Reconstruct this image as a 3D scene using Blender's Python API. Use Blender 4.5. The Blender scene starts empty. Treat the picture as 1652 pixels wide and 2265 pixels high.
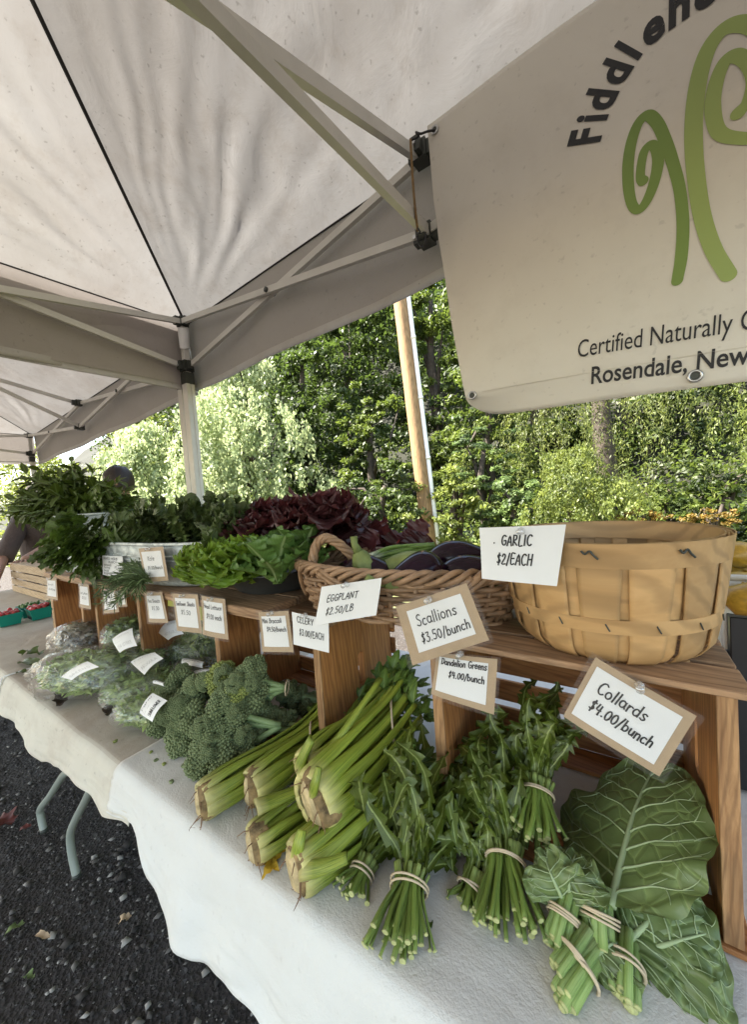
import bpy, bmesh, math, random
import numpy as np
from mathutils import Vector, Matrix, noise as mnoise
random.seed(7); rng = np.random.default_rng(7)
S = bpy.context.scene
COL = S.collection
PI = math.pi
T = 0.74                                   # table top height

# ------------------------------------------------------------------ camera
CAM = np.array([-0.1059, -0.5371, 0.5607 + T]); YAW, PITCH, ROLL = 0.58798, -0.04333, -0.07074
FPX, CX, CY = 800.0, 826.0, 1132.5         # focal length and centre in photo units (1652 x 2265)
_f = np.array([-math.sin(YAW)*math.cos(PITCH), math.cos(YAW)*math.cos(PITCH), math.sin(PITCH)])
_r = np.array([math.cos(YAW), math.sin(YAW), 0.0]); _u = np.cross(_r, _f)
CR = _r*math.cos(ROLL) + _u*math.sin(ROLL); CU = -_r*math.sin(ROLL) + _u*math.cos(ROLL); CF = _f
cd = bpy.data.cameras.new('camera'); cam = bpy.data.objects.new('camera', cd); COL.objects.link(cam)
cd.sensor_fit = 'HORIZONTAL'; cd.sensor_width = 36.0; cd.lens = FPX/1652*36.0
cd.clip_start = 0.02; cd.clip_end = 400
cam.matrix_world = Matrix(((CR[0], CU[0], -CF[0], CAM[0]), (CR[1], CU[1], -CF[1], CAM[1]), (CR[2], CU[2], -CF[2], CAM[2]), (0, 0, 0, 1)))
S.camera = cam

# ------------------------------------------------------------------ light
SUN_EL, SUN_DIR = 54.0, (-0.82, -0.57)     # horizontal direction towards the sun
w = bpy.data.worlds.new('World'); S.world = w; w.use_nodes = True
wn = w.node_tree; bg = wn.nodes['Background']
sky = wn.nodes.new('ShaderNodeTexSky'); sky.sky_type = 'NISHITA'; sky.sun_disc = False
sky.sun_elevation = math.radians(SUN_EL); sky.sun_rotation = math.atan2(SUN_DIR[0], SUN_DIR[1])
tint = wn.nodes.new('ShaderNodeMixRGB'); tint.blend_type = 'MULTIPLY'; tint.inputs[0].default_value = 1.0; tint.inputs[2].default_value = (1.0, 0.88, 0.73, 1)
wn.links.new(sky.outputs[0], tint.inputs[1]); wn.links.new(tint.outputs[0], bg.inputs[0]); bg.inputs[1].default_value = 0.12
ld = bpy.data.lights.new('sun', 'SUN'); ld.energy = 5.0; ld.angle = math.radians(0.6); ld.color = (1.0, 0.94, 0.84)
sun = bpy.data.objects.new('sun', ld); COL.objects.link(sun)
_sd = Vector((SUN_DIR[0], SUN_DIR[1], math.tan(math.radians(SUN_EL))*math.hypot(*SUN_DIR))).normalized()
sun.rotation_euler = _sd.to_track_quat('Z', 'Y').to_euler(); sun.location = (0, -5, 8)
S.view_settings.view_transform = 'Standard'; S.view_settings.look = 'None'
S.view_settings.exposure = 2.78; S.view_settings.gamma = 1.0
try: S.view_settings.use_curve_mapping = False
except Exception: pass
S.render.engine = 'CYCLES'
S.cycles.max_bounces = 7; S.cycles.diffuse_bounces = 2; S.cycles.transparent_max_bounces = 12
S.cycles.transmission_bounces = 6; S.cycles.glossy_bounces = 3
S.cycles.caustics_reflective = False; S.cycles.caustics_refractive = False
try:
    S.cycles.use_denoising = True
except Exception: pass

# ------------------------------------------------------------------ point helpers (photo units -> the place)
def ray(a, b): return CF + (a-CX)/FPX*CR - (b-CY)/FPX*CU
def PZ(a, b, z):                            # on the horizontal plane z above the table top
    d = ray(a, b); t = (z+T-CAM[2])/d[2]; return CAM + t*d
def PY(a, b, y):
    d = ray(a, b); t = (y-CAM[1])/d[1]; return CAM + t*d
def PX(a, b, x):
    d = ray(a, b); t = (x-CAM[0])/d[0]; return CAM + t*d
def PD(a, b, dist): return CAM + dist*ray(a, b)
def A(*v): return np.array(v, float)
def nz(v): v = np.asarray(v, float); return v/(np.linalg.norm(v)+1e-12)
def U(a, b): return random.uniform(a, b)

# ------------------------------------------------------------------ mesh builder
class MB:
    def __init__(s): s.v = []; s.f = []; s.uv = []; s.n = 0
    def add(s, verts, faces, uvs=None):
        o = s.n
        for p in verts: s.v.append((float(p[0]), float(p[1]), float(p[2])))
        s.n += len(verts)
        for k, f in enumerate(faces):
            s.f.append(tuple(i+o for i in f))
        if uvs is None: s.uv += [(0.0, 0.0)]*len(verts)
        else: s.uv += [(float(a), float(b)) for a, b in uvs]
    def grid(s, P, flip=False, closeu=False):          # P: (m, n, 3); uv = (j/n, i/m)
        P = np.asarray(P, float); m, n = P.shape[:2]
        vs = P.reshape(-1, 3); uvs = [(j/max(n-1, 1), i/max(m-1, 1)) for i in range(m) for j in range(n)]
        fs = []
        for i in range(m-1):
            for j in range(n-1 if not closeu else n):
                j2 = (j+1) % n
                q = (i*n+j, i*n+j2, (i+1)*n+j2, (i+1)*n+j)
                fs.append(q[::-1] if flip else q)
        s.add(vs, fs, uvs)
    def box(s, c, d, rot=None):
        c = np.asarray(c, float); h = np.asarray(d, float)/2
        vs = [np.array([x, y, z])*h for x in (-1, 1) for y in (-1, 1) for z in (-1, 1)]
        if rot is not None: vs = [np.asarray(rot) @ v for v in vs]
        s.add([c+v for v in vs], [(0, 1, 3, 2), (4, 6, 7, 5), (0, 4, 5, 1), (2, 3, 7, 6), (0, 2, 6, 4), (1, 5, 7, 3)])
    def tube(s, path, rad, n=8, sec=None, up=(0, 0, 1), cap=True, twist=0.0):
        path = [np.asarray(p, float) for p in path]; m = len(path)
        if not hasattr(rad, '__len__'): rad = [rad]*m
        if sec is None: sec = [(math.cos(2*PI*k/n), math.sin(2*PI*k/n)) for k in range(n)]
        n = len(sec); up = nz(up); P = np.zeros((m, n, 3)); side = None
        for i in range(m):
            t = nz(path[min(i+1, m-1)] - path[max(i-1, 0)])
            if side is None:
                sd = np.cross(t, up)
                if np.linalg.norm(sd) < 1e-3: sd = np.cross(t, A(1, 0.1, 0))
                side = nz(sd)
            else: side = nz(side - t*(side @ t))
            nn = np.cross(side, t)
            a = twist*i/max(m-1, 1)
            for k, (x, y) in enumerate(sec):
                xx = x*math.cos(a)-y*math.sin(a); yy = x*math.sin(a)+y*math.cos(a)
                P[i, k] = path[i] + (side*xx + nn*yy)*rad[i]
        o = s.n; s.grid(P, closeu=True)
        if cap:
            for i, fl in ((0, False), (m-1, True)):
                idx = [o+i*n+k for k in range(n)]
                s.f.append(tuple(idx if fl else idx[::-1]))
    def lathe(s, prof, c=(0, 0, 0), n=32, sx=1.0, sy=1.0):
        P = np.zeros((len(prof), n, 3))
        for i, (r, z) in enumerate(prof):
            for k in range(n):
                a = 2*PI*k/n; P[i, k] = (c[0]+r*sx*math.cos(a), c[1]+r*sy*math.sin(a), c[2]+z)
        s.grid(P, closeu=True)
    def build(s, name, m, parent=None, smooth=False, loc=None):
        return link_mesh(name, s.mesh(name, m, smooth, base_of(parent)), parent)
    def mesh(s, name, m, smooth=False, base=(0, 0, 0)):
        me = bpy.data.meshes.new(name); b = np.asarray(base, float)
        vv = (np.array(s.v)-b) if s.v else np.zeros((0, 3))
        me.from_pydata(vv.tolist(), [], s.f)
        uvl = me.uv_layers.new(name='UVMap')
        li = np.empty(len(me.loops), dtype=np.int32); me.loops.foreach_get('vertex_index', li)
        uvl.data.foreach_set('uv', np.array(s.uv, dtype=np.float32)[li].ravel())
        if smooth: me.polygons.foreach_set('use_smooth', [True]*len(me.polygons))
        if m: me.materials.append(m)
        me.update(); return me
WB = {}
def base_of(parent):
    return WB.get(parent.as_pointer(), A(0, 0, 0)) if parent is not None else A(0, 0, 0)
def link_mesh(name, me, parent=None):
    o = bpy.data.objects.new(name, me); COL.objects.link(o)
    if parent is not None:
        o.parent = parent; WB[o.as_pointer()] = base_of(parent)
    else: WB[o.as_pointer()] = A(0, 0, 0)
    return o
def thing(name, label, cat, loc, group=None):
    o = bpy.data.objects.new(name, None); COL.objects.link(o); o.location = [float(x) for x in loc]
    o.empty_display_size = 0.05
    o['label'] = label; o['category'] = cat
    if group: o['group'] = group
    WB[o.as_pointer()] = np.asarray(loc, float); return o
def tag(o, label, cat, group=None):
    o['label'] = label; o['category'] = cat
    if group: o['group'] = group
    return o
def struct(o): o['kind'] = 'structure'; return o
def stuff(o): o['kind'] = 'stuff'; return o
def place(name, me, parent, loc, rot=None, scale=1.0):     # an object sharing a mesh, at a world place
    o = bpy.data.objects.new(name, me); COL.objects.link(o)
    if parent is not None: o.parent = parent
    l = np.asarray(loc, float) - base_of(parent)
    M = Matrix.Identity(3) if rot is None else (rot if isinstance(rot, Matrix) else Matrix([[float(x) for x in r] for r in rot]))
    o.matrix_local = Matrix.Translation(Vector([float(x) for x in l])) @ M.to_4x4() @ Matrix.Diagonal((*(scale if hasattr(scale, '__len__') else (scale,)*3), 1))
    WB[o.as_pointer()] = np.asarray(loc, float)
    return o
def big_mesh(name, V, Q, m, rnd=None):                      # numpy quads / tris of equal size
    me = bpy.data.meshes.new(name); k = Q.shape[1]
    me.vertices.add(len(V)); me.vertices.foreach_set('co', V.astype(np.float32).ravel())
    me.loops.add(Q.size); me.loops.foreach_set('vertex_index', Q.astype(np.int32).ravel())
    me.polygons.add(len(Q)); me.polygons.foreach_set('loop_start', np.arange(0, Q.size, k, dtype=np.int32))
    try: me.polygons.foreach_set('loop_total', np.full(len(Q), k, dtype=np.int32))
    except Exception: pass
    if rnd is not None:
        at = me.attributes.new('rnd', 'FLOAT', 'FACE'); at.data.foreach_set('value', rnd.astype(np.float32))
    me.update(calc_edges=True); me.validate()
    me.materials.append(m); return me
def cat_mull(pts, k=6):
    p = [np.asarray(q, float) for q in pts]
    if len(p) < 3: return p
    p = [2*p[0]-p[1]] + p + [2*p[-1]-p[-2]]; out = []
    for i in range(1, len(p)-2):
        for j in range(k):
            t = j/k
            out.append(0.5*((2*p[i]) + (-p[i-1]+p[i+1])*t + (2*p[i-1]-5*p[i]+4*p[i+1]-p[i+2])*t*t + (-p[i-1]+3*p[i]-3*p[i+1]+p[i+2])*t**3))
    out.append(p[-2]); return out
def fbm(p, sc=1.0, oc=3): return mnoise.fractal(Vector((p[0]*sc, p[1]*sc, p[2]*sc)), 0.8, 2.0, oc)

# ------------------------------------------------------------------ materials
def srgb(r, g, b):
    def c(x):
        x /= 255.0; return x/12.92 if x <= 0.04045 else ((x+0.055)/1.055)**2.4
    return (c(r), c(g), c(b), 1)
def L4(c): return tuple(c) if len(c) == 4 else tuple(c)+(1,)
class NT:
    def __init__(s, name):
        s.m = bpy.data.materials.new(name); s.m.use_nodes = True; s.t = s.m.node_tree; s.N = s.t.nodes; s.L = s.t.links
        s.p = s.N['Principled BSDF']; s.out = s.N['Material Output']
    def n(s, k, **kw):
        x = s.N.new('ShaderNode'+k)
        for a, b in kw.items(): setattr(x, a, b)
        return x
    def coord(s, kind='Object', scale=(1, 1, 1), rand=False):
        tc = s.n('TexCoord'); mp = s.n('Mapping'); mp.inputs['Scale'].default_value = scale
        s.L.new(tc.outputs[kind], mp.inputs[0])
        if rand:
            oi = s.n('ObjectInfo'); mu = s.n('VectorMath', operation='SCALE'); cmb = s.n('CombineXYZ')
            for i in range(3): s.L.new(oi.outputs['Random'], cmb.inputs[i])
            s.L.new(cmb.outputs[0], mu.inputs[0]); mu.inputs['Scale'].default_value = 37.0
            s.L.new(mu.outputs[0], mp.inputs['Location'])
        return mp.outputs[0]
    def noise(s, co, scale, det=4, rough=0.6, dist=0.0):
        x = s.n('TexNoise'); x.inputs['Scale'].default_value = scale; x.inputs['Detail'].default_value = det
        x.inputs['Roughness'].default_value = rough; x.inputs['Distortion'].default_value = dist
        s.L.new(co, x.inputs['Vector']); return x.outputs['Fac']
    def ramp(s, fac, stops):
        x = s.n('ValToRGB'); e = x.color_ramp.elements
        while len(e) < len(stops): e.new(0.5)
        for k, (pos, c) in enumerate(stops): e[k].position = pos; e[k].color = L4(c)
        s.L.new(fac, x.inputs[0]); return x.outputs[0]
    def mix(s, fac, a, b, kind='MIX'):
        x = s.n('MixRGB', blend_type=kind)
        for i, q in ((0, fac), (1, a), (2, b)):
            if hasattr(q, 'is_output'): s.L.new(q, x.inputs[i])
            elif i == 0: x.inputs[0].default_value = q
            else: x.inputs[i].default_value = L4(q)
        return x.outputs[0]
    def bump(s, h, strength=0.3, dist=0.01, prev=None):
        x = s.n('Bump'); x.inputs['Strength'].default_value = strength; x.inputs['Distance'].default_value = dist
        s.L.new(h, x.inputs['Height'])
        if prev is not None: s.L.new(prev, x.inputs['Normal'])
        return x.outputs[0]
    def color(s, c):
        if hasattr(c, 'is_output'): s.L.new(c, s.p.inputs['Base Color'])
        else: s.p.inputs['Base Color'].default_value = L4(c)
    def set(s, **kw):
        for k, v in kw.items(): s.p.inputs[k.replace('_', ' ')].default_value = v
    def normal(s, x): s.L.new(x, s.p.inputs['Normal'])
    def translucent(s, col, fac, normal=None):
        tr = s.n('BsdfTranslucent'); mx = s.n('MixShader'); mx.inputs[0].default_value = fac
        if hasattr(col, 'is_output'): s.L.new(col, tr.inputs[0])
        else: tr.inputs[0].default_value = L4(col)
        s.L.new(s.p.outputs[0], mx.inputs[1]); s.L.new(tr.outputs[0], mx.inputs[2]); s.L.new(mx.outputs[0], s.out.inputs[0])
        if normal is not None: s.L.new(normal, tr.inputs['Normal'])

def simple(name, c, rough=0.6, var=0.15, scale=8.0, bump=0.0, bscale=60.0, metal=0.0, spec=None, rand=True, bdist=0.004):
    t = NT(name); co = t.coord(rand=rand); f = t.noise(co, scale, 5)
    c = L4(c); lo = tuple(x*(1-var) for x in c[:3]); hi = tuple(min(1, x*(1+var)) for x in c[:3])
    t.color(t.ramp(f, [(0.3, lo), (0.7, hi)])); t.set(Roughness=rough, Metallic=metal)
    if spec is not None: t.p.inputs['Specular IOR Level'].default_value = spec
    if bump: t.normal(t.bump(t.noise(co, bscale, 3), bump, bdist))
    return t.m
def wood(name, light, dark, rough=0.62, gs=1.0, stain=0.25, bump=0.35):
    t = NT(name); co = t.coord(scale=(2.2*gs, 26*gs, 26*gs), rand=True)
    n1 = t.noise(co, 2.6, 6, 0.65, 0.6); co2 = t.coord(scale=(1, 9, 9), rand=True)
    wv = t.n('TexWave', wave_type='BANDS', bands_direction='DIAGONAL'); wv.inputs['Scale'].default_value = 5.5*gs; wv.inputs['Distortion'].default_value = 7.0
    wv.inputs['Detail'].default_value = 3; t.L.new(co2, wv.inputs[0])
    c = t.ramp(n1, [(0.25, dark), (0.62, light)])
    c = t.mix(t.ramp(wv.outputs['Fac'], [(0.0, (0.40, 0.40, 0.40)), (0.55, (0, 0, 0))]), c, tuple(x*0.45 for x in dark[:3]))
    st = t.noise(t.coord(scale=(3, 6, 6), rand=True), 2.2, 5, 0.7)
    c = t.mix(t.ramp(st, [(0.5, (0, 0, 0)), (0.75, (stain,)*3)]), c, (0.10, 0.075, 0.05))
    oi = t.n('ObjectInfo'); hv = t.n('HueSaturation'); mr = t.n('MapRange'); t.L.new(oi.outputs['Random'], mr.inputs[0])
    mr.inputs[3].default_value = 0.78; mr.inputs[4].default_value = 1.15
    t.L.new(mr.outputs[0], hv.inputs['Value']); t.L.new(c, hv.inputs['Color']); t.color(hv.outputs[0])
    t.set(Roughness=rough); t.normal(t.bump(n1, bump, 0.0015)); return t.m
def leafmat(name, c, c2=None, rough=0.45, tr=0.13, trc=None, vein=0.0, rand=True, bump=0.4, bs=40, stripes=0, midrib=None, attr=False, hue=0.25):
    t = NT(name); co = t.coord(rand=rand); f = t.noise(co, 14, 4)
    c2 = c2 or tuple(x*0.6 for x in c[:3])
    col = t.ramp(f, [(0.3, c2), (0.7, c)])
    if attr:
        at = t.n('Attribute'); at.attribute_name = 'rnd'; hv = t.n('HueSaturation'); mr = t.n('MapRange'); t.L.new(at.outputs['Fac'], mr.inputs[0])
        mr.inputs[3].default_value = 1-hue*2.2; mr.inputs[4].default_value = 1+hue*2.2; t.L.new(mr.outputs[0], hv.inputs['Value'])
        mh = t.n('MapRange'); t.L.new(at.outputs['Fac'], mh.inputs[0]); mh.inputs[3].default_value = 0.515; mh.inputs[4].default_value = 0.482
        t.L.new(mh.outputs[0], hv.inputs['Hue']); t.L.new(col, hv.inputs['Color']); col = hv.outputs[0]
    else:
        oi = t.n('ObjectInfo'); hv = t.n('HueSaturation'); mr = t.n('MapRange'); t.L.new(oi.outputs['Random'], mr.inputs[0])
        mr.inputs[3].default_value = 1-hue; mr.inputs[4].default_value = 1+hue; t.L.new(mr.outputs[0], hv.inputs['Value'])
        t.L.new(col, hv.inputs['Color']); col = hv.outputs[0]
    if midrib is not None:
        uv = t.n('TexCoord'); sx = t.n('SeparateXYZ'); t.L.new(uv.outputs['UV'], sx.inputs[0])
        m1 = t.n('Math', operation='SUBTRACT'); m1.inputs[1].default_value = 0.5; t.L.new(sx.outputs[0], m1.inputs[0])
        m2 = t.n('Math', operation='ABSOLUTE'); t.L.new(m1.outputs[0], m2.inputs[0])
        fac = t.ramp(m2.outputs[0], [(0.02, (1, 1, 1)), (0.075, (0, 0, 0))])
        # side veins
        wv = t.n('Math', operation='MULTIPLY'); wv.inputs[1].default_value = 9.0; t.L.new(m2.outputs[0], wv.inputs[0])
        ad = t.n('Math', operation='MULTIPLY_ADD'); ad.inputs[1].default_value = 16.0; t.L.new(sx.outputs[1], ad.inputs[0])
        ng = t.n('Math', operation='MULTIPLY'); ng.inputs[1].default_value = -1.0; t.L.new(wv.outputs[0], ng.inputs[0]); t.L.new(ng.outputs[0], ad.inputs[2])
        fr = t.n('Math', operation='PINGPONG'); fr.inputs[1].default_value = 0.5; t.L.new(ad.outputs[0], fr.inputs[0])
        f2 = t.ramp(fr.outputs[0], [(0.02, (0.35, 0.35, 0.35)), (0.08, (0, 0, 0))])
        col = t.mix(f2, col, midrib); col = t.mix(fac, col, midrib)
    t.color(col); t.set(Roughness=rough)
    nb = t.bump(t.noise(co, bs, 4), bump, 0.003)
    if vein:
        vo = t.n('TexVoronoi', feature='DISTANCE_TO_EDGE'); vo.inputs['Scale'].default_value = vein; t.L.new(co, vo.inputs['Vector'])
        rr = t.ramp(vo.outputs['Distance'], [(0.0, (0, 0, 0)), (0.12, (1, 1, 1))])
        nb = t.bump(rr, 0.5, 0.0025, nb)
        col = t.mix(t.ramp(vo.outputs['Distance'], [(0.0, (0.35,)*3), (0.07, (0, 0, 0))]), col, tuple(min(1, x*2.2) for x in c[:3])); t.color(col)
    t.normal(nb)
    if tr: t.translucent(trc or tuple(min(1, x*1.8) for x in c[:3]), tr)
    return t.m
M = {}
def clear_mat(name, tint=(1, 1, 1), glo=0.12, rough=0.12, bump=0.6, bs=25, haze=0.05):
    t = NT(name); tr = t.n('BsdfTransparent'); tr.inputs[0].default_value = L4(tint)
    gl = t.n('BsdfGlossy'); gl.inputs['Roughness'].default_value = rough; gl.inputs[0].default_value = (1, 1, 1, 1)
    df = t.n('BsdfDiffuse'); df.inputs[0].default_value = (0.8, 0.8, 0.8, 1)
    co = t.coord(rand=True); nb = t.bump(t.noise(co, bs, 4, 0.6, 1.5), bump, 0.01)
    t.L.new(nb, gl.inputs['Normal'])
    fr = t.n('LayerWeight'); fr.inputs[0].default_value = 0.5; t.L.new(nb, fr.inputs['Normal'])
    pw = t.n('Math', operation='POWER'); pw.inputs[1].default_value = 4.0; t.L.new(fr.outputs['Facing'], pw.inputs[0])
    mu = t.n('Math', operation='MULTIPLY_ADD'); mu.inputs[1].default_value = 0.30; mu.inputs[2].default_value = glo; mu.use_clamp = True; t.L.new(pw.outputs[0], mu.inputs[0])
    m1 = t.n('MixShader'); m1.inputs[0].default_value = haze; t.L.new(tr.outputs[0], m1.inputs[1]); t.L.new(df.outputs[0], m1.inputs[2])
    m2 = t.n('MixShader'); t.L.new(mu.outputs[0], m2.inputs[0]); t.L.new(m1.outputs[0], m2.inputs[1]); t.L.new(gl.outputs[0], m2.inputs[2])
    t.L.new(m2.outputs[0], t.out.inputs[0]); return t.m

def cloth_mat(name, c, dirt=(0.45, 0.40, 0.33), trans=0.0, dfac=0.35, weave=900.0, bump=0.25, wr=0.0, top=0.0):
    t = NT(name); co = t.coord()
    n1 = t.noise(co, 1.4, 6, 0.65, 0.5); n2 = t.noise(co, 9, 5, 0.7)
    col = t.mix(t.ramp(n1, [(0.42, (0, 0, 0)), (0.75, (dfac,)*3)]), c, dirt)
    col = t.mix(t.ramp(n2, [(0.52, (0, 0, 0)), (0.8, (dfac*0.8,)*3)]), col, dirt)
    sp = t.noise(co, 70, 2, 0.5); col = t.mix(t.ramp(sp, [(0.66, (0, 0, 0)), (0.74, (dfac*0.7,)*3)]), col, tuple(x*0.35 for x in dirt))
    if top:                                  # soil rubbed into the side that faces up, where the produce is handled
        ge = t.n('NewGeometry'); sx = t.n('SeparateXYZ'); t.L.new(ge.outputs['True Normal'], sx.inputs[0]); ab = t.n('Math', operation='ABSOLUTE'); t.L.new(sx.outputs[2], ab.inputs[0])
        up = t.ramp(ab.outputs[0], [(0.90, (0, 0, 0)), (0.985, (1, 1, 1))]); nn = t.ramp(t.noise(co, 5, 6, 0.7, 0.8), [(0.25, (top*.45,)*3), (0.7, (top,)*3)])
        col = t.mix(t.mix(1.0, up, nn, 'MULTIPLY'), col, dirt)
    t.color(col); t.set(Roughness=0.85)
    nb = t.bump(t.noise(co, weave, 2, 0.6), bump, 0.0012)
    if wr: nb = t.bump(t.noise(t.coord(scale=(1, 1, 1)), 7, 5, 0.55, 1.2), wr, 0.02, nb)
    t.normal(nb)
    if trans: t.translucent(col, trans, nb)
    return t.m
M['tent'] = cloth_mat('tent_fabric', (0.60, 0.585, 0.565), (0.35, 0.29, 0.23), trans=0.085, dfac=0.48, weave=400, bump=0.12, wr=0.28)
M['valance'] = cloth_mat('tent_fabric_shaded', (0.47, 0.43, 0.40), (0.34, 0.29, 0.26), trans=0.12, dfac=0.30, weave=400, bump=0.12, wr=0.25)  # same cloth as the roof; its weaker backlight is put into a darker colour
M['tentseam'] = simple('tent_seam', (0.03, 0.027, 0.026), 0.8)
M['banner'] = cloth_mat('banner_vinyl', (0.86, 0.83, 0.75), (0.46, 0.42, 0.34), trans=0.16, dfac=0.22, weave=500, bump=0.08, wr=0.06)
M['cloth_w'] = cloth_mat('white_cotton', (0.74, 0.745, 0.715), (0.55, 0.45, 0.36), dfac=0.16, top=0.38, weave=330, bump=0.6, wr=0.25)
M['cloth_c'] = cloth_mat('cream_cotton', (0.72, 0.695, 0.60), (0.36, 0.27, 0.20), dfac=0.45, top=0.75, weave=330, bump=0.6, wr=0.25)
M['frame'] = simple('painted_metal', (0.68, 0.665, 0.61), 0.42, 0.10, 5, 0.08, 200)
M['bracket'] = simple('grey_plastic', (0.045, 0.05, 0.042), 0.5, 0.2)
M['steel'] = simple('steel', (0.5, 0.5, 0.5), 0.3, 0.1, metal=1.0)
M['crate'] = wood('crate_pine', (0.50, 0.225, 0.075), (0.29, 0.105, 0.030), stain=0.10)
M['plank'] = wood('weathered_plank', (0.44, 0.27, 0.15), (0.22, 0.115, 0.055), stain=0.5)
M['endwood'] = wood('rough_pine', (0.52, 0.30, 0.14), (0.22, 0.10, 0.038), stain=0.15, gs=1.5, bump=0.6)
M['palewood'] = wood('pale_crate_wood', (0.58, 0.42, 0.25), (0.38, 0.24, 0.12), stain=0.3)
M['splint'] = wood('basket_veneer', (0.64, 0.40, 0.18), (0.52, 0.30, 0.12), gs=0.35, stain=0.10, rough=0.5, bump=0.10)
M['wicker'] = simple('willow_wicker', (0.34, 0.205, 0.115), 0.55, 0.4, 30, 0.4, 120)
M['black'] = simple('black_ink', (0.012, 0.012, 0.014), 0.6, 0.1)
M['paper'] = simple('white_paper', (0.85, 0.85, 0.84), 0.75, 0.03, 10, 0.1, 40)
M['paper2'] = simple('cream_paper', (0.84, 0.83, 0.76), 0.75, 0.03, 10)
M['kraft'] = simple('kraft_card', (0.46, 0.33, 0.20), 0.8, 0.08, 40, 0.1, 300)
M['sleeve'] = clear_mat('plastic_sleeve', glo=0.03, bump=0.12, bs=12, haze=0.04)
M['bag'] = clear_mat('plastic_bag', glo=0.09, rough=0.05, bump=1.0, bs=26, haze=0.04)
M['pin'] = clear_mat('clear_pin', glo=0.2, rough=0.05, bump=0.0, haze=0.25)
M['yellowlabel'] = simple('yellow_label', (0.78, 0.80, 0.16), 0.6, 0.05)
def galv():
    t = NT('galvanised_steel'); co = t.coord(); vo = t.n('TexVoronoi'); vo.inputs['Scale'].default_value = 38; t.L.new(co, vo.inputs['Vector'])
    n = t.noise(co, 22, 5, 0.7, 1.0)
    c = t.ramp(n, [(0.36, (0.38, 0.42, 0.42)), (0.5, (0.62, 0.66, 0.65)), (0.62, (0.78, 0.82, 0.80))])
    t.color(c); t.set(Metallic=0.35, Roughness=0.55)
    t.normal(t.bump(vo.outputs['Distance'], 0.15, 0.003)); return t.m
M['galv'] = galv()
M['darkpan'] = simple('dark_steel_pan', (0.10, 0.105, 0.105), 0.42, 0.25, 12, 0.1, 60, metal=0.6)
M['teal'] = simple('teal_pulp', (0.0, 0.23, 0.17), 0.6, 0.12)
M['rubber'] = simple('rubber_band', (0.62, 0.50, 0.34), 0.6, 0.1, 60)
M['legmetal'] = simple('grey_table_leg', (0.30, 0.33, 0.29), 0.38, 0.06)
M['leafscrap'] = simple('leaf_scrap', (0.14, 0.19, 0.06), 0.7, 0.4, 40)
M['tabletop'] = simple('table_plastic', (0.55, 0.55, 0.52), 0.5, 0.05)
M['green1'] = simple('banner_green', (0.19, 0.29, 0.065), 0.6, 0.05, 3)
M['green2'] = simple('banner_light_green', (0.33, 0.43, 0.13), 0.6, 0.05, 3)
M['cord'] = simple('brown_cord', (0.22, 0.14, 0.06), 0.8, 0.3, 60)
M['skin'] = simple('skin', (0.36, 0.20, 0.14), 0.5, 0.08)
M['hair'] = simple('brown_hair', (0.022, 0.013, 0.009), 0.5, 0.5, 60, 0.8, 150)
M['shirt'] = simple('brown_shirt', (0.085, 0.06, 0.052), 0.85, 0.12, 6, 0.5, 12, bdist=0.03)
M['blueshirt'] = simple('blue_shirt', (0.05, 0.16, 0.42), 0.8, 0.12, 6)
M['denim'] = simple('dark_denim', (0.015, 0.018, 0.03), 0.8)
M['whitecap'] = simple('white_cap', (0.75, 0.73, 0.68), 0.8)

# ------------------------------------------------------------------ shared builders
_bev = {}
def board(name, parent, c, dims, grain='x', m='crate', rot=None, bev=0.0015, label=None):
    """one sawn board, centre c, dims (x, y, z) in the world; its grain runs along `grain`"""
    dx, dy, dz = dims
    if grain == 'x': d = (dx, dy, dz); R = Matrix.Identity(3)
    elif grain == 'z': d = (dz, dy, dx); R = Matrix(((0, 0, -1), (0, 1, 0), (1, 0, 0)))
    else: d = (dy, dx, dz); R = Matrix(((0, -1, 0), (1, 0, 0), (0, 0, 1)))
    key = (tuple(round(x, 4) for x in d), m)
    if key not in _bev:
        bm = bmesh.new(); bmesh.ops.create_cube(bm, size=1.0)
        for v in bm.verts: v.co = Vector((v.co.x*d[0], v.co.y*d[1], v.co.z*d[2]))
        bmesh.ops.bevel(bm, geom=bm.edges[:], offset=min(bev, min(d)*0.3), segments=1, affect='EDGES')
        me = bpy.data.meshes.new(name); bm.to_mesh(me); bm.free(); me.materials.append(M[m]); _bev[key] = me
    if rot is not None: R = rot @ R
    o = place(name, _bev[key], parent, c, R)
    if label: o['label'] = label
    return o

# single-stroke hand lettering: x-height 4, capital 7
G = {}
def _g(ch, wd, *st): G[ch] = (wd, [[(float(a), float(b)) for a, b in s] for s in st])
def _arc(cx, cy, rx, ry, a0, a1, n=9): return [(cx+rx*math.cos(math.radians(a0+(a1-a0)*k/n)), cy+ry*math.sin(math.radians(a0+(a1-a0)*k/n))) for k in range(n+1)]
_g('a', 4.2, _arc(1.8, 2, 1.7, 2, 50, 380)+[(3.5, 4), (3.5, 1.2), (4.1, 0)])
_g('b', 4.2, [(0.4, 7), (0.4, 0)], _arc(2.0, 2, 1.7, 2, 160, -160))
_g('c', 3.6, _arc(2, 2, 1.8, 2, 55, 310)); _g('d', 4.2, _arc(1.9, 2, 1.7, 2, 50, 330), [(3.6, 7), (3.6, 0)])
_g('e', 3.8, [(0.4, 2.1), (3.5, 2.3)]+_arc(1.9, 2.1, 1.6, 2, 10, 315)); _g('f', 3.0, [(3, 6.6), (2.2, 7.1), (1.4, 6.2), (1.3, 0)], [(0.2, 4), (2.6, 4.1)])
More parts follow.
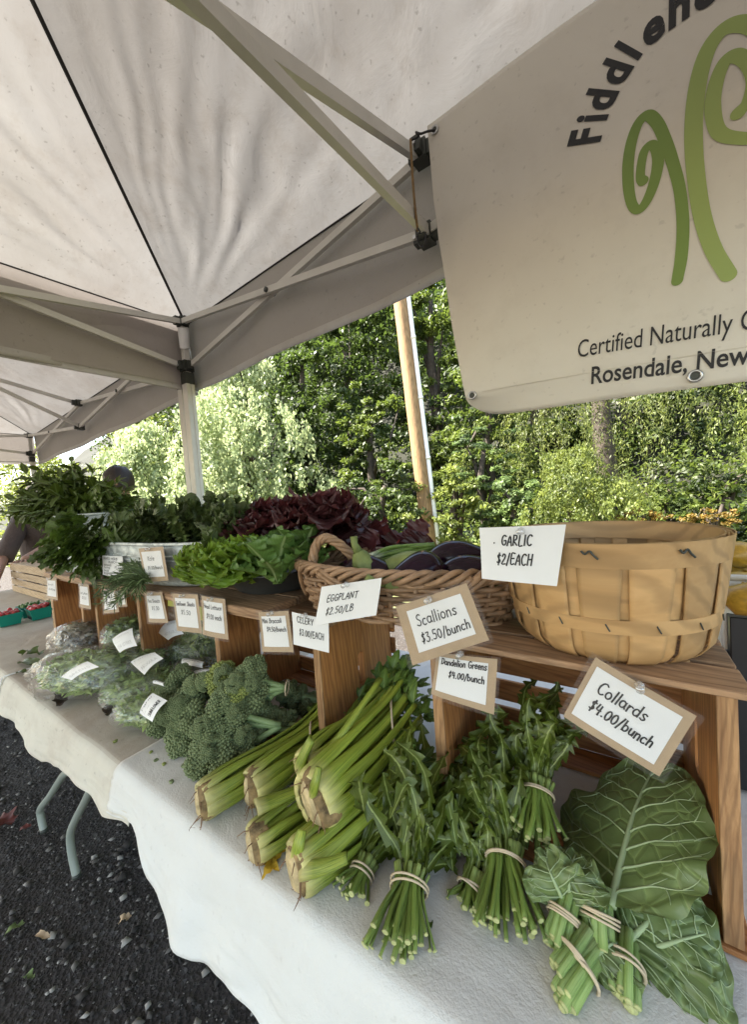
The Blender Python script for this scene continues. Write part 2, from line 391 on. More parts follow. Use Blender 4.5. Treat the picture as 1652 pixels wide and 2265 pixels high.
_g('h', 4.0, [(0.5, 7), (0.5, 0)], [(0.5, 2.6), (1.8, 4), (3.2, 3.4), (3.4, 0)]); _g('i', 1.4, [(0.6, 4), (0.6, 0)], [(0.6, 5.7), (0.75, 6)])
_g('k', 3.6, [(0.5, 7), (0.5, 0)], [(3.1, 4), (0.6, 1.8), (3.2, 0)]); _g('l', 1.5, [(0.7, 7), (0.6, 0)])
_g('m', 6, [(0.4, 4), (0.4, 0)], [(0.4, 3), (1.6, 4), (2.6, 3.4), (2.7, 0)], [(2.7, 3), (4, 4), (5.1, 3.4), (5.2, 0)])
_g('n', 3.9, [(0.4, 4), (0.4, 0)], [(0.4, 2.8), (1.8, 4), (3.1, 3.4), (3.3, 0)]); _g('o', 4.0, _arc(1.9, 2, 1.7, 2, 80, 445, 11))
_g('p', 4.0, [(0.4, 4), (0.4, -2.5)], _arc(2.0, 2, 1.6, 2, 160, -160)); _g('r', 3.0, [(0.5, 4), (0.5, 0)], [(0.5, 2.6), (1.5, 3.9), (2.9, 3.7)])
_g('s', 3.4, [(3, 3.6), (1.8, 4.1), (0.6, 3.2), (1.7, 2.1), (2.9, 1.1), (1.8, 0), (0.3, 0.5)]); _g('t', 3.0, [(1.4, 6.2), (1.3, 0.8), (2.2, 0), (2.8, 0.4)], [(0.1, 4.2), (2.7, 4.3)])
_g('u', 4.0, [(0.4, 4), (0.5, 1.2), (1.7, 0), (3.1, 1), (3.4, 4), (3.5, 0)]); _g('w', 5.4, [(0.2, 4), (1.3, 0), (2.6, 3.4), (3.9, 0), (5, 4)])
_g('y', 4, [(0.3, 4), (1.9, 0.6)], [(3.4, 4), (1, -2.6)]); _g('v', 3.6, [(0.2, 4), (1.7, 0), (3.2, 4)]); _g('g', 4, _arc(1.8, 2, 1.6, 2, 50, 330)+[(3.4, 4), (3.3, -1.6), (1.6, -2.6), (0.4, -1.8)])
_g('A', 5, [(0.2, 0), (2.5, 7), (4.6, 0)], [(1.0, 2.5), (3.9, 2.6)]); _g('B', 4.6, [(0.6, 7), (0.5, 0)], [(0.5, 7), (3, 6.7), (3.3, 5), (0.7, 3.8), (3.6, 3.1), (4, 1.2), (2.6, 0), (0.4, 0)])
_g('C', 5, _arc(2.9, 3.5, 2.5, 3.6, 50, 310)); _g('D', 5, [(0.6, 7), (0.5, 0)], [(0.2, 7), (3, 6.5), (4.5, 3.7), (3.2, 0.7), (0.3, 0)])
_g('E', 4.4, [(4, 7), (0.8, 6.9), (0.6, 0), (4, 0.2)], [(0.7, 3.6), (3.4, 3.7)]); _g('G', 5.2, _arc(2.8, 3.5, 2.4, 3.5, 50, 300)+[(4.6, 1.2), (4.7, 3.2), (2.9, 3.1)])
_g('H', 5, [(0.6, 7), (0.5, 0)], [(4.3, 7), (4.3, 0)], [(0.5, 3.6), (4.3, 3.7)]); _g('I', 2.4, [(1.1, 7), (1.1, 0)]); _g('K', 4.6, [(0.6, 7), (0.5, 0)], [(4.2, 7), (0.7, 3.2), (4.3, 0)])
_g('L', 4.2, [(0.7, 7), (0.6, 0.2), (3.9, 0.1)]); _g('M', 6, [(0.4, 0), (0.8, 7), (2.9, 2.2), (5, 7), (5.4, 0)]); _g('N', 5, [(0.5, 0), (0.6, 7), (4.2, 0.2), (4.4, 7)])
_g('O', 5.4, _arc(2.6, 3.5, 2.3, 3.5, 80, 445, 12)); _g('P', 4.4, [(0.6, 7), (0.5, 0)], [(0.4, 7), (3.2, 6.7), (3.7, 5), (2.8, 3.5), (0.6, 3.3)])
_g('R', 4.8, [(0.6, 7), (0.5, 0)], [(0.4, 7), (3.2, 6.7), (3.6, 5), (2.6, 3.7), (0.6, 3.4), (4.2, 0)]); _g('S', 4.6, [(4, 6.4), (2.6, 7.1), (0.9, 6), (1.2, 4.5), (3.5, 3), (3.9, 1.2), (2.4, 0), (0.4, 0.9)])
_g('T', 4.8, [(0.2, 6.9), (4.5, 7)], [(2.4, 7), (2.3, 0)]); _g('U', 5, [(0.5, 7), (0.6, 1.8), (2.4, 0), (4.1, 1.7), (4.3, 7)]); _g('X', 4.6, [(0.4, 7), (4.2, 0)], [(4.2, 7), (0.3, 0)]); _g('Y', 4.6, [(0.3, 7), (2.2, 3.6), (4.3, 7)], [(2.2, 3.6), (2.1, 0)])
_g('0', 4.4, _arc(2.1, 3.2, 1.8, 3.2, 80, 445, 12)); _g('2', 4.4, [(0.5, 5.3), (1.6, 6.9), (3.3, 6.3), (3.2, 4.3), (0.3, 0.2), (4.1, 0.3)]); _g('3', 4.2, [(0.5, 6.6), (3.4, 6.7), (1.7, 4), (3.5, 3), (3.2, 0.8), (1.6, -0.1), (0.3, 0.7)])
_g('4', 4.6, [(1.2, 6.8), (0.6, 3), (3.9, 3.1)], [(3.3, 6.3), (3.1, -0.2)]); _g('5', 4.2, [(3.6, 6.8), (0.9, 6.7), (0.8, 4), (2.8, 4), (3.6, 2.2), (2.5, 0.1), (0.4, 0.4)])
_g('$', 4.2, [(3.6, 5.7), (2.2, 6.3), (0.8, 5.2), (2.2, 3.5), (3.4, 2), (2.0, 0.6), (0.4, 1.2)], [(2.4, 7.4), (1.8, -0.8)]); _g('/', 3.2, [(2.8, 7.2), (0.3, -1.2)]); _g('.', 1.6, [(0.6, 0.1), (0.85, 0.25)]); _g(' ', 2.6); _g(',', 1.6, [(0.9, 0.3), (0.5, -0.9)])
_g('F', 4.2, [(4, 7), (0.8, 6.9), (0.6, 0)], [(0.7, 3.6), (3.2, 3.7)]); _g('W', 6.4, [(0.2, 7), (1.7, 0), (3.2, 5), (4.7, 0), (6.1, 7)]); _g('V', 4.6, [(0.2, 7), (2.2, 0), (4.3, 7)]); _g('x', 3.6, [(.2, 4), (3.2, 0)], [(3.2, 4), (.2, 0)])
def text_strokes(s, x0, x1, yb, h, rot=0.0, jit=0.14):
    """polylines of string s between x0 and x1, baseline yb (y down), capital height h"""
    tot = sum(G[c][0]+0.9 for c in s); kx = (x1-x0)/tot; ky = h/7.0; x = 0; out = []
    for c in s:
        wd, st = G[c]; jy = random.uniform(-jit, jit)*2; sh = 0.10+random.uniform(-0.04, 0.04)
        for p in st:
            q = [((x+a+b*sh)*kx, (b+jy)*ky) for a, b in p]
            if len(q) > 2: q = [(v[0], v[1]) for v in cat_mull([A(a, b, 0) for a, b in q], 3)]
            out.append([(x0+a*math.cos(rot)+b*math.sin(rot), yb-(b*math.cos(rot)-a*math.sin(rot))) for a, b in q])
        x += wd+0.9
    return out
def ribbons(mb, strokes, wd, Mf):
    for st in strokes:
        P = []
        for i, p in enumerate(st):
            a = st[max(i-1, 0)]; b = st[min(i+1, len(st)-1)]; dx, dy = b[0]-a[0], b[1]-a[1]; l = math.hypot(dx, dy) or 1
            nx, ny = -dy/l*wd/2, dx/l*wd/2
            if i == 0: p = (p[0]-dx/l*wd*.4, p[1]-dy/l*wd*.4)
            if i == len(st)-1: p = (p[0]+dx/l*wd*.4, p[1]+dy/l*wd*.4)
            P.append([Mf(p[0]+nx, p[1]+ny), Mf(p[0]-nx, p[1]-ny)])
        mb.grid(P)

def sheet(mb, Mf, s0, s1, t0, t1, n=8, m=8): mb.grid([[Mf(s0+(s1-s0)*j/n, t0+(t1-t0)*i/m) for j in range(n+1)] for i in range(m+1)])
def sign(label, quad, y, kind, inset, lines, pin=None, ink=0.0016, curl=0.004, group='price signs pinned along the stand', tilt=0.0, back=0.0):
    """a price sign hanging in the plane y; quad = its four corners, clockwise from the top left"""
    q = [PY(a, b, y) for a, b in quad]
    nrm = nz(np.cross(q[1]-q[0], q[3]-q[0])); 
    if nrm[1] > 0: nrm = -nrm
    Wm = (np.linalg.norm(q[1]-q[0])+np.linalg.norm(q[2]-q[3]))/2; Hm = (np.linalg.norm(q[3]-q[0])+np.linalg.norm(q[2]-q[1]))/2
    ph = U(0, 3)
    def F(s, t, off=0.0):
        p = q[0]*(1-s)*(1-t)+q[1]*s*(1-t)+q[2]*s*t+q[3]*(1-s)*t
        return p + nrm*(off + curl*(math.sin(PI*s*0.9+ph*0.3)*0.6 + (t*t)*(0.8+0.5*math.sin(3*s+ph))) + back*t)
    root = thing('price_sign', label, 'price sign', q[0]*.5+q[1]*.5, group)
    l, t_, r, b = inset
    if kind == 'card':
        m1 = MB(); sheet(m1, lambda s, t: F(s, t, 0), 0, 1, 0, 1); m1.build('backing_card', M['kraft'], root, True)
        m2 = MB(); ew, eh = 0.055, 0.05; sheet(m2, lambda s, t: F(s, t, 0.0022), -ew, 1+ew, -eh, 1+eh); m2.build('plastic_sleeve', M['sleeve'], root, True)
        pm = M['paper'] if Wm > 0.085 else M['paper2']
    else: pm = M['paper']
    m3 = MB(); sheet(m3, lambda s, t: F(s, t, 0.0008), l, 1-r, t_, 1-b); m3.build('paper', pm, root, True)
    pw, phh = Wm*(1-l-r), Hm*(1-t_-b)
    mt = MB()
    for ln in lines:
        s, x0, x1, yb, h = ln[:5]; rt = ln[5] if len(ln) > 5 else 0.0
        ribbons(mt, text_strokes(s, x0*pw, x1*pw, yb*phh, h*phh, rt), ink, lambda X, Y: F(l+X/Wm, t_+Y/Hm, 0.0015))
    stuff(mt.build('lettering', M['black'], root))
    if pin:
        c = F(pin[0], pin[1], 0.003)
        mp = MB(); nn = nrm
        path = [c-nn*0.003, c, c+nn*0.002, c+nn*0.005, c+nn*0.0085, c+nn*0.0105]
        mp.tube(path, [0.0052, 0.0052, 0.003, 0.0026, 0.0046, 0.0044], 10); mp.build('push_pin', M['pin'], root, True)
    return root

def leaf_grid(mb, spine, wf, nrm, nt=16, nx=3, cup=0.25, ruf=0.0, freq=30.0, fold=0.0, ph=0.0, tw=0.0, skew=0.0, wob=0.0):
    """a blade along the spine; wf(t, side) half width; rows nt, columns 2*nx+1"""
    sp = cat_mull(spine, max(2, nt//max(1, len(spine)-1))) if len(spine) > 2 else [spine[0]*(1-k/nt)+spine[1]*k/nt for k in range(nt+1)]
    m = len(sp); nrm = nz(nrm); rows = []
    for i, c in enumerate(sp):
        t = i/(m-1); tg = nz(sp[min(i+1, m-1)]-sp[max(i-1, 0)])
        sd = nz(np.cross(tg, nrm)); nn = np.cross(sd, tg)
        a = tw*t; sd, nn = sd*math.cos(a)+nn*math.sin(a), nn*math.cos(a)-sd*math.sin(a)
        row = []
        for j in range(-nx, nx+1):
            s = j/nx; side = -1 if j < 0 else 1; w_ = wf(t, side)
            off = cup*w_*s*s - fold*w_*abs(s) + ruf*abs(s)**1.6*math.sin(freq*t+ph+side*1.3+abs(s)*1.4)*(min(1, w_/0.01))
            if ruf: off += 0.55*ruf*abs(s)**2.6*math.sin(2.3*freq*t+ph*3+side+abs(s)*2)*(min(1, w_/0.01)); off += 0.9*ruf*abs(s)*math.sin(freq*.31*t+ph*2+side*2)*(1 if freq > 30 else 0)
            off += wob*math.sin(7*t+ph*2)*s
            row.append(c + sd*s*w_ + nn*off + tg*(skew*abs(s)*w_))
        rows.append(row)
    mb.grid(rows)
def ovate(W, p=0.45, q=1.2):
    return lambda t, s: W*((max(t, 0)+1e-4)**p)*((1-t+1e-4)**q)*2.1
def band(parent, path_pt, axis, rad, n=2, name='rubber_band', r=0.0016, flat=1.0):
    """rubber band wound round the axis"""
    ax = nz(axis); a = nz(np.cross(ax, A(0, 0, 1))); b = np.cross(a, ax)
    mb = MB()
    for k in range(n):
        of = U(-0.004, 0.004); tl = U(-.25, .25)
        pts = [path_pt + ax*(of+tl*rad*math.cos(2*PI*j/20)*0.5) + (a*math.cos(2*PI*j/20)+b*math.sin(2*PI*j/20)*flat)*(rad*(1+0.03*k)) for j in range(21)]
        mb.tube(pts, r, 6, cap=False)
    return mb.build(name, M['rubber'], parent, True)

# ================================================================== SETTING
def ground_mat():
    t = NT('gravel_ground'); co = t.coord()
    n1 = t.noise(co, 2.5, 6, 0.7); n2 = t.noise(co, 90, 4, 0.7); vo = t.n('TexVoronoi'); vo.inputs['Scale'].default_value = 85; t.L.new(co, vo.inputs['Vector'])
    c = t.ramp(n2, [(0.3, (0.014, 0.011, 0.010)), (0.6, (0.050, 0.040, 0.034)), (0.8, (0.10, 0.088, 0.078))])
    c = t.mix(t.ramp(n1, [(0.45, (0, 0, 0)), (0.7, (0.6,)*3)]), c, (0.038, 0.027, 0.021))
    sep = t.n('SeparateColor'); t.L.new(vo.outputs['Color'], sep.inputs[0])
    c = t.mix(t.ramp(sep.outputs[0], [(0.86, (0, 0, 0)), (0.93, (0.5,)*3)]), c, (0.13, 0.125, 0.12))
    t.color(c); t.set(Roughness=0.9)
    t.normal(t.bump(vo.outputs['Distance'], 0.9, 0.01, t.bump(n2, 0.8, 0.01))); return t.m
M['ground'] = ground_mat()
M['lawn'] = simple('dry_lawn', (0.11, 0.115, 0.04), 0.9, 0.5, 30, 0.8, 80)
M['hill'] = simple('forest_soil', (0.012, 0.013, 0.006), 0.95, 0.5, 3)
mb = MB(); P = [[(x, y, 0.012*fbm((x, y, 0), 1.3) if abs(x) < 6 and abs(y) < 5 else 0) for x in np.concatenate([[-60, -25, -10], np.linspace(-6, 4, 60), [10, 30, 60]])] for y in np.concatenate([[-60, -20, -8], np.linspace(-4, 3, 50), [6, 12, 25, 80]])]
mb.grid(P); g = mb.build('ground', M['ground'], None, True); struct(g)
mb = MB(); mb.grid([[(x, y, 0.02+0.02*fbm((x, y, 3), 1)) for x in np.linspace(-45, 40, 40)] for y in np.linspace(2.6, 16, 20)])
struct(mb.build('lawn', M['lawn'], None, True))
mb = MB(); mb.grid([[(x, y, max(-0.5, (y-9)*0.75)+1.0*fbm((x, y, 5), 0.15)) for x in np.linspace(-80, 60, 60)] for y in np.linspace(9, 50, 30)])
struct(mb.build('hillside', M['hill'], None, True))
# small stones lying loose on the gravel
def stones():
    N = 24000; px = rng.uniform(-4.2, -0.6, N); py = rng.uniform(-0.9, 0.5, N)
    sz = np.abs(rng.normal(0, 1, N))**1.7*0.0026+0.0018; base = np.array([(1, 0, 0), (0, 1, 0), (-1, 0, 0), (0, -1, 0), (0, 0, 1), (0, 0, -1)], float)
    V = np.zeros((N, 6, 3)); ang = rng.uniform(0, 6.28, N); ca, sa = np.cos(ang), np.sin(ang)
    b = base[None]*rng.uniform(0.6, 1.4, (N, 6, 1))*sz[:, None, None]
    V[:, :, 0] = b[:, :, 0]*ca[:, None]-b[:, :, 1]*sa[:, None]*0.7+px[:, None]
    V[:, :, 1] = b[:, :, 0]*sa[:, None]+b[:, :, 1]*ca[:, None]*0.7+py[:, None]
    V[:, :, 2] = b[:, :, 2]*0.6+0.004+sz[:, None]*0.2
    tri = np.array([(0, 1, 4), (1, 2, 4), (2, 3, 4), (3, 0, 4), (1, 0, 5), (2, 1, 5), (3, 2, 5), (0, 3, 5)])
    Q = (tri[None]+6*np.arange(N)[:, None, None]).reshape(-1, 3)
    m = NT('loose_stones'); at = m.n('Attribute'); at.attribute_name = 'rnd'
    m.color(m.ramp(at.outputs['Fac'], [(0.0, (0.022, 0.018, 0.016)), (0.6, (0.060, 0.050, 0.043)), (0.85, (0.15, 0.135, 0.12)), (1.0, (0.38, 0.35, 0.31))])); m.set(Roughness=0.8)
    me = big_mesh('loose_gravel', V.reshape(-1, 3), Q, m.m, np.repeat(rng.uniform(0, 1, N), 8))
    stuff(link_mesh('loose_gravel', me))
stones()

# ------------------------------------------------------------------ folding tables
def table(x0, x1, label):
    y0, y1 = -0.225, 0.52; t = thing('folding_table', label, 'table', ((x0+x1)/2, 0.15, 0), 'folding tables under the cloths')
    board('tabletop', t, ((x0+x1)/2, (y0+y1)/2, T-0.028), (x1-x0, y1-y0, 0.036), 'x', 'tabletop', bev=0.006)
    return t
ta = table(-1.945, 0.42, 'long folding table under the white and cream cloths, holding the greens')
tb = table(-4.25, -1.975, 'folding table next in line to the left, under the far cream cloth')
def table_leg(t, pts, r=0.0125):
    mb = MB(); mb.tube(cat_mull(pts, 5), r, 12); mb.build('leg', M['legmetal'], t, True)
    mb = MB(); e = pts[-1]; mb.tube([e+A(0, 0, 0.012), e-A(0, 0, 0.0)], r*1.12, 12); mb.build('foot_cap', M['bracket'], t, True)
for t, px in ((tb, [(160, 1690), (140, 1722), (110, 1775), (92, 1805), (93, 1830), (101, 1868)]), (ta, [(213, 1710), (195, 1748), (163, 1803), (153, 1828), (156, 1862), (166, 1905)])):
    ptsf = [PY(a, b, -0.14) for a, b in px]; dz = ptsf[-1][2]
    ptsf = [p - A(0, 0, (dz-0.008)*k/(len(ptsf)-1)) for k, p in enumerate(ptsf)]
    ptsf.insert(0, ptsf[0] + (ptsf[0]-ptsf[1])*1.0); ptsf[0][2] = T-0.05
    table_leg(t, ptsf); table_leg(t, [p+A(0, 0.42, 0) for p in ptsf])
table_leg(ta, [A(0.2, -0.13, T-.05), A(0.25, -0.13, 0.3), A(0.22, -0.13, 0.01)])
table_leg(ta, [A(0.2, 0.4, T-.05), A(0.25, 0.4, 0.3), A(0.22, 0.4, 0.01)])

# ------------------------------------------------------------------ cloths
def cloth(name, label, x0, x1, hem, m, dz, side_left=0.0, nx=150, edge=-0.2285, flare=0.035, yb=0.55):
    """top sheet + front drop; hem(x) = height of the hem below the table top"""
    mb = MB(); rows = []
    xs = np.linspace(x0, x1, nx)
    ys = np.concatenate([np.linspace(yb, edge+0.02, 42)])
    def topz(x, y): return T+dz+0.0015*fbm((x, y, 1+dz*900), 9)*(1 if y < -0.02 else 0.3)+0.003*max(0, fbm((x*1.5, y*0.8, 7), 2.2))*(1 if y < -0.02 else 0)
    for y in ys: rows.append([(x, y, topz(x, y)) for x in xs])
    for k in range(1, 7):                      # rounded edge
        a = k/6*PI/2; rows.append([(x, edge+0.02-0.026*math.sin(a)-0.002*fbm((x, 0, 2), 4), topz(x, edge)-0.022*(1-math.cos(a))-0.0) for x in xs])
    for k in range(1, 27):
        q = k/26; row = []
        for x in xs:
            h = hem(x); z = T+dz-0.022-(abs(h)-0.022)*q
            fold = 0.007*q**0.8*math.sin(x*17+1.5*fbm((x, 0, 4), 2.0)*3)+0.005*q*math.sin(x*39+2)+0.008*fbm((x*2, q, 0), 3.5)*q
            hs = min(1, abs(h)/0.17)
            row.append((x+0.01*q*math.sin(x*23)*hs, edge-0.008-flare*q*hs+fold*hs, z))
        rows.append(row)
    mb.grid(rows, flip=True)
    if side_left:                              # seam / stitched end of the cloth
        pass
    o = mb.build(name, M[m], None, True)
    mod = o.modifiers.new('thickness', 'SOLIDIFY'); mod.thickness = 0.0012; mod.offset = 1
    return tag(o, label, 'tablecloth')
def hemline(px):
    xs, zs = [], []
    for a, b in px:
        h = 0.15
        for _ in range(8): p = PY(a, b, -0.2365-0.035*min(1, h/0.17)); h = max(0.05, T-p[2])
        xs.append(p[0]); zs.append(h)
    o_ = sorted(zip(xs, zs)); return interp([q[0] for q in o_], [q[1] for q in o_])
def interp(xs, zs): return lambda x: float(np.interp(x, xs, zs))
cloth('tablecloth', 'white cotton tablecloth over the near half of the table, under celery and collards', -1.045, 0.46,
      hemline([(250, 1815), (290, 1832), (305, 1870), (322, 1950), (345, 2005), (385, 2072), (430, 2130), (500, 2190), (560, 2252), (600, 2330), (900, 2700)]), 'cloth_w', 0.007)
cloth('tablecloth', 'cream tablecloth with dirt on its top, under the bagged greens', -1.962, -0.95,
      hemline([(0, 1578), (45, 1622), (90, 1690), (128, 1700), (160, 1722), (200, 1765), (225, 1805), (262, 1822), (300, 1850), (330, 1880)]), 'cloth_c', 0.0035, nx=110)
cloth('tablecloth', 'farthest cream tablecloth, under the teal pint baskets', -4.3, -1.966,
      interp([-4.3, -3, -2.4, -1.97], [0.13, 0.14, 0.12, 0.10]), 'cloth_c', 0.0035, nx=120)
mb = MB(); mb.tube([A(-1.962, y, T+0.006) for y in np.linspace(-0.232, 0.0, 12)]+[A(-1.962, -0.236, T-0.002)][:0], 0.0028, 6)
mb.tube([A(-1.962, -0.236, T+0.004), A(-1.96, -0.246, T-0.03), A(-1.958, -0.255, T-0.10)], 0.0022, 6)
tag(mb.build('white_cord', M['paper'], None, True), 'thin white cord lying along the gap between the two tables', 'cord')

# ------------------------------------------------------------------ crates lying on their sides
L_, D_, H_ = 0.371, 0.278, 0.30
def crate(x0, label, m='crate', h=0.30, hole=True, topm=None, group='brown wooden crates standing on their sides', slats=5):
    t = thing('wooden_crate', label, 'crate', (x0+L_/2, D_/2, T+0.008), group)
    zb = T+0.0155; th = 0.016
    for xe in (x0, x0+L_-0.018):                # solid end boards with a hand hole
        me_key = ('end', m, h)
        if me_key not in _bev:
            bm = bmesh.new(); w2, hh = D_/2-0.002, h/2
            # plate with a slot, outline in (y, z)
            n = 8; slot = [(0.028*math.cos(a)*0.55, 0.045+0.02*math.sin(a)) for a in np.linspace(0, PI, n)] + [(-0.0154+0.028*0*math.cos(a), 0) for a in []]
            slot = [(0.0125*math.cos(a), 0.028+0.0125*math.sin(a)) for a in np.linspace(0, PI, n)]+[(0.0125*math.cos(a), -0.028+0.0125*math.sin(a)) for a in np.linspace(PI, 2*PI, n)]
            outer = []
            for k in range(16):                  # outer ring matched to the slot ring
                y, z = slot[k]; a = math.atan2(z*1.0, y*1.0)
                c_, s_ = math.cos(a), math.sin(a); sc = min(w2/abs(c_) if abs(c_) > 1e-6 else 9, hh/abs(s_) if abs(s_) > 1e-6 else 9)
                outer.append([c_*sc, s_*sc])
            # pin the four corners
            for cy_, cz_ in ((w2, hh), (-w2, hh), (-w2, -hh), (w2, -hh)):
                k = min(range(16), key=lambda i: (outer[i][0]-cy_)**2+(outer[i][1]-cz_)**2); outer[k] = [cy_, cz_]
            def ring(pts, x): return [bm.verts.new((x, p[0], p[1])) for p in pts]
            so, oo = ring(slot, 0.009), ring(outer, 0.009); s2, o2 = ring(slot, -0.009), ring(outer, -0.009)
            for k in range(16):
                j = (k+1) % 16
                bm.faces.new((oo[k], oo[j], so[j], so[k])); bm.faces.new((s2[k], s2[j], o2[j], o2[k]))
                bm.faces.new((so[k], so[j], s2[j], s2[k])); bm.faces.new((o2[k], o2[j], oo[j], oo[k]))
            bmesh.ops.recalc_face_normals(bm, faces=bm.faces[:])
            for v in bm.verts: v.co = Vector((v.co.z, v.co.y, -v.co.x))
            me = bpy.data.meshes.new('end_board'); bm.to_mesh(me); bm.free(); me.materials.append(M[m]); _bev[me_key] = me
        place('end_board', _bev[me_key], t, (xe+0.009, D_/2, zb+h/2), Matrix(((0, 0, -1), (0, 1, 0), (1, 0, 0))))
        board('edge_strip', t, (xe+0.009, 0.001, zb+h/2), (0.018, 0.004, h), 'z', 'endwood', bev=0.0008)
    # slats on top, at the back and underneath
    n = 4; gap = 0.010; wd = (D_+0.008-gap*(n-1))/n
    for k in range(n):
        y = -0.006+wd/2+k*(wd+gap)
        board('slat', t, (x0+L_/2, y, zb+h+0.0045), (L_+0.026, wd, 0.009), 'x', topm or 'plank')
    for k in range(n):
        if k in (0, 3): board('slat', t, (x0+L_/2, -0.006+wd/2+k*(wd+gap), zb-0.0035), (L_+0.02, wd, 0.007), 'x', m)
    n = slats; wz = (h-0.016*(n-1))/n
    for k in range(n):
        board('back_slat', t, (x0+L_/2, D_+0.004, zb+wz/2+k*(wz+0.016)), (L_+0.02, 0.009, wz), 'x', m)
    return t
c1 = crate(-0.371, 'nearest wooden crate, holding the half bushel basket, with the collards inside', topm='plank', h=0.296)
c2 = crate(-0.993, 'wooden crate in the middle of the row, behind the broccoli, under the dark pan', h=0.278)
c3 = crate(-1.774, 'wooden crate behind the bags, second from the far end of the row', h=0.278)
c4 = crate(-2.27, 'wooden crate at the far end of the row, with a hand hole', h=0.278)
mb = MB()
pl = thing('shelf_plank', 'long weathered plank bridging the crates under the galvanised tub', 'plank', (-1.55, 0.1, T+0.3))
for y0, y1 in ((-0.012, 0.095), (0.101, 0.19), (0.196, 0.28)):
    board('plank_board', pl, (-1.535, (y0+y1)/2, T+0.3105+U(0, .0015)), (1.53+U(-.02, .02), y1-y0, 0.019), 'x', 'plank', bev=0.002)

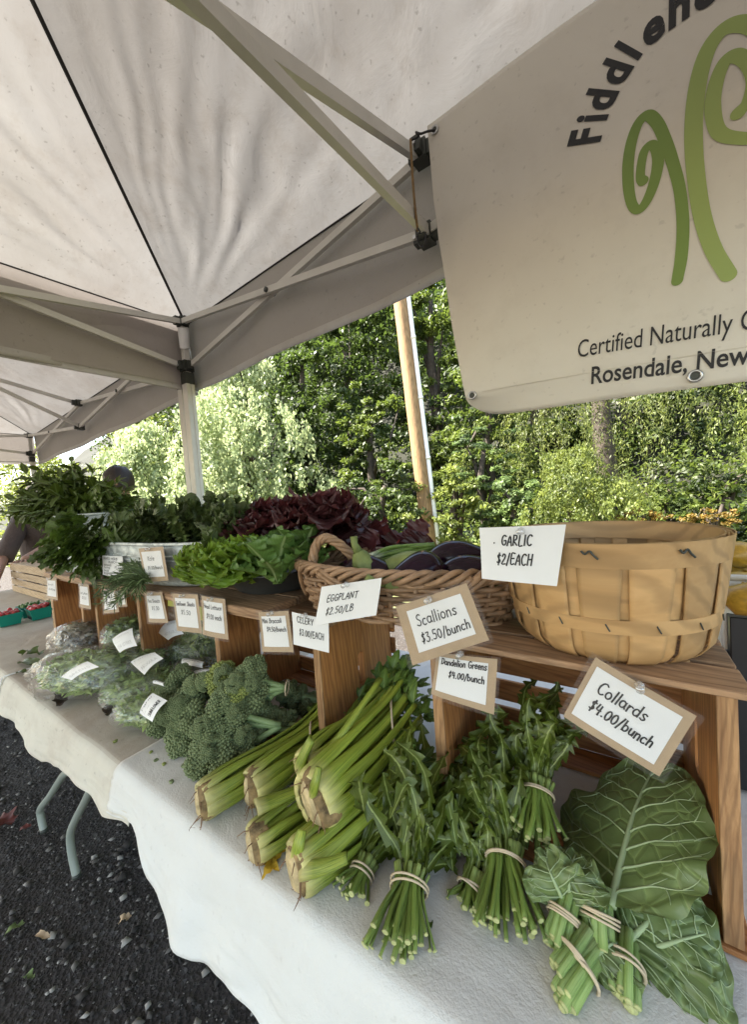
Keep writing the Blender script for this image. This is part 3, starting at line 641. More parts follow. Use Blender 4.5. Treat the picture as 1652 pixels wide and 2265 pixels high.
# ------------------------------------------------------------------ tents
YW = -0.052
EX = A(math.cos(YW), math.sin(YW), 0); EY = A(math.sin(YW), -math.cos(YW), 0)
def tent(O, ex, ey, w_, d_, zb, ze, zp, zl, zu, label, mid_cross=None, dark=False, fine=True):
    """O = far left corner on the ground; ex along the back, ey towards the customers"""
    t = thing('canopy_tent', label, 'tent', O + ex*w_/2 + ey*d_/2, 'white pop-up canopy tents over the stalls')
    Z = lambda p, z: A(p[0], p[1], T+z)
    cs = [O, O+ex*w_, O+ex*w_+ey*d_, O+ey*d_]; pk = Z(O+ex*w_/2+ey*d_/2, zp)
    for k in range(4):
        a0, a1 = Z(cs[k], ze), Z(cs[(k+1) % 4], ze); n = nz(np.cross(a1-a0, pk-a0)); mb = MB(); rows = []
        na, nb_ = (110, 80) if (fine and k in (0, 3)) else (30, 20)
        if n[2] < 0: n = -n
        for i in range(nb_+1):
            b = (i/nb_)**1.2; row = []
            for j in range(na+1):
                a = j/na; e = a0*(1-a)+a1*a; p = e*(1-b)+pk*b; d = 0
                for cc, sg in ((a0, 1), (a1, -1)):
                    v = p-cc; r_ = np.linalg.norm(v); eu = nz(a1-a0)*sg
                    th = math.atan2(np.linalg.norm(np.cross(eu, v)), float(eu @ v)) if r_ > 1e-6 else 0
                    fall = math.exp(-((r_-0.75)/0.65)**2)*min(1, r_*3)
                    thn = th+0.10*fbm((r_*0.8, th*2, k), 1.5)
                    d += fall*(0.0095*math.sin(thn*31+k+2*fbm((r_, th*3, k), 2))*math.sin(min(1, th/0.62)*PI*0.9)+0.006*math.sin(thn*57+2*k))*(1 if th < 0.75 else 0.5)
                d += 0.012*fbm((p[0], p[1], 11+k), 2.0) + 0.0045*fbm((p[0]*1.4+p[1], p[1]*0.7, 3), 8.0, 4)*(1-b)
                d -= 0.028*math.sin(PI*a)*math.sin(PI*min(1, b*1.3))*(1-b)
                edge = min(1, b*9)*(1-b)*min(1, 8*min(a, 1-a)+b*0.4)
                row.append(p + n*d*edge)
            rows.append(row)
        mb.grid(rows); mb.build('roof_panel', M['tent'], t, True)
        # valance with a stitched hem
        s = nz(a1-a0); out = nz(np.cross(s, A(0, 0, 1))); 
        if (a0-pk) @ out < 0: out = -out
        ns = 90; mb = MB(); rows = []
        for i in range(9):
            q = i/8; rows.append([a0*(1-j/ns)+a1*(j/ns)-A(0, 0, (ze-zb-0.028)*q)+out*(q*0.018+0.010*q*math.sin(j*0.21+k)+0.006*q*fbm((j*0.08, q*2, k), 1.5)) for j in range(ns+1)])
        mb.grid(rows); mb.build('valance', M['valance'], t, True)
        mb = MB(); rows = []
        lastrow = rows_last = [a0*(1-j/ns)+a1*(j/ns)-A(0, 0, (ze-zb-0.028))+out*(0.018+0.010*math.sin(j*0.21+k)+0.006*fbm((j*0.08, 2, k), 1.5)) for j in range(ns+1)]
        for zz, oo in ((0.004, -0.003), (-0.014, -0.0045), (-0.028, -0.0035), (-0.030, 0.0), (-0.028, 0.003)): rows.append([p+A(0, 0, zz)+out*oo for p in lastrow])
        mb.grid(rows); mb.build('hem', M['tent'], t, True)
        mb = MB(); mb.tube([a0+A(0, 0, -0.002)-out*.003, a1+A(0, 0, -0.002)-out*.003], 0.0032, 6); mb.build('eave_seam', M['tentseam'], t)
        mb = MB(); hp = [a0*(1-q)+pk*q-A(0, 0, 0.008) for q in np.linspace(0.0, 1, 12)]; sd = nz(np.cross(pk-a0, A(0, 0, 1)))
        mb.grid([[h_-sd*0.0065, h_+A(0, 0, -0.004), h_+sd*0.0065] for h_ in hp]); mb.build('hip_seam', M['tentseam'], t)
    # frame
    ins = 0.045
    cc = [O+ex*ins+ey*ins, O+ex*(w_-ins)+ey*ins, O+ex*(w_-ins)+ey*(d_-ins), O+ex*ins+ey*(d_-ins)]
    mids = []
    def bar(a, b, wd=0.016, hh=0.026):
        v = nz(b-a); up_ = A(0, 0, 1); s = nz(np.cross(v, up_)); uu = np.cross(s, v)
        mbb = MB(); R = np.stack([v, s, uu], 1); mbb.box((a+b)/2, (np.linalg.norm(b-a), wd, hh), R); 
        o = mbb.build('truss_bar', M['frame'], t); return o
    def bracket(p, s=0.022, h=0.05):
        mbb = MB(); mbb.box(p, (s*2, s*2, h)); mbb.box(p+ex*0.03, (0.03, 0.028, h*0.8)); mbb.box(p+ey*0.03, (0.028, 0.03, h*0.8)); mbb.box(p-ex*0.028, (0.02, 0.03, h*0.7))
        o = mbb.build('bracket', M['bracket'], t)
        mb2 = MB(); mb2.tube([p+ey*0.044, p+ey*0.05], 0.006, 8); mb2.build('bolt', M['steel'], o)
        mb2 = MB(); mb2.tube([p+ey*0.014-ex*0.03, p+ey*0.022-ex*0.03], 0.007, 8); mb2.build('bolt', M['steel'], o); return o
    for k in range(4):
        c = cc[k]; mb = MB(); r = 0.019
        sec = [(x*r/0.019, y*r/0.019) for x, y in [(-.9, -1), (.9, -1), (1, -.9), (1, -.25), (.8, -.15), (.8, .15), (1, .25), (1, .9), (.9, 1), (-.9, 1), (-1, .9), (-1, .25), (-.8, .15), (-.8, -.15), (-1, -.25), (-1, -.9)]]
        mb.tube([Z(c, -T), Z(c, zl-0.05)], 0.023, sec=sec, up=(0, 1, 0)); lg = mb.build('leg', M['frame'], t)
        mb = MB(); mb.tube([Z(c, zl-0.05), Z(c, zu)], 0.0145, sec=[(-1, -1), (1, -1), (1, 1), (-1, 1)], up=(0, 1, 0)); mb.build('inner_tube', M['frame'], lg)
        bracket(Z(c, zu)); bracket(Z(c, zl), 0.026, 0.055)
        mb = MB(); mb.box(Z(c, zl-0.065), (0.048, 0.048, 0.06)); mb.build('collar', M['bracket'], t)
    for k in range(4):
        a, b = cc[k], cc[(k+1) % 4]; m = (a+b)/2; mids.append(m); s = nz(b-a); o_ = nz(np.cross(s, A(0, 0, 1)))*0.010
        bracket(Z(m, zu)); bracket(Z(m, zl))
        for p, q in ((a, m), (b, m)):
            bar(Z(p, zu)+o_, Z(q, zl)+o_); bar(Z(p, zl)-o_, Z(q, zu)-o_)
            pv = (Z(p, zu)+Z(q, zl))/2; mb = MB(); mb.tube([pv-o_*2.4, pv+o_*2.4], 0.011, 10); mb.build('pivot', M['bracket'], t, True)
    ctr = (cc[0]+cc[2])/2
    for k in range(4):
        m = mids[k]; o_ = nz(np.cross(ctr-m, A(0, 0, 1)))*0.010; hu, hl = zp-0.12, zp-0.42
        if mid_cross is not None:
            X = Z(m+(ctr-m)*mid_cross[0], mid_cross[1]); v1 = X-Z(m, zu); v2 = X-Z(m, zl); kk = 1/mid_cross[0]
            bar(Z(m, zu)+o_, Z(m, zu)+v1*kk+o_, 0.018, 0.030); bar(Z(m, zl)-o_, Z(m, zl)+v2*kk-o_, 0.018, 0.030)
        else:
            bar(Z(m, zu)+o_, Z(ctr, hl)+o_); bar(Z(m, zl)-o_, Z(ctr, hu)-o_)
    mb = MB(); mb.tube([Z(ctr, hl), Z(ctr, zp-0.03)], 0.02, 10); mb.build('centre_post', M['frame'], t)
    return t, Z, cc
C0 = A(-2.0409, 0.6356, 0)
mx = C0[0]+1.5; cr = PX(452, -55, mx); print('CROSS', cr, (C0[1]-.08-cr[1])/1.45)
frac = (C0[1]-0.08-cr[1])/1.45
TZB, TZE, TZP, TZL, TZU = 1.219, 1.577, 2.33, 1.326, 1.56
main_tent, Zf, mc = tent(C0, EX, EY, 3.0, 3.0, TZB, TZE, TZP, TZL, TZU, 'white canopy tent overhead, its back corner post behind the kale tub', mid_cross=(float(frac), float(cr[2]-T)))
c = Zf(mc[0], (TZL+TZU)/2+0.03); mb = MB(); rows = []
for i in range(7):
    q = i/6; rows.append([c + A(0.026*math.cos(a)*(1+.15*math.sin(q*5)), 0.026*math.sin(a), 0.055-0.11*q+0.006*math.sin(a*2)) for a in np.linspace(-PI*0.95, PI*0.35, 12)])
mb.grid(rows); mb.build('velcro_tab', M['paper'], main_tent, True)
pa = PY(175, 880, 0.74); pb_ = PY(70, 958, 0.83)
d2 = nz(A(pb_[0]-pa[0], pb_[1]-pa[1], 0)); half = np.linalg.norm((pb_-pa)[:2])
O2 = A(pb_[0], pb_[1], 0) + d2*0.03 + A(0, 0.02, 0)
ex2 = EX; w2 = float((C0-O2) @ ex2) - 0.015
tent2, Z2, mc2 = tent(O2, ex2, EY, w2, w2, TZB-0.01, TZE-0.03, TZP, TZL, TZU-0.03, 'second canopy tent, yellowish, beyond the main tent on the left')

# ------------------------------------------------------------------ banner
BY = 0.405                                   # y of the banner plane at x = 0, running parallel to the back of the tent
BSL = math.tan(YW)
def PB(a, b, off=0.0):
    d = ray(a, b); n = A(-BSL, 1, 0); t = ((A(0, BY-off, 0)-CAM) @ n)/(d @ n); return CAM + t*d
def bpt(a, b): p = PB(a, b); return A(p[0], p[2])
tl, bl = bpt(945, 280), bpt(1046, 925); tr, br = bpt(1700, -242), bpt(1652, 846)
BW = 1.75
topz = tl[1]; botz = bl[1]; slope_b = (br[1]-bl[1])/(br[0]-bl[0])
def BF(X, Zz, off=0.0):
    """banner surface: X, Z in the plane; soft bulge and a curl at its free left edge and foot"""
    fx = (X-tl[0]); fz = (topz-Zz)/(topz-botz)
    y = BY-0.012*math.sin(fx*5.0)*fz-0.010*fz*fz+0.008*fbm((X, Zz, 1), 2.5)
    y += 0.03*math.exp(-max(0, fx-0.06*fz)/0.05)*max(0, math.sin(PI*min(1, fz*1.02)))*0.8
    y += 0.05*max(0, fz-0.93)/0.07*math.exp(-max(0, fx-0.1)/0.14)
    return A(X, y+BSL*X-off, Zz)
def bedge(fz):   # the left edge, drawn from the photograph
    us = [(945, 280), (949, 360), (953, 440), (962, 520), (975, 600), (990, 690), (1004, 760), (1022, 840), (1034, 890), (1042, 912)]
    ps = [bpt(*q) for q in us]; z = topz-(topz-botz)*fz
    return float(np.interp(-z, [-p[1] for p in ps], [p[0] for p in ps]))
bn = thing('banner', 'large cream vinyl farm banner with a green fiddlehead spiral hung from the tent', 'banner', (tl[0]+0.6, BY-0.02, T+1.3))
mb = MB(); rows = []
for i in range(71):
    fz = i/70; xl = bedge(fz); row = []
    for j in range(91):
        q = (j/90)**1.4; X = xl+(tl[0]+BW-xl)*q; zb_ = botz+slope_b*(X-bl[0]); z = topz+(zb_-topz)*fz
        if fz > 0.93: z += 0.035*((fz-0.93)/0.07)**2*math.exp(-(X-xl)/0.035)
        row.append(BF(X, z))
    rows.append(row)
mb.grid(rows); o = mb.build('vinyl_sheet', M['banner'], bn, True)
mod = o.modifiers.new('thickness', 'SOLIDIFY'); mod.thickness = 0.0012; mod.offset = 1
# folded hem along the foot and the left edge
mb = MB(); mb.grid([[BF(X, botz+slope_b*(X-bl[0])+0.062-0.0*k, 0.0016) if k == 0 else BF(X, botz+slope_b*(X-bl[0])+0.0595, 0.0001) for k in (0, 1)] for X in np.linspace(bl[0]+0.03, tl[0]+BW, 60)])
mb.build('hem_fold', M['banner'], bn)
def glyph_mesh(s, bold=0.0, shear=0.0):
    cu = bpy.data.curves.new('txt', 'FONT'); cu.body = s; cu.size = 1.0; cu.offset = bold; cu.shear = shear; cu.resolution_u = 4; cu.align_x = 'LEFT'
    ob = bpy.data.objects.new('txt', cu); COL.objects.link(ob); dg = bpy.context.evaluated_depsgraph_get(); me = bpy.data.meshes.new_from_object(ob.evaluated_get(dg))
    V = [tuple(v.co) for v in me.vertices]; F_ = [tuple(p.vertices) for p in me.polygons]
    bpy.data.objects.remove(ob); bpy.data.curves.remove(cu); bpy.data.meshes.remove(me); return np.array(V), F_
def put_text(mb, s, x0, x1, p0, pdir, hcap, bold, shear=0.0, center=False):
    V, F_ = glyph_mesh(s, bold, shear); capV, _ = glyph_mesh('H', 0); ch = capV[:, 1].max(); ky = hcap/ch
    w0, w1 = V[:, 0].min(), V[:, 0].max(); kx = ky if x1 is None else (x1-x0)/(w1-w0)
    pd = nz(np.append(pdir, 0))[:2]; pu = A(-pd[1], pd[0]); out = []
    for v in V:
        lx = (v[0]-w0)*kx + x0 - ((w1-w0)*kx/2 if center else 0); ly = v[1]*ky
        q = p0+pd*lx+pu*ly; out.append(BF(q[0], q[1], 0.0014))
    mb.add(out, F_)
mb = MB(); a, b = bpt(1279, 797), bpt(1652, 734); put_text(mb, 'Certified Naturally Grown', 0, 1.30*float(np.linalg.norm(b-a)), a, b-a, 0.036, 0.0); stuff(mb.build('lettering', M['black'], bn))
mb = MB(); a, b = bpt(1308, 853), bpt(1652, 808); put_text(mb, 'Rosendale, New York', 0, 1.36*float(np.linalg.norm(b-a)), a, b-a, 0.034, 0.014); stuff(mb.build('lettering', M['black'], bn))
mb = MB()
arc = [('F', (1322, 316), (1308, 262)), ('i', (1338, 262), (1328, 232)), ('d', (1356, 238), (1380, 186)), ('d', (1392, 170), (1420, 120)), ('l', (1424, 118), (1448, 88)), ('e', (1444, 118), (1484, 70)), ('h', (1492, 76), (1532, 38)), ('e', (1546, 34), (1590, 2)), ('a', (1598, 2), (1650, -30))]
# the line of letters runs on an arc: its base points, in the plane of the banner
bs_ = [bpt(1324, 318), bpt(1336, 275), bpt(1352, 234), bpt(1384, 172), bpt(1425, 112), bpt(1450, 88), bpt(1490, 62), bpt(1540, 28), bpt(1590, 2), bpt(1640, -18)]
bsp = cat_mull([A(p[0], p[1], 0) for p in bs_], 12); bl_ = [0.0]
for i in range(1, len(bsp)): bl_.append(bl_[-1]+float(np.linalg.norm(bsp[i]-bsp[i-1])))
cap0 = glyph_mesh('H', 0)[0][:, 1].max(); gw = [(glyph_mesh(ch, 0.026, 0.12)[0][:, 0].max()-glyph_mesh(ch, 0.026, 0.12)[0][:, 0].min())*0.060/cap0+0.0035 for ch in 'Fiddlehea']
sc_ = bl_[8*12]/sum(gw[:8]); pos = 0.0
for ch, g_ in zip('Fiddlehea', gw):
    mb = MB(); w_ = g_*sc_; f_ = lambda q: A(float(np.interp(q, bl_, [p[0] for p in bsp])), float(np.interp(q, bl_, [p[1] for p in bsp])))
    p0_, p1_ = f_(pos), f_(pos+w_); put_text(mb, ch, 0, (g_-0.0035)*sc_, p0_, p1_-p0_, 0.060, 0.038, 0.12); mb.build('letter', M['black'], bn); pos += w_
def stroke(mb, pts, wd, off=0.0010):
    P = [bpt(859+.48*x, .48*y) for x, y in pts]; wds = [w_*0.48 for w_ in wd]
    cp = cat_mull([A(p[0], p[1], 0) for p in P], 7); cw = np.interp(np.linspace(0, len(P)-1, len(cp)), range(len(P)), wds)
    rows = []
    sc = [np.linalg.norm(bpt(859+.48*x+5, .48*y)-bpt(859+.48*x-5, .48*y))/10 for x, y in pts]; csc = np.interp(np.linspace(0, len(P)-1, len(cp)), range(len(P)), sc)
    hw = cw*csc/2
    ext = []
    for i in range(len(cp)):
        tg = nz(cp[min(i+1, len(cp)-1)]-cp[max(i-1, 0)]); s = A(-tg[1], tg[0], 0); ext.append((cp[i], s, hw[i], tg))
    c, s, h, tg = ext[0]
    for a in (80, 60, 40, 20): rows.append((c-tg*h*math.sin(math.radians(a)), s, h*math.cos(math.radians(a))))
    rows += [(c, s, h) for c, s, h, _ in ext]
    c, s, h, tg = ext[-1]
    for a in (20, 40, 60, 80): rows.append((c+tg*h*math.sin(math.radians(a)), s, h*math.cos(math.radians(a))))
    mb.grid([[BF(*(c+s*h*q)[:2], off) for q in (-1, -0.33, .33, 1)] for c, s, h in rows])
mb = MB(); stroke(mb, [(1326, 1308), (1345, 1200), (1354, 1050), (1340, 900), (1312, 780), (1278, 670), (1240, 580), (1195, 540), (1152, 575), (1120, 660), (1104, 770), (1106, 880), (1122, 960), (1150, 985), (1184, 950), (1218, 870), (1240, 770), (1232, 700), (1208, 676), (1180, 705), (1165, 765), (1160, 830), (1172, 850)], [52, 56, 54, 50, 50, 50, 48, 46, 46, 48, 48, 46, 42, 40, 44, 48, 50, 44, 40, 40, 38, 38, 46]); mb.build('spiral_print', M['green1'], bn)
mb = MB(); stroke(mb, [(1560, 1278), (1490, 1160), (1440, 1000), (1412, 820), (1403, 620), (1420, 420), (1462, 260), (1530, 160), (1610, 125), (1700, 150), (1780, 260), (1810, 420), (1780, 560), (1700, 640), (1610, 652), (1520, 625), (1492, 520), (1505, 400), (1545, 300), (1598, 270), (1650, 300), (1675, 380), (1650, 480), (1608, 535)], [78, 76, 74, 74, 74, 74, 72, 72, 74, 76, 76, 76, 72, 66, 60, 62, 66, 64, 62, 62, 60, 54, 50, 66], 0.0012); mb.build('spiral_print', M['green2'], bn)
def ring_on(parent, c, nrm, r, name='grommet'):
    nrm = nz(nrm); a = nz(np.cross(nrm, A(0.1, 0, 1))); b = np.cross(nrm, a); mb = MB()
    pts = [c+(a*math.cos(2*PI*k/20)+b*math.sin(2*PI*k/20))*r for k in range(21)]
    mb.tube(pts, r*0.28, 8, cap=False); return mb.build(name, M['steel'], parent, True)
for (a, b), r in (((961, 289), 0.009), ((1048, 877), 0.009), ((1534, 836), 0.0095)):
    p = bpt(a, b); q = BF(p[0], p[1], 0.003); o = ring_on(bn, q, A(0, -1, 0), r)
    mb = MB(); mb.tube([q+A(0, 0.0015, 0), q+A(0, -0.001, 0)], r*0.72, 14); mb.build('eyelet_hole', M['bracket'], o)
# cord tying the banner to the truss
def cordy(name, label, pts, r, m):
    mb = MB(); mb.tube(cat_mull(pts, 6), r, 7); return tag(mb.build(name, M[m], None, True), label, 'cord')
cordy('cord', 'brown cord hanging beside the left edge of the banner', [PB(908, 310, 0.02), PB(909, 330, 0.03), PB(913, 400, 0.03), PB(918, 460, 0.03), PB(924, 512, 0.02)], 0.0035, 'cord')
cordy('tie', 'thin black tie from the top grommet of the banner to the tent bar', [PB(961, 289, 0.005), PB(945, 292, 0.02), PB(930, 297, 0.04), PB(920, 294, 0.03), PB(926, 302, 0.02), PB(908, 312, 0.01)], 0.0028, 'black')
cordy('tie', 'looped black tie at the lower end of the brown cord', [PB(924, 505, 0.02), PB(929, 515, 0.04), PB(923, 520, 0.03), PB(926, 540, 0.03), PB(934, 548, 0.03), PB(941, 535, 0.02), PB(941, 515, 0.01)], 0.0024, 'black')

# ------------------------------------------------------------------ utility pole behind
def polewood():
    return wood('pole_wood', (0.40, 0.25, 0.12), (0.27, 0.15, 0.06), gs=0.5, stain=0.5, rough=0.8, bump=0.8)
M['pole'] = polewood()
p0, p1 = PY(955, 1240, 5.0), PY(872, 560, 5.0)
dv = (p1-p0); p0 = p0 - dv*((p0[2]+0.15)/dv[2]); p1 = p0+(p1-p0)*1.6
pt_ = thing('utility_pole', 'leaning wooden utility pole with a white conduit behind the stall', 'pole', p0)
L = np.linalg.norm(p1-p0); v = nz(p1-p0)
mb = MB(); path = [A(k/30*L, 0, 0) for k in range(31)]; mb.tube(path, [0.122-0.015*k/30+0.002*math.sin(k*2.1) for k in range(31)], 18, up=(0, 0, 1))
me = mb.mesh('pole_shaft', M['pole'], True); s = nz(np.cross(v, A(0, 1, 0))); R = np.stack([v, np.cross(s, v)*-1, s], 1)
if np.linalg.det(R) < 0: R[:, 1] *= -1
place('pole_shaft', me, pt_, p0, R)
rt = nz(A(CR[0], CR[1], 0)); mb = MB(); off = rt*0.135-nz(A(CF[0], CF[1], 0))*0.06
mb.tube([p0+off+v*L*k/8 for k in range(9)], 0.036, 12); cdt = mb.build('conduit', M['paper'], pt_, True)
for k in range(1, 9):
    mb = MB(); q = p0+off+v*(k*1.0); mb.tube([q, q+v*0.05], 0.047, 12); mb.build('clamp', M['frame'], pt_, True)

# ------------------------------------------------------------------ trees and shrubs
def tleaf(name, c, c2, tr=0.35):
    return leafmat(name, c, c2, rough=0.55, tr=tr, trc=tuple(x*1.7 for x in c), attr=True, rand=False, bump=0.0, hue=0.3)
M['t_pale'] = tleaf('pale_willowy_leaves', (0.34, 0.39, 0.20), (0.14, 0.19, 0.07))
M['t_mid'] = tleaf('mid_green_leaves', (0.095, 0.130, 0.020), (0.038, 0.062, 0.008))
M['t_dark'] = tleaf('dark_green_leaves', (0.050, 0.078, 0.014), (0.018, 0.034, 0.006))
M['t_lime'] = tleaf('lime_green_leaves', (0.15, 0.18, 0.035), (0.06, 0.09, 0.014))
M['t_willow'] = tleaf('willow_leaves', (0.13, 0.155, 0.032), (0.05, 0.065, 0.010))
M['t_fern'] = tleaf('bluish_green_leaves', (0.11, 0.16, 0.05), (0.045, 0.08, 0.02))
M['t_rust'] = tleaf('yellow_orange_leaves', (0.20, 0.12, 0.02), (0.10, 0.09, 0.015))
M['bark'] = simple('dark_bark', (0.055, 0.042, 0.032), 0.9, 0.5, 12, 0.9, 30)
def foliage(name, C, Nrm, Dr, size, mat, parent, rnd, asp=0.45):
    """diamond leaves at C, facing Nrm, pointing along Dr"""
    N = len(C); sz = size*rng.uniform(0.6, 1.3, (N, 1)); d = Dr/(np.linalg.norm(Dr, axis=1, keepdims=True)+1e-9)
    s = np.cross(Nrm, d); s /= (np.linalg.norm(s, axis=1, keepdims=True)+1e-9); b = base_of(parent)
    V = np.stack([C-d*sz*.5, C+s*sz*asp*.5-d*sz*0.05, C+d*sz*.5, C-s*sz*asp*.5-d*sz*0.05], 1)-b
    Q = np.arange(N*4).reshape(N, 4); me = big_mesh(name, V.reshape(-1, 3), Q, mat, rnd)
    return link_mesh(name, me, parent)
def clumps(centers, radii, per, flat=0.55, up=1.1, out=None, jit=0.7):
    """leaf positions in flattened clumps"""
    K = len(centers); c = np.repeat(centers, per, 0); r = np.repeat(radii, per)[:, None]
    g = rng.normal(0, 1, (K*per, 3)); g /= np.linalg.norm(g, axis=1, keepdims=True); rad = rng.uniform(0, 1, (K*per, 1))**0.45
    off = g*rad*r; off[:, 2] *= flat; P = c+off
    n = g*0.5+np.array([0, 0, up])+rng.normal(0, jit*0.5, (K*per, 3))
    d = rng.normal(0, 1, (K*per, 3)); d[:, 2] -= 0.5
    rn = np.clip(np.repeat(rng.uniform(0.15, 0.85, K), per)+rng.normal(0, 0.14, K*per), 0, 1)
    return P, n, d, rn
def trunk(parent, base, top, r, limbs=()):
    mb = MB(); b = np.asarray(base, float); t_ = np.asarray(top, float)
    path = [b*(1-q)+t_*q+A(0.06*math.sin(q*7), 0.05*math.sin(q*5+1), 0) for q in np.linspace(0, 1, 9)]
    mb.tube(path, [r*(1.25-0.9*q) for q in np.linspace(0, 1, 9)], 10); mb.build('trunk', M['bark'], parent, True)
    for e in limbs:
        mb = MB(); q = U(0.35, 0.85); s = b*(1-q)+t_*q; e = np.asarray(e, float); m_ = (s+e)/2+A(0, 0, 0.25)
        mb.tube([s, m_, e], [r*0.45, r*0.28, r*0.06], 7); mb.build('limb', M['bark'], parent, True)
def broad_tree(u, vtop, dist, width, label, mat, leaf=0.07, per=110, K=150, group='trees beyond the stalls', vbot=1150, flat=0.5, depth=0.7, name='leafy_tree', cr=(0.14, 0.26)):
    """tree whose crown stands at view distance dist, from vtop down to vbot"""
    top = PD(u, vtop, dist); bot = PD(u, vbot, dist); base = A(bot[0], bot[1], max(0, (bot[1]-9)*0.75)); h = top[2]-bot[2]; c = A(bot[0], bot[1], (top[2]+bot[2])/2)
    t = thing(name, label, 'tree', base, group); R_ = A(width/2, width/2*depth, h/2)
    g = rng.normal(0, 1, (K, 3)); g /= np.linalg.norm(g, axis=1, keepdims=True); g[:, 1] = -np.abs(g[:, 1])*0.9+rng.uniform(0, .35, K); rad = rng.uniform(0.35, 1.0, (K, 1))**0.6
    ctr = c+g*rad*R_*(1+0.18*rng.normal(0, 1, (K, 1)))
    rr = rng.uniform(cr[0], cr[1], K)*width*0.42
    P, n, d, rn = clumps(ctr, rr, per, flat); ok = P[:, 2] > base[2]-0.2
    foliage('crown', P[ok], n[ok], d[ok], leaf, mat, t, rn[ok], 0.55)
    trunk(t, base-A(0, 0, .3), c+A(0, 0, h*0.3), 0.05*math.sqrt(max(h, .5))+0.03, [ctr[k] for k in range(0, min(K, 30), 6)])
    return t
def drooping(u, vtop, vbot, dist, width, label, mat, strands=260, leaf=0.06, ln=(0.5, 1.1), group='trees beyond the stalls', name='weeping_tree', tiers=7, per=46, asp=0.45, trunk_r=0.1, cov=1.0):
    top = PD(u, vtop, dist); bot = PD(u, vbot, dist); base = A(bot[0], bot[1], max(0, (bot[1]-9)*0.75)); h = top[2]-bot[2]
    t = thing(name, label, 'tree', base, group); Cs, Ns, Ds, Rn = [], [], [], []
    lobes = []
    for k in range(tiers):
        q = (k+0.4)/tiers; wr = width/2*(0.25+0.75*q**0.7); a = U(0, 2*PI)
        for j in range(1+int(2+3*q)):
            a = U(-PI, 0.15); lobes.append((A(bot[0]+math.cos(a)*wr*U(.4, .8), bot[1]+math.sin(a)*wr*U(.3, .8), top[2]-h*q*0.85-U(0, .1)*h), wr*U(.35, .55)))
    for i in range(strands):
        lc, lr = lobes[random.randrange(len(lobes))]
        g = nz(A(random.gauss(0, 1), random.gauss(-0.4, 1), abs(random.gauss(0.2, 0.8)))); s = lc+g*lr*A(1, 1, 0.75)
        o = nz(A(g[0], g[1], 0)); l = U(*ln); tone = min(1, max(0, random.gauss(0.5, 0.2)))
        tt = rng.uniform(0, 1, per); wob = 0.05*np.sin(tt*9+i)
        P = s[None]+o[None]*(0.30*l*np.minimum(tt, .5)*2*0.5)[:, None]+np.array([0, 0, -1.0])[None]*(l*tt**1.35)[:, None]+rng.normal(0, leaf*0.55, (per, 3))+np.cross(o, A(0, 0, 1))[None]*wob[:, None]*0.5
        Cs.append(P); Ns.append(o[None]+rng.normal(0, .55, (per, 3))+np.array([0, 0, .45])); Ds.append(np.array([[0, 0, -1.0]])+rng.normal(0, .5, (per, 3))); Rn.append(np.clip(tone+rng.normal(0, .12, per), 0, 1))
    C_ = np.concatenate(Cs); foliage('crown', C_, np.concatenate(Ns), np.concatenate(Ds), leaf, mat, t, np.concatenate(Rn), asp)
    if trunk_r: trunk(t, base-A(0, 0, .3), A(bot[0], bot[1], top[2]-h*0.3), trunk_r, [l_[0] for l_ in lobes[::4]])
    return t
def backdrop_():
    pass
def backdrop():
    # dense woods on the hillside, beyond counting
    N = 3000; x = rng.uniform(-40, 22, N); y = rng.uniform(13, 32, N); z = (y-9)*0.75+rng.uniform(0.2, 7.0, N)
    P, n, d, rn = clumps(np.stack([x, y, z], 1), rng.uniform(0.5, 1.3, N), 55, 0.5)
    foliage('hillside_woods', P, n, d, 0.30, M['t_dark'], None, rn*0.8, 0.6)
    o = bpy.data.objects['hillside_woods']; stuff(o)
    # low undergrowth at the foot of the hill
    N = 1500; x = rng.uniform(-26, 12, N); y = rng.uniform(6.2, 12.5, N); z = rng.uniform(0.1, 1.1, N)+np.maximum(0, (y-9)*.75)
    P, n, d, rn = clumps(np.stack([x, y, z], 1), rng.uniform(0.25, 0.6, N), 60, 0.6)
    stuff(foliage('undergrowth', P, n, d, 0.12, M['t_mid'], None, rn*0.7, 0.5))
backdrop()
drooping(585, 770, 1230, 7.6, 3.7, 'pale green weeping tree with hanging twigs, right of the white corner post', M['t_pale'], 640, 0.085, (0.25, 0.75), tiers=9, per=44, asp=.5)
drooping(350, 940, 1240, 7.4, 2.9, 'low pale drooping tree left of the white corner post', M['t_pale'], 380, 0.085, (0.25, 0.6), tiers=6, per=44, asp=.5)
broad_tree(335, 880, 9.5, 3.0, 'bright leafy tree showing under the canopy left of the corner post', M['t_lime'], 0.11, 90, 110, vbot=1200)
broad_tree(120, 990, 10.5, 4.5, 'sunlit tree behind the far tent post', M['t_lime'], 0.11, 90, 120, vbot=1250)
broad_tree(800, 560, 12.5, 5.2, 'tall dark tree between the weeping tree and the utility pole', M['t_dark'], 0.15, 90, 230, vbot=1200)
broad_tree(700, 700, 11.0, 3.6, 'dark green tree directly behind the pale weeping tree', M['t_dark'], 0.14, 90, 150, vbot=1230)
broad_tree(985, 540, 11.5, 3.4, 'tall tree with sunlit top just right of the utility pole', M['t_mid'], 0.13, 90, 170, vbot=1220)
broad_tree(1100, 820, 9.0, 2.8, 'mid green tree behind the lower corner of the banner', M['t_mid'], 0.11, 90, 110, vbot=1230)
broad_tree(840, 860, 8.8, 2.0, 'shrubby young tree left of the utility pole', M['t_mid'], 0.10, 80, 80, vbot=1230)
broad_tree(1560, 720, 12.0, 6.5, 'broad dark tree under the right end of the banner', M['t_dark'], 0.14, 90, 200, vbot=1200)
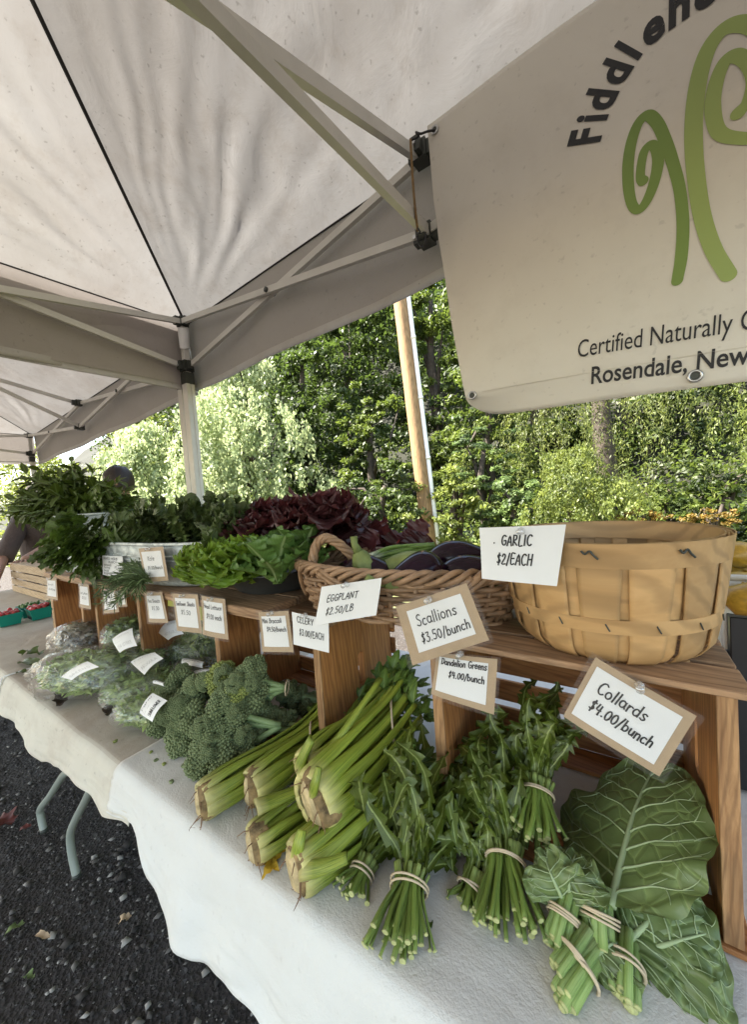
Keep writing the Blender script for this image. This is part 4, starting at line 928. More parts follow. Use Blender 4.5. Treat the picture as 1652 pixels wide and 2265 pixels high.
broad_tree(1400, 620, 10.0, 4.2, 'dark tree behind the weeping willow trunk', M['t_dark'], 0.13, 90, 170, vbot=1220)
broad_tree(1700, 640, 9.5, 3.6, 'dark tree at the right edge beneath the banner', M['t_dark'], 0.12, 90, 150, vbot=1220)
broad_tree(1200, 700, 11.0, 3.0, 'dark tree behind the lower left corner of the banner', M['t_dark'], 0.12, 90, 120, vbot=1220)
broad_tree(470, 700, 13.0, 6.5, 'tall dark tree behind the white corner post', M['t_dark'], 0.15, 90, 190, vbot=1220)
drooping(1350, 560, 1060, 6.4, 4.2, 'weeping willow with a thick dark trunk hanging below the banner', M['t_willow'], 300, 0.06, (0.8, 1.8), tiers=6, per=75, asp=0.24, trunk_r=0)
tt = bpy.data.objects['weeping_tree.002']; b0 = PD(1330, 1200, 6.6); b0[2] = 0
trunk(tt, b0, PD(1336, 640, 6.6), 0.20)
drooping(1270, 985, 1160, 5.2, 1.7, 'yellow green drooping shrub behind the half bushel basket', M['t_lime'], 300, 0.045, (0.15, 0.4), tiers=5, per=50, asp=0.4, trunk_r=0.03, name='weeping_shrub', group='shrubs behind the stall')
drooping(1640, 760, 1000, 4.2, 0.7, 'bright willow sprays hanging at the right edge', M['t_lime'], 16, 0.04, (0.5, 1.0), tiers=2, per=60, asp=0.3, trunk_r=0.0, name='willow_spray', group='shrubs behind the stall')
broad_tree(1080, 935, 6.6, 1.4, 'feathery bluish green sapling right of the utility pole', M['t_fern'], 0.07, 90, 60, vbot=1240, flat=0.3, name='sapling', group='shrubs behind the stall')
for u, vt, di, wd, m, lb in ((1020, 1010, 6.0, 1.6, 't_lime', 'yellowish shrub at the foot of the utility pole'), (1150, 1050, 5.6, 1.3, 't_fern', 'low deep green shrub left of the willow shrub'), (860, 1030, 6.2, 1.8, 't_dark', 'low dark shrub behind the red lettuce'),
                             (1480, 1040, 6.0, 1.9, 't_mid', 'dark leafy shrub behind the bushel basket rim'), (1610, 1020, 5.6, 1.4, 't_dark', 'dark shrub at the right edge behind the basket')):
    broad_tree(u, vt, di, wd, lb, M[m], 0.075, 80, 50, vbot=1250, name='shrub', group='shrubs behind the stall')
for u, di, lb in ((1420, 4.6, 'yellow orange flowering plant left behind the basket rim'), (1575, 4.6, 'yellow orange flowering plant behind the right of the basket rim')):
    broad_tree(u, 1125, di, 0.6, lb, M['t_rust'], 0.03, 60, 26, vbot=1165, name='flowering_plant', group='shrubs behind the stall')

# ================================================================== THINGS ON THE STALL
TG = T+0.009                                # cloth surface
ZS = 0.3105+0.0095                          # top of the shelf above the table
M['stalk'] = None
def stalkmat(name, c, c2, base=(0.62, 0.62, 0.38), striae=True, tip=None):
    t = NT(name); tc = t.n('TexCoord'); mp = t.n('Mapping'); mp.inputs['Scale'].default_value = (26, 1.2, 1); t.L.new(tc.outputs['UV'], mp.inputs[0])
    n = t.noise(mp.outputs[0], 1.6, 3, 0.6); n2 = t.noise(t.coord(rand=True), 30, 4)
    sx = t.n('SeparateXYZ'); t.L.new(tc.outputs['UV'], sx.inputs[0])
    c_ = t.ramp(n, [(0.35, c2), (0.62, c)]); c_ = t.mix(t.ramp(sx.outputs[1], [(0.0, (1, 1, 1)), (0.30, (0, 0, 0))]), c_, base)
    c_ = t.mix(t.ramp(n2, [(0.62, (0, 0, 0)), (0.78, (0.45,)*3)]), c_, (0.22, 0.15, 0.06))
    oi = t.n('ObjectInfo'); hv = t.n('HueSaturation'); mr = t.n('MapRange'); t.L.new(oi.outputs['Random'], mr.inputs[0]); mr.inputs[3].default_value = 0.75; mr.inputs[4].default_value = 1.2
    t.L.new(mr.outputs[0], hv.inputs['Value']); t.L.new(c_, hv.inputs['Color']); t.color(hv.outputs[0])
    t.set(Roughness=0.38); t.normal(t.bump(n, 0.6, 0.002)); return t.m
M['celery'] = stalkmat('celery_stalk', (0.36, 0.42, 0.055), (0.12, 0.20, 0.016), (0.60, 0.54, 0.22))
M['celleaf'] = leafmat('celery_leaf', (0.16, 0.26, 0.045), (0.07, 0.14, 0.022), midrib=(0.25, 0.36, 0.10), bs=60)
M['root'] = simple('celery_root', (0.24, 0.16, 0.07), 0.8, 0.85, 45, 0.9, 60)
M['rootcut'] = simple('cut_root', (0.52, 0.41, 0.22), 0.7, 0.55, 40, 0.7, 90)
M['roothair'] = simple('root_hair', (0.20, 0.115, 0.06), 0.8, 0.4)
M['dand'] = leafmat('dandelion_leaf', (0.120, 0.165, 0.018), (0.042, 0.070, 0.007), midrib=(0.34, 0.42, 0.13), rough=0.38, bs=70, tr=0.15)
M['dstem'] = stalkmat('dandelion_stem', (0.25, 0.34, 0.07), (0.12, 0.20, 0.03), (0.32, 0.40, 0.12))
M['cutend'] = simple('cut_stem_end', (0.48, 0.50, 0.22), 0.6, 0.3, 60)
M['collard'] = leafmat('collard_leaf', (0.175, 0.235, 0.085), (0.095, 0.145, 0.042), rough=0.34, vein=34, bs=25, tr=0.12, hue=0.15)
M['vein'] = simple('collard_vein', (0.36, 0.45, 0.24), 0.45, 0.12, 20)
M['colstem'] = stalkmat('collard_stem', (0.30, 0.42, 0.13), (0.18, 0.29, 0.07), (0.42, 0.53, 0.22))
M['brocbud'] = simple('broccoli_buds', (0.19, 0.235, 0.105), 0.62, 0.40, 22, 0.3, 200)
M['brocbud2'] = simple('broccoli_buds_yellow', (0.28, 0.32, 0.085), 0.62, 0.40, 22, 0.3, 200)
M['brocstem'] = simple('broccoli_stem', (0.22, 0.31, 0.13), 0.5, 0.2, 20)
M['brocleaf'] = leafmat('broccoli_leaf', (0.14, 0.22, 0.13), (0.08, 0.14, 0.07), midrib=(0.35, 0.42, 0.25))
M['kale'] = leafmat('kale_leaf', (0.105, 0.145, 0.040), (0.030, 0.052, 0.013), rough=0.5, bs=120, bump=0.9, tr=0.1)
M['greenlet'] = leafmat('green_lettuce', (0.24, 0.36, 0.045), (0.12, 0.22, 0.022), rough=0.35, bs=70, tr=0.32, trc=(0.40, 0.55, 0.08))
M['redlet'] = leafmat('red_lettuce', (0.10, 0.030, 0.032), (0.035, 0.012, 0.014), rough=0.38, bs=70, tr=0.15, trc=(0.25, 0.05, 0.05), hue=0.45)
M['romaine'] = leafmat('romaine_leaf', (0.14, 0.24, 0.055), (0.06, 0.13, 0.024), rough=0.4, midrib=(0.36, 0.46, 0.20), bs=60, hue=0.35)
M['basil'] = leafmat('basil_leaf', (0.095, 0.140, 0.018), (0.036, 0.065, 0.009), rough=0.42, bs=60, midrib=(0.16, 0.23, 0.06), hue=0.4)
M['parsley'] = leafmat('parsley_leaf', (0.085, 0.135, 0.018), (0.032, 0.065, 0.009), rough=0.5, hue=0.4)
M['rosemary'] = leafmat('rosemary_leaf', (0.095, 0.145, 0.050), (0.045, 0.075, 0.024), rough=0.5, hue=0.3)
M['sage'] = leafmat('sage_leaf', (0.22, 0.28, 0.13), (0.13, 0.18, 0.08), rough=0.7, bs=150, hue=0.2)
M['bagleaf'] = leafmat('bagged_leaf', (0.38, 0.50, 0.16), (0.12, 0.20, 0.045), rough=0.4, attr=True, rand=False)
M['bagred'] = leafmat('bagged_red_leaf', (0.30, 0.30, 0.16), (0.13, 0.08, 0.07), rough=0.5, attr=True, rand=False)
M['eggplant'] = simple('eggplant_skin', (0.016, 0.004, 0.013), 0.16, 0.4, 5, spec=0.3); M['eggcap'] = simple('eggplant_cap', (0.20, 0.24, 0.07), 0.6, 0.4, 20, 0.5, 60)
M['scallion'] = stalkmat('scallion_green', (0.20, 0.30, 0.05), (0.09, 0.17, 0.03), (0.75, 0.76, 0.62))
M['redleaf'] = simple('red_dry_leaf', (0.12, 0.025, 0.018), 0.7, 0.4, 40)
M['dryleaf'] = simple('dry_leaf', (0.045, 0.027, 0.015), 0.8, 0.5, 30, 0.6, 90)
M['yleaf'] = simple('yellow_leaf', (0.62, 0.40, 0.04), 0.6, 0.35, 30, 0.4, 60)
M['cherry'] = simple('small_red_tomato', (0.42, 0.035, 0.035), 0.25, 0.35, 3)
M['greenpep'] = simple('small_green_pepper', (0.08, 0.16, 0.03), 0.3, 0.4, 10)

def frac_scatter(n): return [(U(0, 1), U(0, 1)) for _ in range(n)]

# ---------------- celery
def serrated_leaf(mb, base, d, nrm, L, W, nt=10):
    """one toothed lobed leaflet group"""
    d = nz(d); side = nz(np.cross(d, nrm))
    for a, l in ((0, 1), (0.75, .72), (-0.75, .72)):
        dd = d*math.cos(a)+side*math.sin(a); b0 = base+d*L*0.18
        leaf_grid(mb, [b0, b0+dd*L*l*0.5+nrm*L*0.05, b0+dd*L*l-nrm*L*U(.02, .18)],
                  lambda t, s: W*l*(0.10+1.25*math.sin(PI*min(1, t*0.9+0.05))**0.8*(1-t*0.55))*(0.72+0.28*abs(((t*4.5+0.15*s) % 1)*2-1)), nrm, nt=nt, nx=2, cup=0.35, ruf=L*0.02, freq=16, ph=U(0, 6))
def celery(root, tip, r0, label, n=15, spread=0.9, leaves=26, face=None, rot0=0.0, length_var=.12, extra=None, lift=0.02):
    root = np.asarray(root, float); tip = np.asarray(tip, float); ax = nz(tip-root); L = np.linalg.norm(tip-root)
    t = thing('celery_bunch', label, 'celery', root, 'celery heads piled on the white cloth')
    up = A(0, 0, 1); s = nz(np.cross(ax, up)); u = np.cross(s, ax)
    # cut root disc
    face_n = nz(nz(-ax)*0.75+nz(-ax if face is None else face)*.5); a = nz(np.cross(face_n, up)); b = np.cross(face_n, a); rows = []; c0 = root+face_n*0.006
    lump = lambda v, q: 1+.10*math.sin(3*v+rot0+n)+.06*math.sin(7*v+n)+.10*fbm((math.cos(v)*2+n, math.sin(v)*2, q*3+root[0]*9), 1.5)
    for q, rr in ((0.004, 0.0), (0.002, .28), (0.003, .45), (0.0, .60), (-0.003, .68)): rows.append([c0+face_n*q+(a*math.cos(v)+b*math.sin(v))*r0*rr*lump(v, 0) for v in np.linspace(0, 2*PI, 33)])
    mb = MB(); mb.grid(rows); mb.build('cut_root', M['rootcut'], t, True)
    mb = MB(); R0 = rows[-1]; rows = [R0]
    for q, rr in ((.15, .78), (.4, .88), (.6, .90), (.85, .86), (1.0, .78)):
        rows.append([(c0*(1-q)+(root+ax*.022)*q)+((a*(1-q)+nz(a-ax*(a@ax))*q)*math.cos(v)+(b*(1-q)+nz(b-ax*(b@ax))*q)*math.sin(v))*r0*rr*lump(v, q)*(1+.05*math.sin(13*v)) for v in np.linspace(0, 2*PI, 33)])
    mb.grid(rows); mb.build('root_collar', M['root'], t, True)
    mb = MB()
    for k in range(9):
        v = U(0, 6.28); p = root+(a*math.cos(v)+b*math.sin(v))*r0*0.62; dd = nz(A(U(-1, 1), U(-1, 1), U(-1.2, .1))+face_n*0.8+(a*math.cos(v)+b*math.sin(v)))
        q = [p, p+dd*U(.006, .012), p+dd*U(.014, .025)+A(0, 0, -0.006), p+dd*U(.016, .026)+A(U(-.006, .006), 0, -0.008)]
        for z in q: z[2] = max(z[2], TG+0.002)
        mb.tube(q, [0.0011, .0009, .0006, .0003], 4)
    stuff(mb.build('root_hairs', M['roothair'], t))
    sec = [(math.cos(v), math.sin(v)*0.62) for v in np.linspace(-0.35, PI+0.35, 9)]+[(0.55, -0.02), (0.0, 0.16), (-0.55, -0.02)]
    sec = [(x*(1+0.05*(k % 2)), y*(1+0.08*(k % 2))) for k, (x, y) in enumerate(sec)]
    ends = []; n = int(n*1.35)
    for k in range(n):
        v = 2*PI*k/n*1.0+rot0+U(-.15, .15); ring = 1.0 if k % 2 == 0 else 0.55
        o = (s*math.cos(v)+u*math.sin(v)); w0 = r0*ring; w1 = r0*ring*U(0.75, 1.15)*spread
        l = L*U(1-length_var, 1+length_var*0.3)*(0.9+.1*ring)
        sag = U(-.01, .01)
        pts = [root+o*w0*0.72+ax*0.001, root+o*w0*0.82+ax*l*0.08, root+o*w0*0.90+ax*l*0.22, root+o*w1*0.95+ax*l*0.5+u*sag, root+o*w1*0.95+ax*l*0.78+u*(sag+lift*.3), root+o*w1*1.1+ax*l+u*lift]
        for p in pts: p[2] = max(p[2], TG+0.008)
        cp = cat_mull(pts, 5); wd = r0*0.30*U(.8, 1.2); rad = np.interp(np.linspace(0, 1, len(cp)), [0, .1, .3, .7, 1], [wd*0.95, wd*1.15, wd*0.85, wd*0.55, wd*0.40])
        mb = MB(); mb.tube(cp, rad, sec=sec, up=o); mb.build('stalk', M['celery'], t, True); ends.append((cp[-1], nz(cp[-1]-cp[-3]), o))
    for k in range(leaves):
        e, dd, o = ends[k % len(ends)]; q = U(0.0, 0.05); d2 = nz(dd+A(U(-.7, .7), U(-.5, .7), U(-.2, .6)))
        b0 = e-dd*q*0.5+d2*U(0.0, 0.035); b0[2] = max(b0[2], TG+.006); sz = U(0.028, 0.046)
        mb = MB(); mb.tube([e-dd*0.004, b0], 0.0016, 5); serrated_leaf(mb, b0, d2, nz(A(U(-.4, .4), -0.5+U(-.4, .3), 1)), sz, sz*0.24); mb.build('leaf', M['celleaf'], t, True)
    return t
cel = [
 celery(PZ(445, 1772, 0.045), PZ(735, 1590, 0.045), 0.033, 'leftmost celery head, its dark hairy root overhanging the cloth edge', 14, leaves=22, face=A(-.8, -.55, -.1)),
 celery(PZ(552, 1745, 0.050), PZ(800, 1560, 0.055), 0.034, 'celery head with a torn pale root, second from the left', 13, leaves=20, face=A(-.95, -.2, .05)),
 celery(PZ(560, 1868, 0.030), PZ(800, 1690, 0.035), 0.031, 'celery head with cream cut root lying beneath the big top one', 13, leaves=10, face=A(-.75, -.65, -.1)),
 celery(PZ(655, 1922, 0.036), PZ(905, 1730, 0.040), 0.037, 'front celery head with a round cream cut root and a stubby broken stalk', 15, leaves=12, face=A(-.55, -.85, -.05)),
 celery(PZ(672, 1705, 0.085), PZ(880, 1520, 0.10), 0.034, 'celery head at the back of the pile with one long stalk sticking up', 13, leaves=34, face=A(-.9, -.3, -.2)),
 celery(PZ(690, 1775, 0.095), PZ(900, 1575, 0.10), 0.046, 'big celery head on top of the pile, bound by a rubber band', 18, leaves=40, face=A(-.7, -.6, -.3)),
]
def extra_stalk(t, pts, r, end=True):
    mb = MB(); sec = [(math.cos(v), math.sin(v)*0.62) for v in np.linspace(-0.35, PI+0.35, 9)]+[(0.55, -0.02), (0.0, 0.16), (-0.55, -0.02)]
    cp = cat_mull(pts, 5); mb.tube(cp, np.linspace(r*1.2, r*0.75, len(cp)), sec=sec, up=(0, -.5, 1)); mb.build('stalk', M['celery'], t, True)
extra_stalk(cel[4], [PZ(668, 1712, .09), PZ(712, 1680, .11), PZ(765, 1610, .15), PZ(842, 1500, .20)], 0.0085)
extra_stalk(cel[3], [PZ(668, 1925, .05), PZ(720, 1915, .065), PZ(768, 1895, .075)], 0.010)
extra_stalk(cel[3], [PZ(655, 1900, .05), PZ(662, 1862, .075), PZ(668, 1835, .085)], 0.011)
extra_stalk(cel[2], [PZ(566, 1785, .085), PZ(610, 1768, .08), PZ(665, 1745, .075)], 0.012)
extra_stalk(cel[4], [PZ(662, 1700, .095), PZ(672, 1670, .12), PZ(690, 1632, .15)], 0.012)
extra_stalk(cel[5], [PZ(690, 1760, .11), PZ(700, 1725, .14), PZ(706, 1695, .155)], 0.011)
def celband(t, a, b, r): p = (np.asarray(a)+np.asarray(b))/2; band(t, p, A(.80, .55, 0.05), r, 1, r=0.0022)
celband(cel[5], PZ(868, 1610, .10), PZ(868, 1610, .10), 0.052)
celband(cel[1], PZ(695, 1640, .05), PZ(695, 1640, .05), 0.038)
mb = MB()
for k in range(5):
    a = k*1.2; p = PZ(592+4*k, 1912, 0.006); leaf_grid(mb, [p, p+A(.012*math.cos(a), .012*math.sin(a), .006), p+A(.028*math.cos(a), .028*math.sin(a), U(0, .008))], ovate(0.011), A(0, 0, 1), 8, 2, ruf=0.004, ph=k)
tag(mb.build('wilted_leaf', M['yleaf'], None, True), 'wilted yellow celery leaf lying between two cut roots', 'leaf')

# ---------------- dandelion greens
def dand_leaf(mb, spine, W, nrm, ph=0.0, teeth=7.0, nt=64):
    def wf(t, s):
        env = (max(0, (t-0.18)/0.82))**0.7*(1-t)**0.35*1.75 if t > 0.18 else 0
        x = (t*teeth+0.2*s+ph) % 1.0
        saw = (1-x)**1.3 if True else 0
        return 0.0022*(1-t*0.7) + W*env*(0.20+0.80*saw)
    leaf_grid(mb, spine, wf, nrm, nt=nt, nx=3, cup=0.18, ruf=0.0035, freq=22, ph=ph*6, skew=-0.35, tw=U(-.6, .6), fold=-0.12)
def dandelion(bandp, endp, tips, label, r=0.020, nstem=26, nleaf=26, W=0.020, splay=0.95, zmin=0.0):
    bandp = np.asarray(bandp, float); endp = np.asarray(endp, float); ax = nz(bandp-endp); Ls = np.linalg.norm(bandp-endp)
    t = thing('dandelion_bunch', label, 'greens', bandp, 'bunches of dandelion greens')
    up = A(0, 0, 1); s = nz(np.cross(ax, up)); u = np.cross(s, ax)
    sec = [(1, 0), (.7, .5), (0, .65), (-.7, .5), (-1, 0), (-.5, -.25), (0, -.1), (.5, -.25)]
    for k in range(nstem):
        v = U(0, 6.28); q = math.sqrt(U(0, 1)); o = s*math.cos(v)*q+u*math.sin(v)*q*0.75; l = Ls*U(.62, 1.02)
        pts = [bandp+o*r*1.1+ax*0.02, bandp+o*r*0.85, bandp-ax*l*0.5+o*r*(1+splay*.35)+s*U(-.004, .004), bandp-ax*l+o*r*(1+splay)*1.0]
        for p in pts: p[2] = max(p[2], TG+0.004)
        mb = MB(); rr = U(.0026, .0048); cp = cat_mull(pts, 4); mb.tube(cp, rr, sec=sec, up=o+A(0, 0, .3)); ob = mb.build('stem', M['dstem'], t, True)
        mb = MB(); e = cp[-1]; d = nz(cp[-1]-cp[-2]); mb.tube([e-d*0.0006, e+d*0.0006], rr*0.9, 7); mb.build('cut_end', M['cutend'], ob)
    for k in range(nleaf):
        tp = tips[k % len(tips)]; tp = np.asarray(tp, float)+A(U(-.03, .03), U(-.03, .03), U(-.015, .02))
        v = U(0, 6.28); q = math.sqrt(U(0, 1)); o = s*math.cos(v)*q+u*math.sin(v)*q
        m1 = bandp+ax*0.03+o*r*1.0; dd = tp-m1; m2 = m1+dd*0.4+o*r*1.4+up*U(.0, .02); m3 = m1+dd*0.75+o*r*1.5+up*U(0, .012)
        if U(0, 1) < .22: tp = tp+A(U(-.04, .04), -0.05, -0.02)
        pts = [bandp+o*r*.8, m1, m2, m3, tp]
        for p in pts: p[2] = max(p[2], TG+0.004+zmin)
        mb = MB(); dand_leaf(mb, pts, W*U(.55, .95), nz(A(U(-.5, .5), -0.7+U(-.4, .4), 0.9)), U(0, 1), U(7, 11)); mb.build('leaf', M['dand'], t, True)
    band(t, bandp, ax, r*1.08, 2, r=0.0015)
    return t
T3 = lambda l: [PZ(*q) if len(q) == 3 else q for q in l]
dandelion(PZ(800, 1930, .02), PZ(770, 1990, .012), T3([(930, 1760, .05), (960, 1720, .06), (980, 1800, .03)]), 'dandelion bunch lying behind the front one, only its cut stems showing', r=0.016, nstem=20, nleaf=14)
dandelion(PZ(905, 1960, .036), PZ(876, 2135, .014), [PZ(850, 1640, .14), PZ(900, 1600, .12), PZ(940, 1660, .10), PZ(985, 1680, .10), PZ(1010, 1740, .08), PZ(1030, 1700, .07), PZ(880, 1700, .14), PZ(1000, 1850, .04), PZ(950, 1800, .09)], 'front dandelion bunch, its splayed cut stems towards the cloth edge', r=0.023, nstem=40, nleaf=36, W=0.024)
dandelion(PZ(1040, 1960, .02), PZ(1025, 2015, .010), T3([(1020, 1800, .05), (990, 1830, .04), (1060, 1780, .06)]), 'dandelion bunch squeezed low between the two front bunches', r=0.016, nstem=16, nleaf=16)
dandelion(PZ(1118, 1905, .040), PZ(1130, 2085, .014), [PZ(1050, 1640, .12), PZ(1010, 1660, .10), PZ(1080, 1620, .13), PZ(1120, 1660, .12), PZ(1060, 1700, .10), PZ(1100, 1740, .10), PZ(1010, 1780, .05)], 'middle dandelion bunch with a double rubber band, beneath the small sign', r=0.024, nstem=42, nleaf=38, W=0.022)
dandelion(PZ(1187, 1752, .090), PZ(1180, 1880, .055), [PY(1180, 1560, .12), PY(1220, 1530, .14), PY(1240, 1600, .1), PY(1270, 1620, .1), PY(1200, 1620, .08), PY(1150, 1580, .1)], 'upper dandelion bunch standing inside the nearest crate, beside the big collard leaf', r=0.022, nstem=34, nleaf=30, W=0.020, zmin=0.03)

# ---------------- collards
def veined_leaf(parent, base, tip, nrm, W, width_prof, name='leaf', nv=6, wave=0.012, bend=0.02, seed=0, ctrl=None):
    base = np.asarray(base, float); tip = np.asarray(tip, float); L = np.linalg.norm(tip-base)
    sp = [base, base*.7+tip*.3+nz(nrm)*bend*.6, base*.35+tip*.65+nz(nrm)*bend, tip] if ctrl is None else ctrl
    N_, X = 40, 12; cp = cat_mull(sp, 14); m = len(cp); rows = np.zeros((m, 2*X+1, 3)); n0 = nz(nrm)
    for i, c in enumerate(cp):
        t = i/(m-1); tg = nz(cp[min(i+1, m-1)]-cp[max(i-1, 0)]); sd = nz(np.cross(tg, n0)); nn = np.cross(sd, tg)
        for j in range(-X, X+1):
            s = j/X; side = 1 if j >= 0 else -1; w_ = W*width_prof(t, side)
            off = wave*abs(s)**2.2*math.sin(15*t+side*1.7+seed)+wave*.5*abs(s)**3*math.sin(37*t+seed*2)+0.006*(abs(s)*math.sin(t*26-abs(s)*9))*0.5 - 0.10*w_*abs(s)**1.5
            off += -0.0022*math.exp(-((s*w_)/0.004)**2)
            rows[i, j+X] = c+sd*s*w_+nn*off+tg*(0.12*abs(s)*w_)
    mb = MB(); mb.grid(rows); lf = mb.build(name, M['collard'], parent, True)
    def at(t, s, lift=0.0009):
        i = min(m-1.001, max(0, t*(m-1))); j = min(2*X-0.001, max(0, (s+1)*X)); i0, j0 = int(i), int(j); a, b = i-i0, j-j0
        p = rows[i0, j0]*(1-a)*(1-b)+rows[i0+1, j0]*a*(1-b)+rows[i0, j0+1]*(1-a)*b+rows[i0+1, j0+1]*a*b
        return p+n0*lift
    mb = MB(); mb.tube([at(q, 0, .0012) for q in np.linspace(0, .96, 26)], np.linspace(0.0055, 0.0010, 26)*(.35+.65*min(1, W/.12)), 8); mb.build('midrib', M['vein'], lf, True)
    mb = MB(); ph = seed
    for side in (-1, 1):
        for k in range(nv):
            t0 = 0.04+0.80*(k/(nv-1))+U(-.02, .02)+0.03*(side > 0); ln = U(.78, .92); path = []
            for q in np.linspace(0, ln, 12): path.append(at(min(.985, t0+0.20*q**0.75*(1-t0*0.5)+.006*math.sin(q*14+k+ph)), side*q))
            mb.tube(path, np.linspace(0.0019*(1-t0*.5), 0.00040, 12)*(.30+.70*min(1, W/.12)), 5)
            for bq, sg in ((0.42, 1), (0.62, -1), (0.78, 1)):
                if bq > ln: continue
                t1 = min(.985, t0+0.20*bq**0.75*(1-t0*0.5)); b2 = [at(min(.99, max(0, t1+sg*x*0.085)), side*min(.96, bq+x*0.20)) for x in np.linspace(0, 1, 6)]
                mb.tube(b2, np.linspace(0.0008, 0.0002, 6)*(.3+.7*min(1, W/.12)), 4)
    stuff(mb.build('side_veins', M['vein'], lf, True)); return lf
def round_prof(t, s): return (math.sin(PI*min(1, (t*0.93+0.045)))**0.62)*(1-0.10*t)
def collard_bunch(label, bandp, endp, r=0.018, n=7, stem_r=0.0075):
    r *= .68; stem_r *= .62; n += 6
    bandp = np.asarray(bandp, float); endp = np.asarray(endp, float); ax = nz(bandp-endp); Ls = np.linalg.norm(bandp-endp)
    t = thing('collard_bunch', label, 'collards', bandp, 'bunches of collard greens')
    up = A(0, 0, 1); s = nz(np.cross(ax, up)); u = np.cross(s, ax)
    for k in range(n):
        v = k*2.39996; q = math.sqrt((k+.5)/n); o = s*math.cos(v)*q+u*math.sin(v)*q; l = Ls*U(.75, 1.05)
        pts = [bandp+o*r+ax*0.03, bandp+o*r*.95, bandp-ax*l+o*r*1.1]
        for p in pts: p[2] = max(p[2], TG+0.006)
        rr = stem_r*U(.8, 1.15); mb = MB(); mb.tube(pts, rr, sec=[(math.cos(a)*(1+.08*math.sin(3*a)), math.sin(a)) for a in np.linspace(0, 2*PI, 11)[:-1]], up=o+A(.01, .02, .3)); ob = mb.build('stem', M['colstem'], t, True)
        e = pts[-1]; d = nz(pts[-1]-pts[-2]); mb = MB(); mb.tube([e-d*.0005, e+d*.0014, e+d*.0018], [rr*.98, rr*.8, rr*.3], 10); mb.build('cut_end', M['cutend'], ob, True)
    band(t, bandp, ax, r+stem_r*1.15, 3, r=0.0014)
    return t
def clampz(ps, z=TG+0.006):
    for p in ps: p[2] = max(p[2], z)
    return ps
cb = collard_bunch('collard bunch lying at the right, with a big green leaf turned aside', PZ(1383, 2135, .020), PZ(1381, 2225, .014), 0.018, 6)
veined_leaf(cb, PZ(1400, 2110, .02), PZ(1575, 2060, .05), A(-.25, -.72, .7), 0.066, round_prof, wave=0.005, bend=.01, seed=3)
veined_leaf(cb, PZ(1400, 2120, .018), PZ(1560, 2120, .012), A(-.1, -.55, .85), 0.050, round_prof, wave=0.004, bend=.006, seed=9)
veined_leaf(cb, PZ(1390, 2080, .03), PZ(1530, 1960, .06), A(-.2, -.6, .8), 0.060, round_prof, wave=0.005, bend=.01, seed=12)
cb = collard_bunch('collard bunch whose huge round veined leaf leans back in the crate', PZ(1323, 2026, .040), PZ(1325, 2100, .022), 0.021, 7, .0085)
B0, TP = PZ(1350, 2000, .055), PY(1450, 1685, .14)
veined_leaf(cb, B0, TP, A(-.60, -.70, .40), 0.124, lambda t, s: (math.sin(PI*min(1, (t**.8*0.90+0.055)))**0.55)*(1.05 if s < 0 else .78), wave=0.007, bend=0.012, nv=7, seed=1)
cb = collard_bunch('collard bunch with a curled leaf, left of the huge leaf', PZ(1247, 2025, .036), PZ(1228, 2098, .020), 0.018, 7, .0075)
veined_leaf(cb, PZ(1255, 2010, .04), PZ(1200, 1880, .075), A(.1, -.8, .6), 0.040, round_prof, wave=0.007, seed=5, nv=6)
veined_leaf(cb, PZ(1260, 2010, .04), PZ(1275, 1880, .08), A(-.2, -.8, .6), 0.046, round_prof, wave=0.006, seed=6, nv=7)
cb = collard_bunch('lower collard bunch beneath the curled one', PZ(1270, 2112, .024), PZ(1238, 2160, .016), 0.017, 7, .0075)
veined_leaf(cb, PZ(1280, 2100, .02), PZ(1360, 2110, .012), A(0, -.4, .9), 0.034, round_prof, wave=0.006, seed=7, nv=6)
cb = collard_bunch('nearest collard bunch, its pale cut stems at the cloth edge', PZ(1288, 2150, .018), PZ(1240, 2225, .012), 0.017, 7, .0078)
veined_leaf(cb, PZ(1298, 2130, .02), PZ(1385, 2080, .02), A(0, -.5, .9), 0.040, round_prof, wave=0.006, seed=8, nv=6)

def PN(a, b, p0, n):                        # on the plane through p0 with normal n
    d = ray(a, b); n = np.asarray(n, float); return CAM + d*(((np.asarray(p0)-CAM) @ n)/(d @ n))

# ---------------- broccoli
def bud_mesh(name, m, seed, R=1.0, lobes=12, beads=64):
    r_ = random.Random(seed); mb = MB(); dirs = []
    base = [(1, 0, 0), (-1, 0, 0), (0, 1, 0), (0, -1, 0), (0, 0, 1), (0, 0, -1)]
    ico = bmesh.new(); bmesh.ops.create_icosphere(ico, subdivisions=1, radius=1.0); IV = [A(*v.co) for v in ico.verts]; IF = [tuple(v.index for v in f.verts) for f in ico.faces]; ico.free()
    for k in range(lobes):
        y = 1-2*(k+.5)/lobes*0.82; ph = k*2.39996+seed; rr = math.sqrt(max(0, 1-y*y)); c = A(rr*math.cos(ph), rr*math.sin(ph), y)*0.66*A(1, 1, .85); lr = 0.36*r_.uniform(.85, 1.15)
        for i in range(beads):
            yy = 1-2*(i+.5)/beads; p2 = i*2.39996+k; r2 = math.sqrt(max(0, 1-yy*yy)); d = A(r2*math.cos(p2), r2*math.sin(p2), yy)
            if d @ nz(c) < -0.15: continue
            b = c+d*lr*(1+r_.uniform(-.06, .08)); s = 0.078*r_.uniform(.75, 1.25)
            mb.add([b+v*s for v in IV], IF)
        mb.add([c+v*lr*0.97 for v in IV], IF)
    return mb.mesh(name, m)
BM = [bud_mesh('head', M['brocbud'], 1), bud_mesh('head', M['brocbud'], 5, lobes=14), bud_mesh('head', M['brocbud2'], 9, lobes=11)]
def rotm(ax, an): return Matrix.Rotation(an, 3, Vector([float(x) for x in ax]))
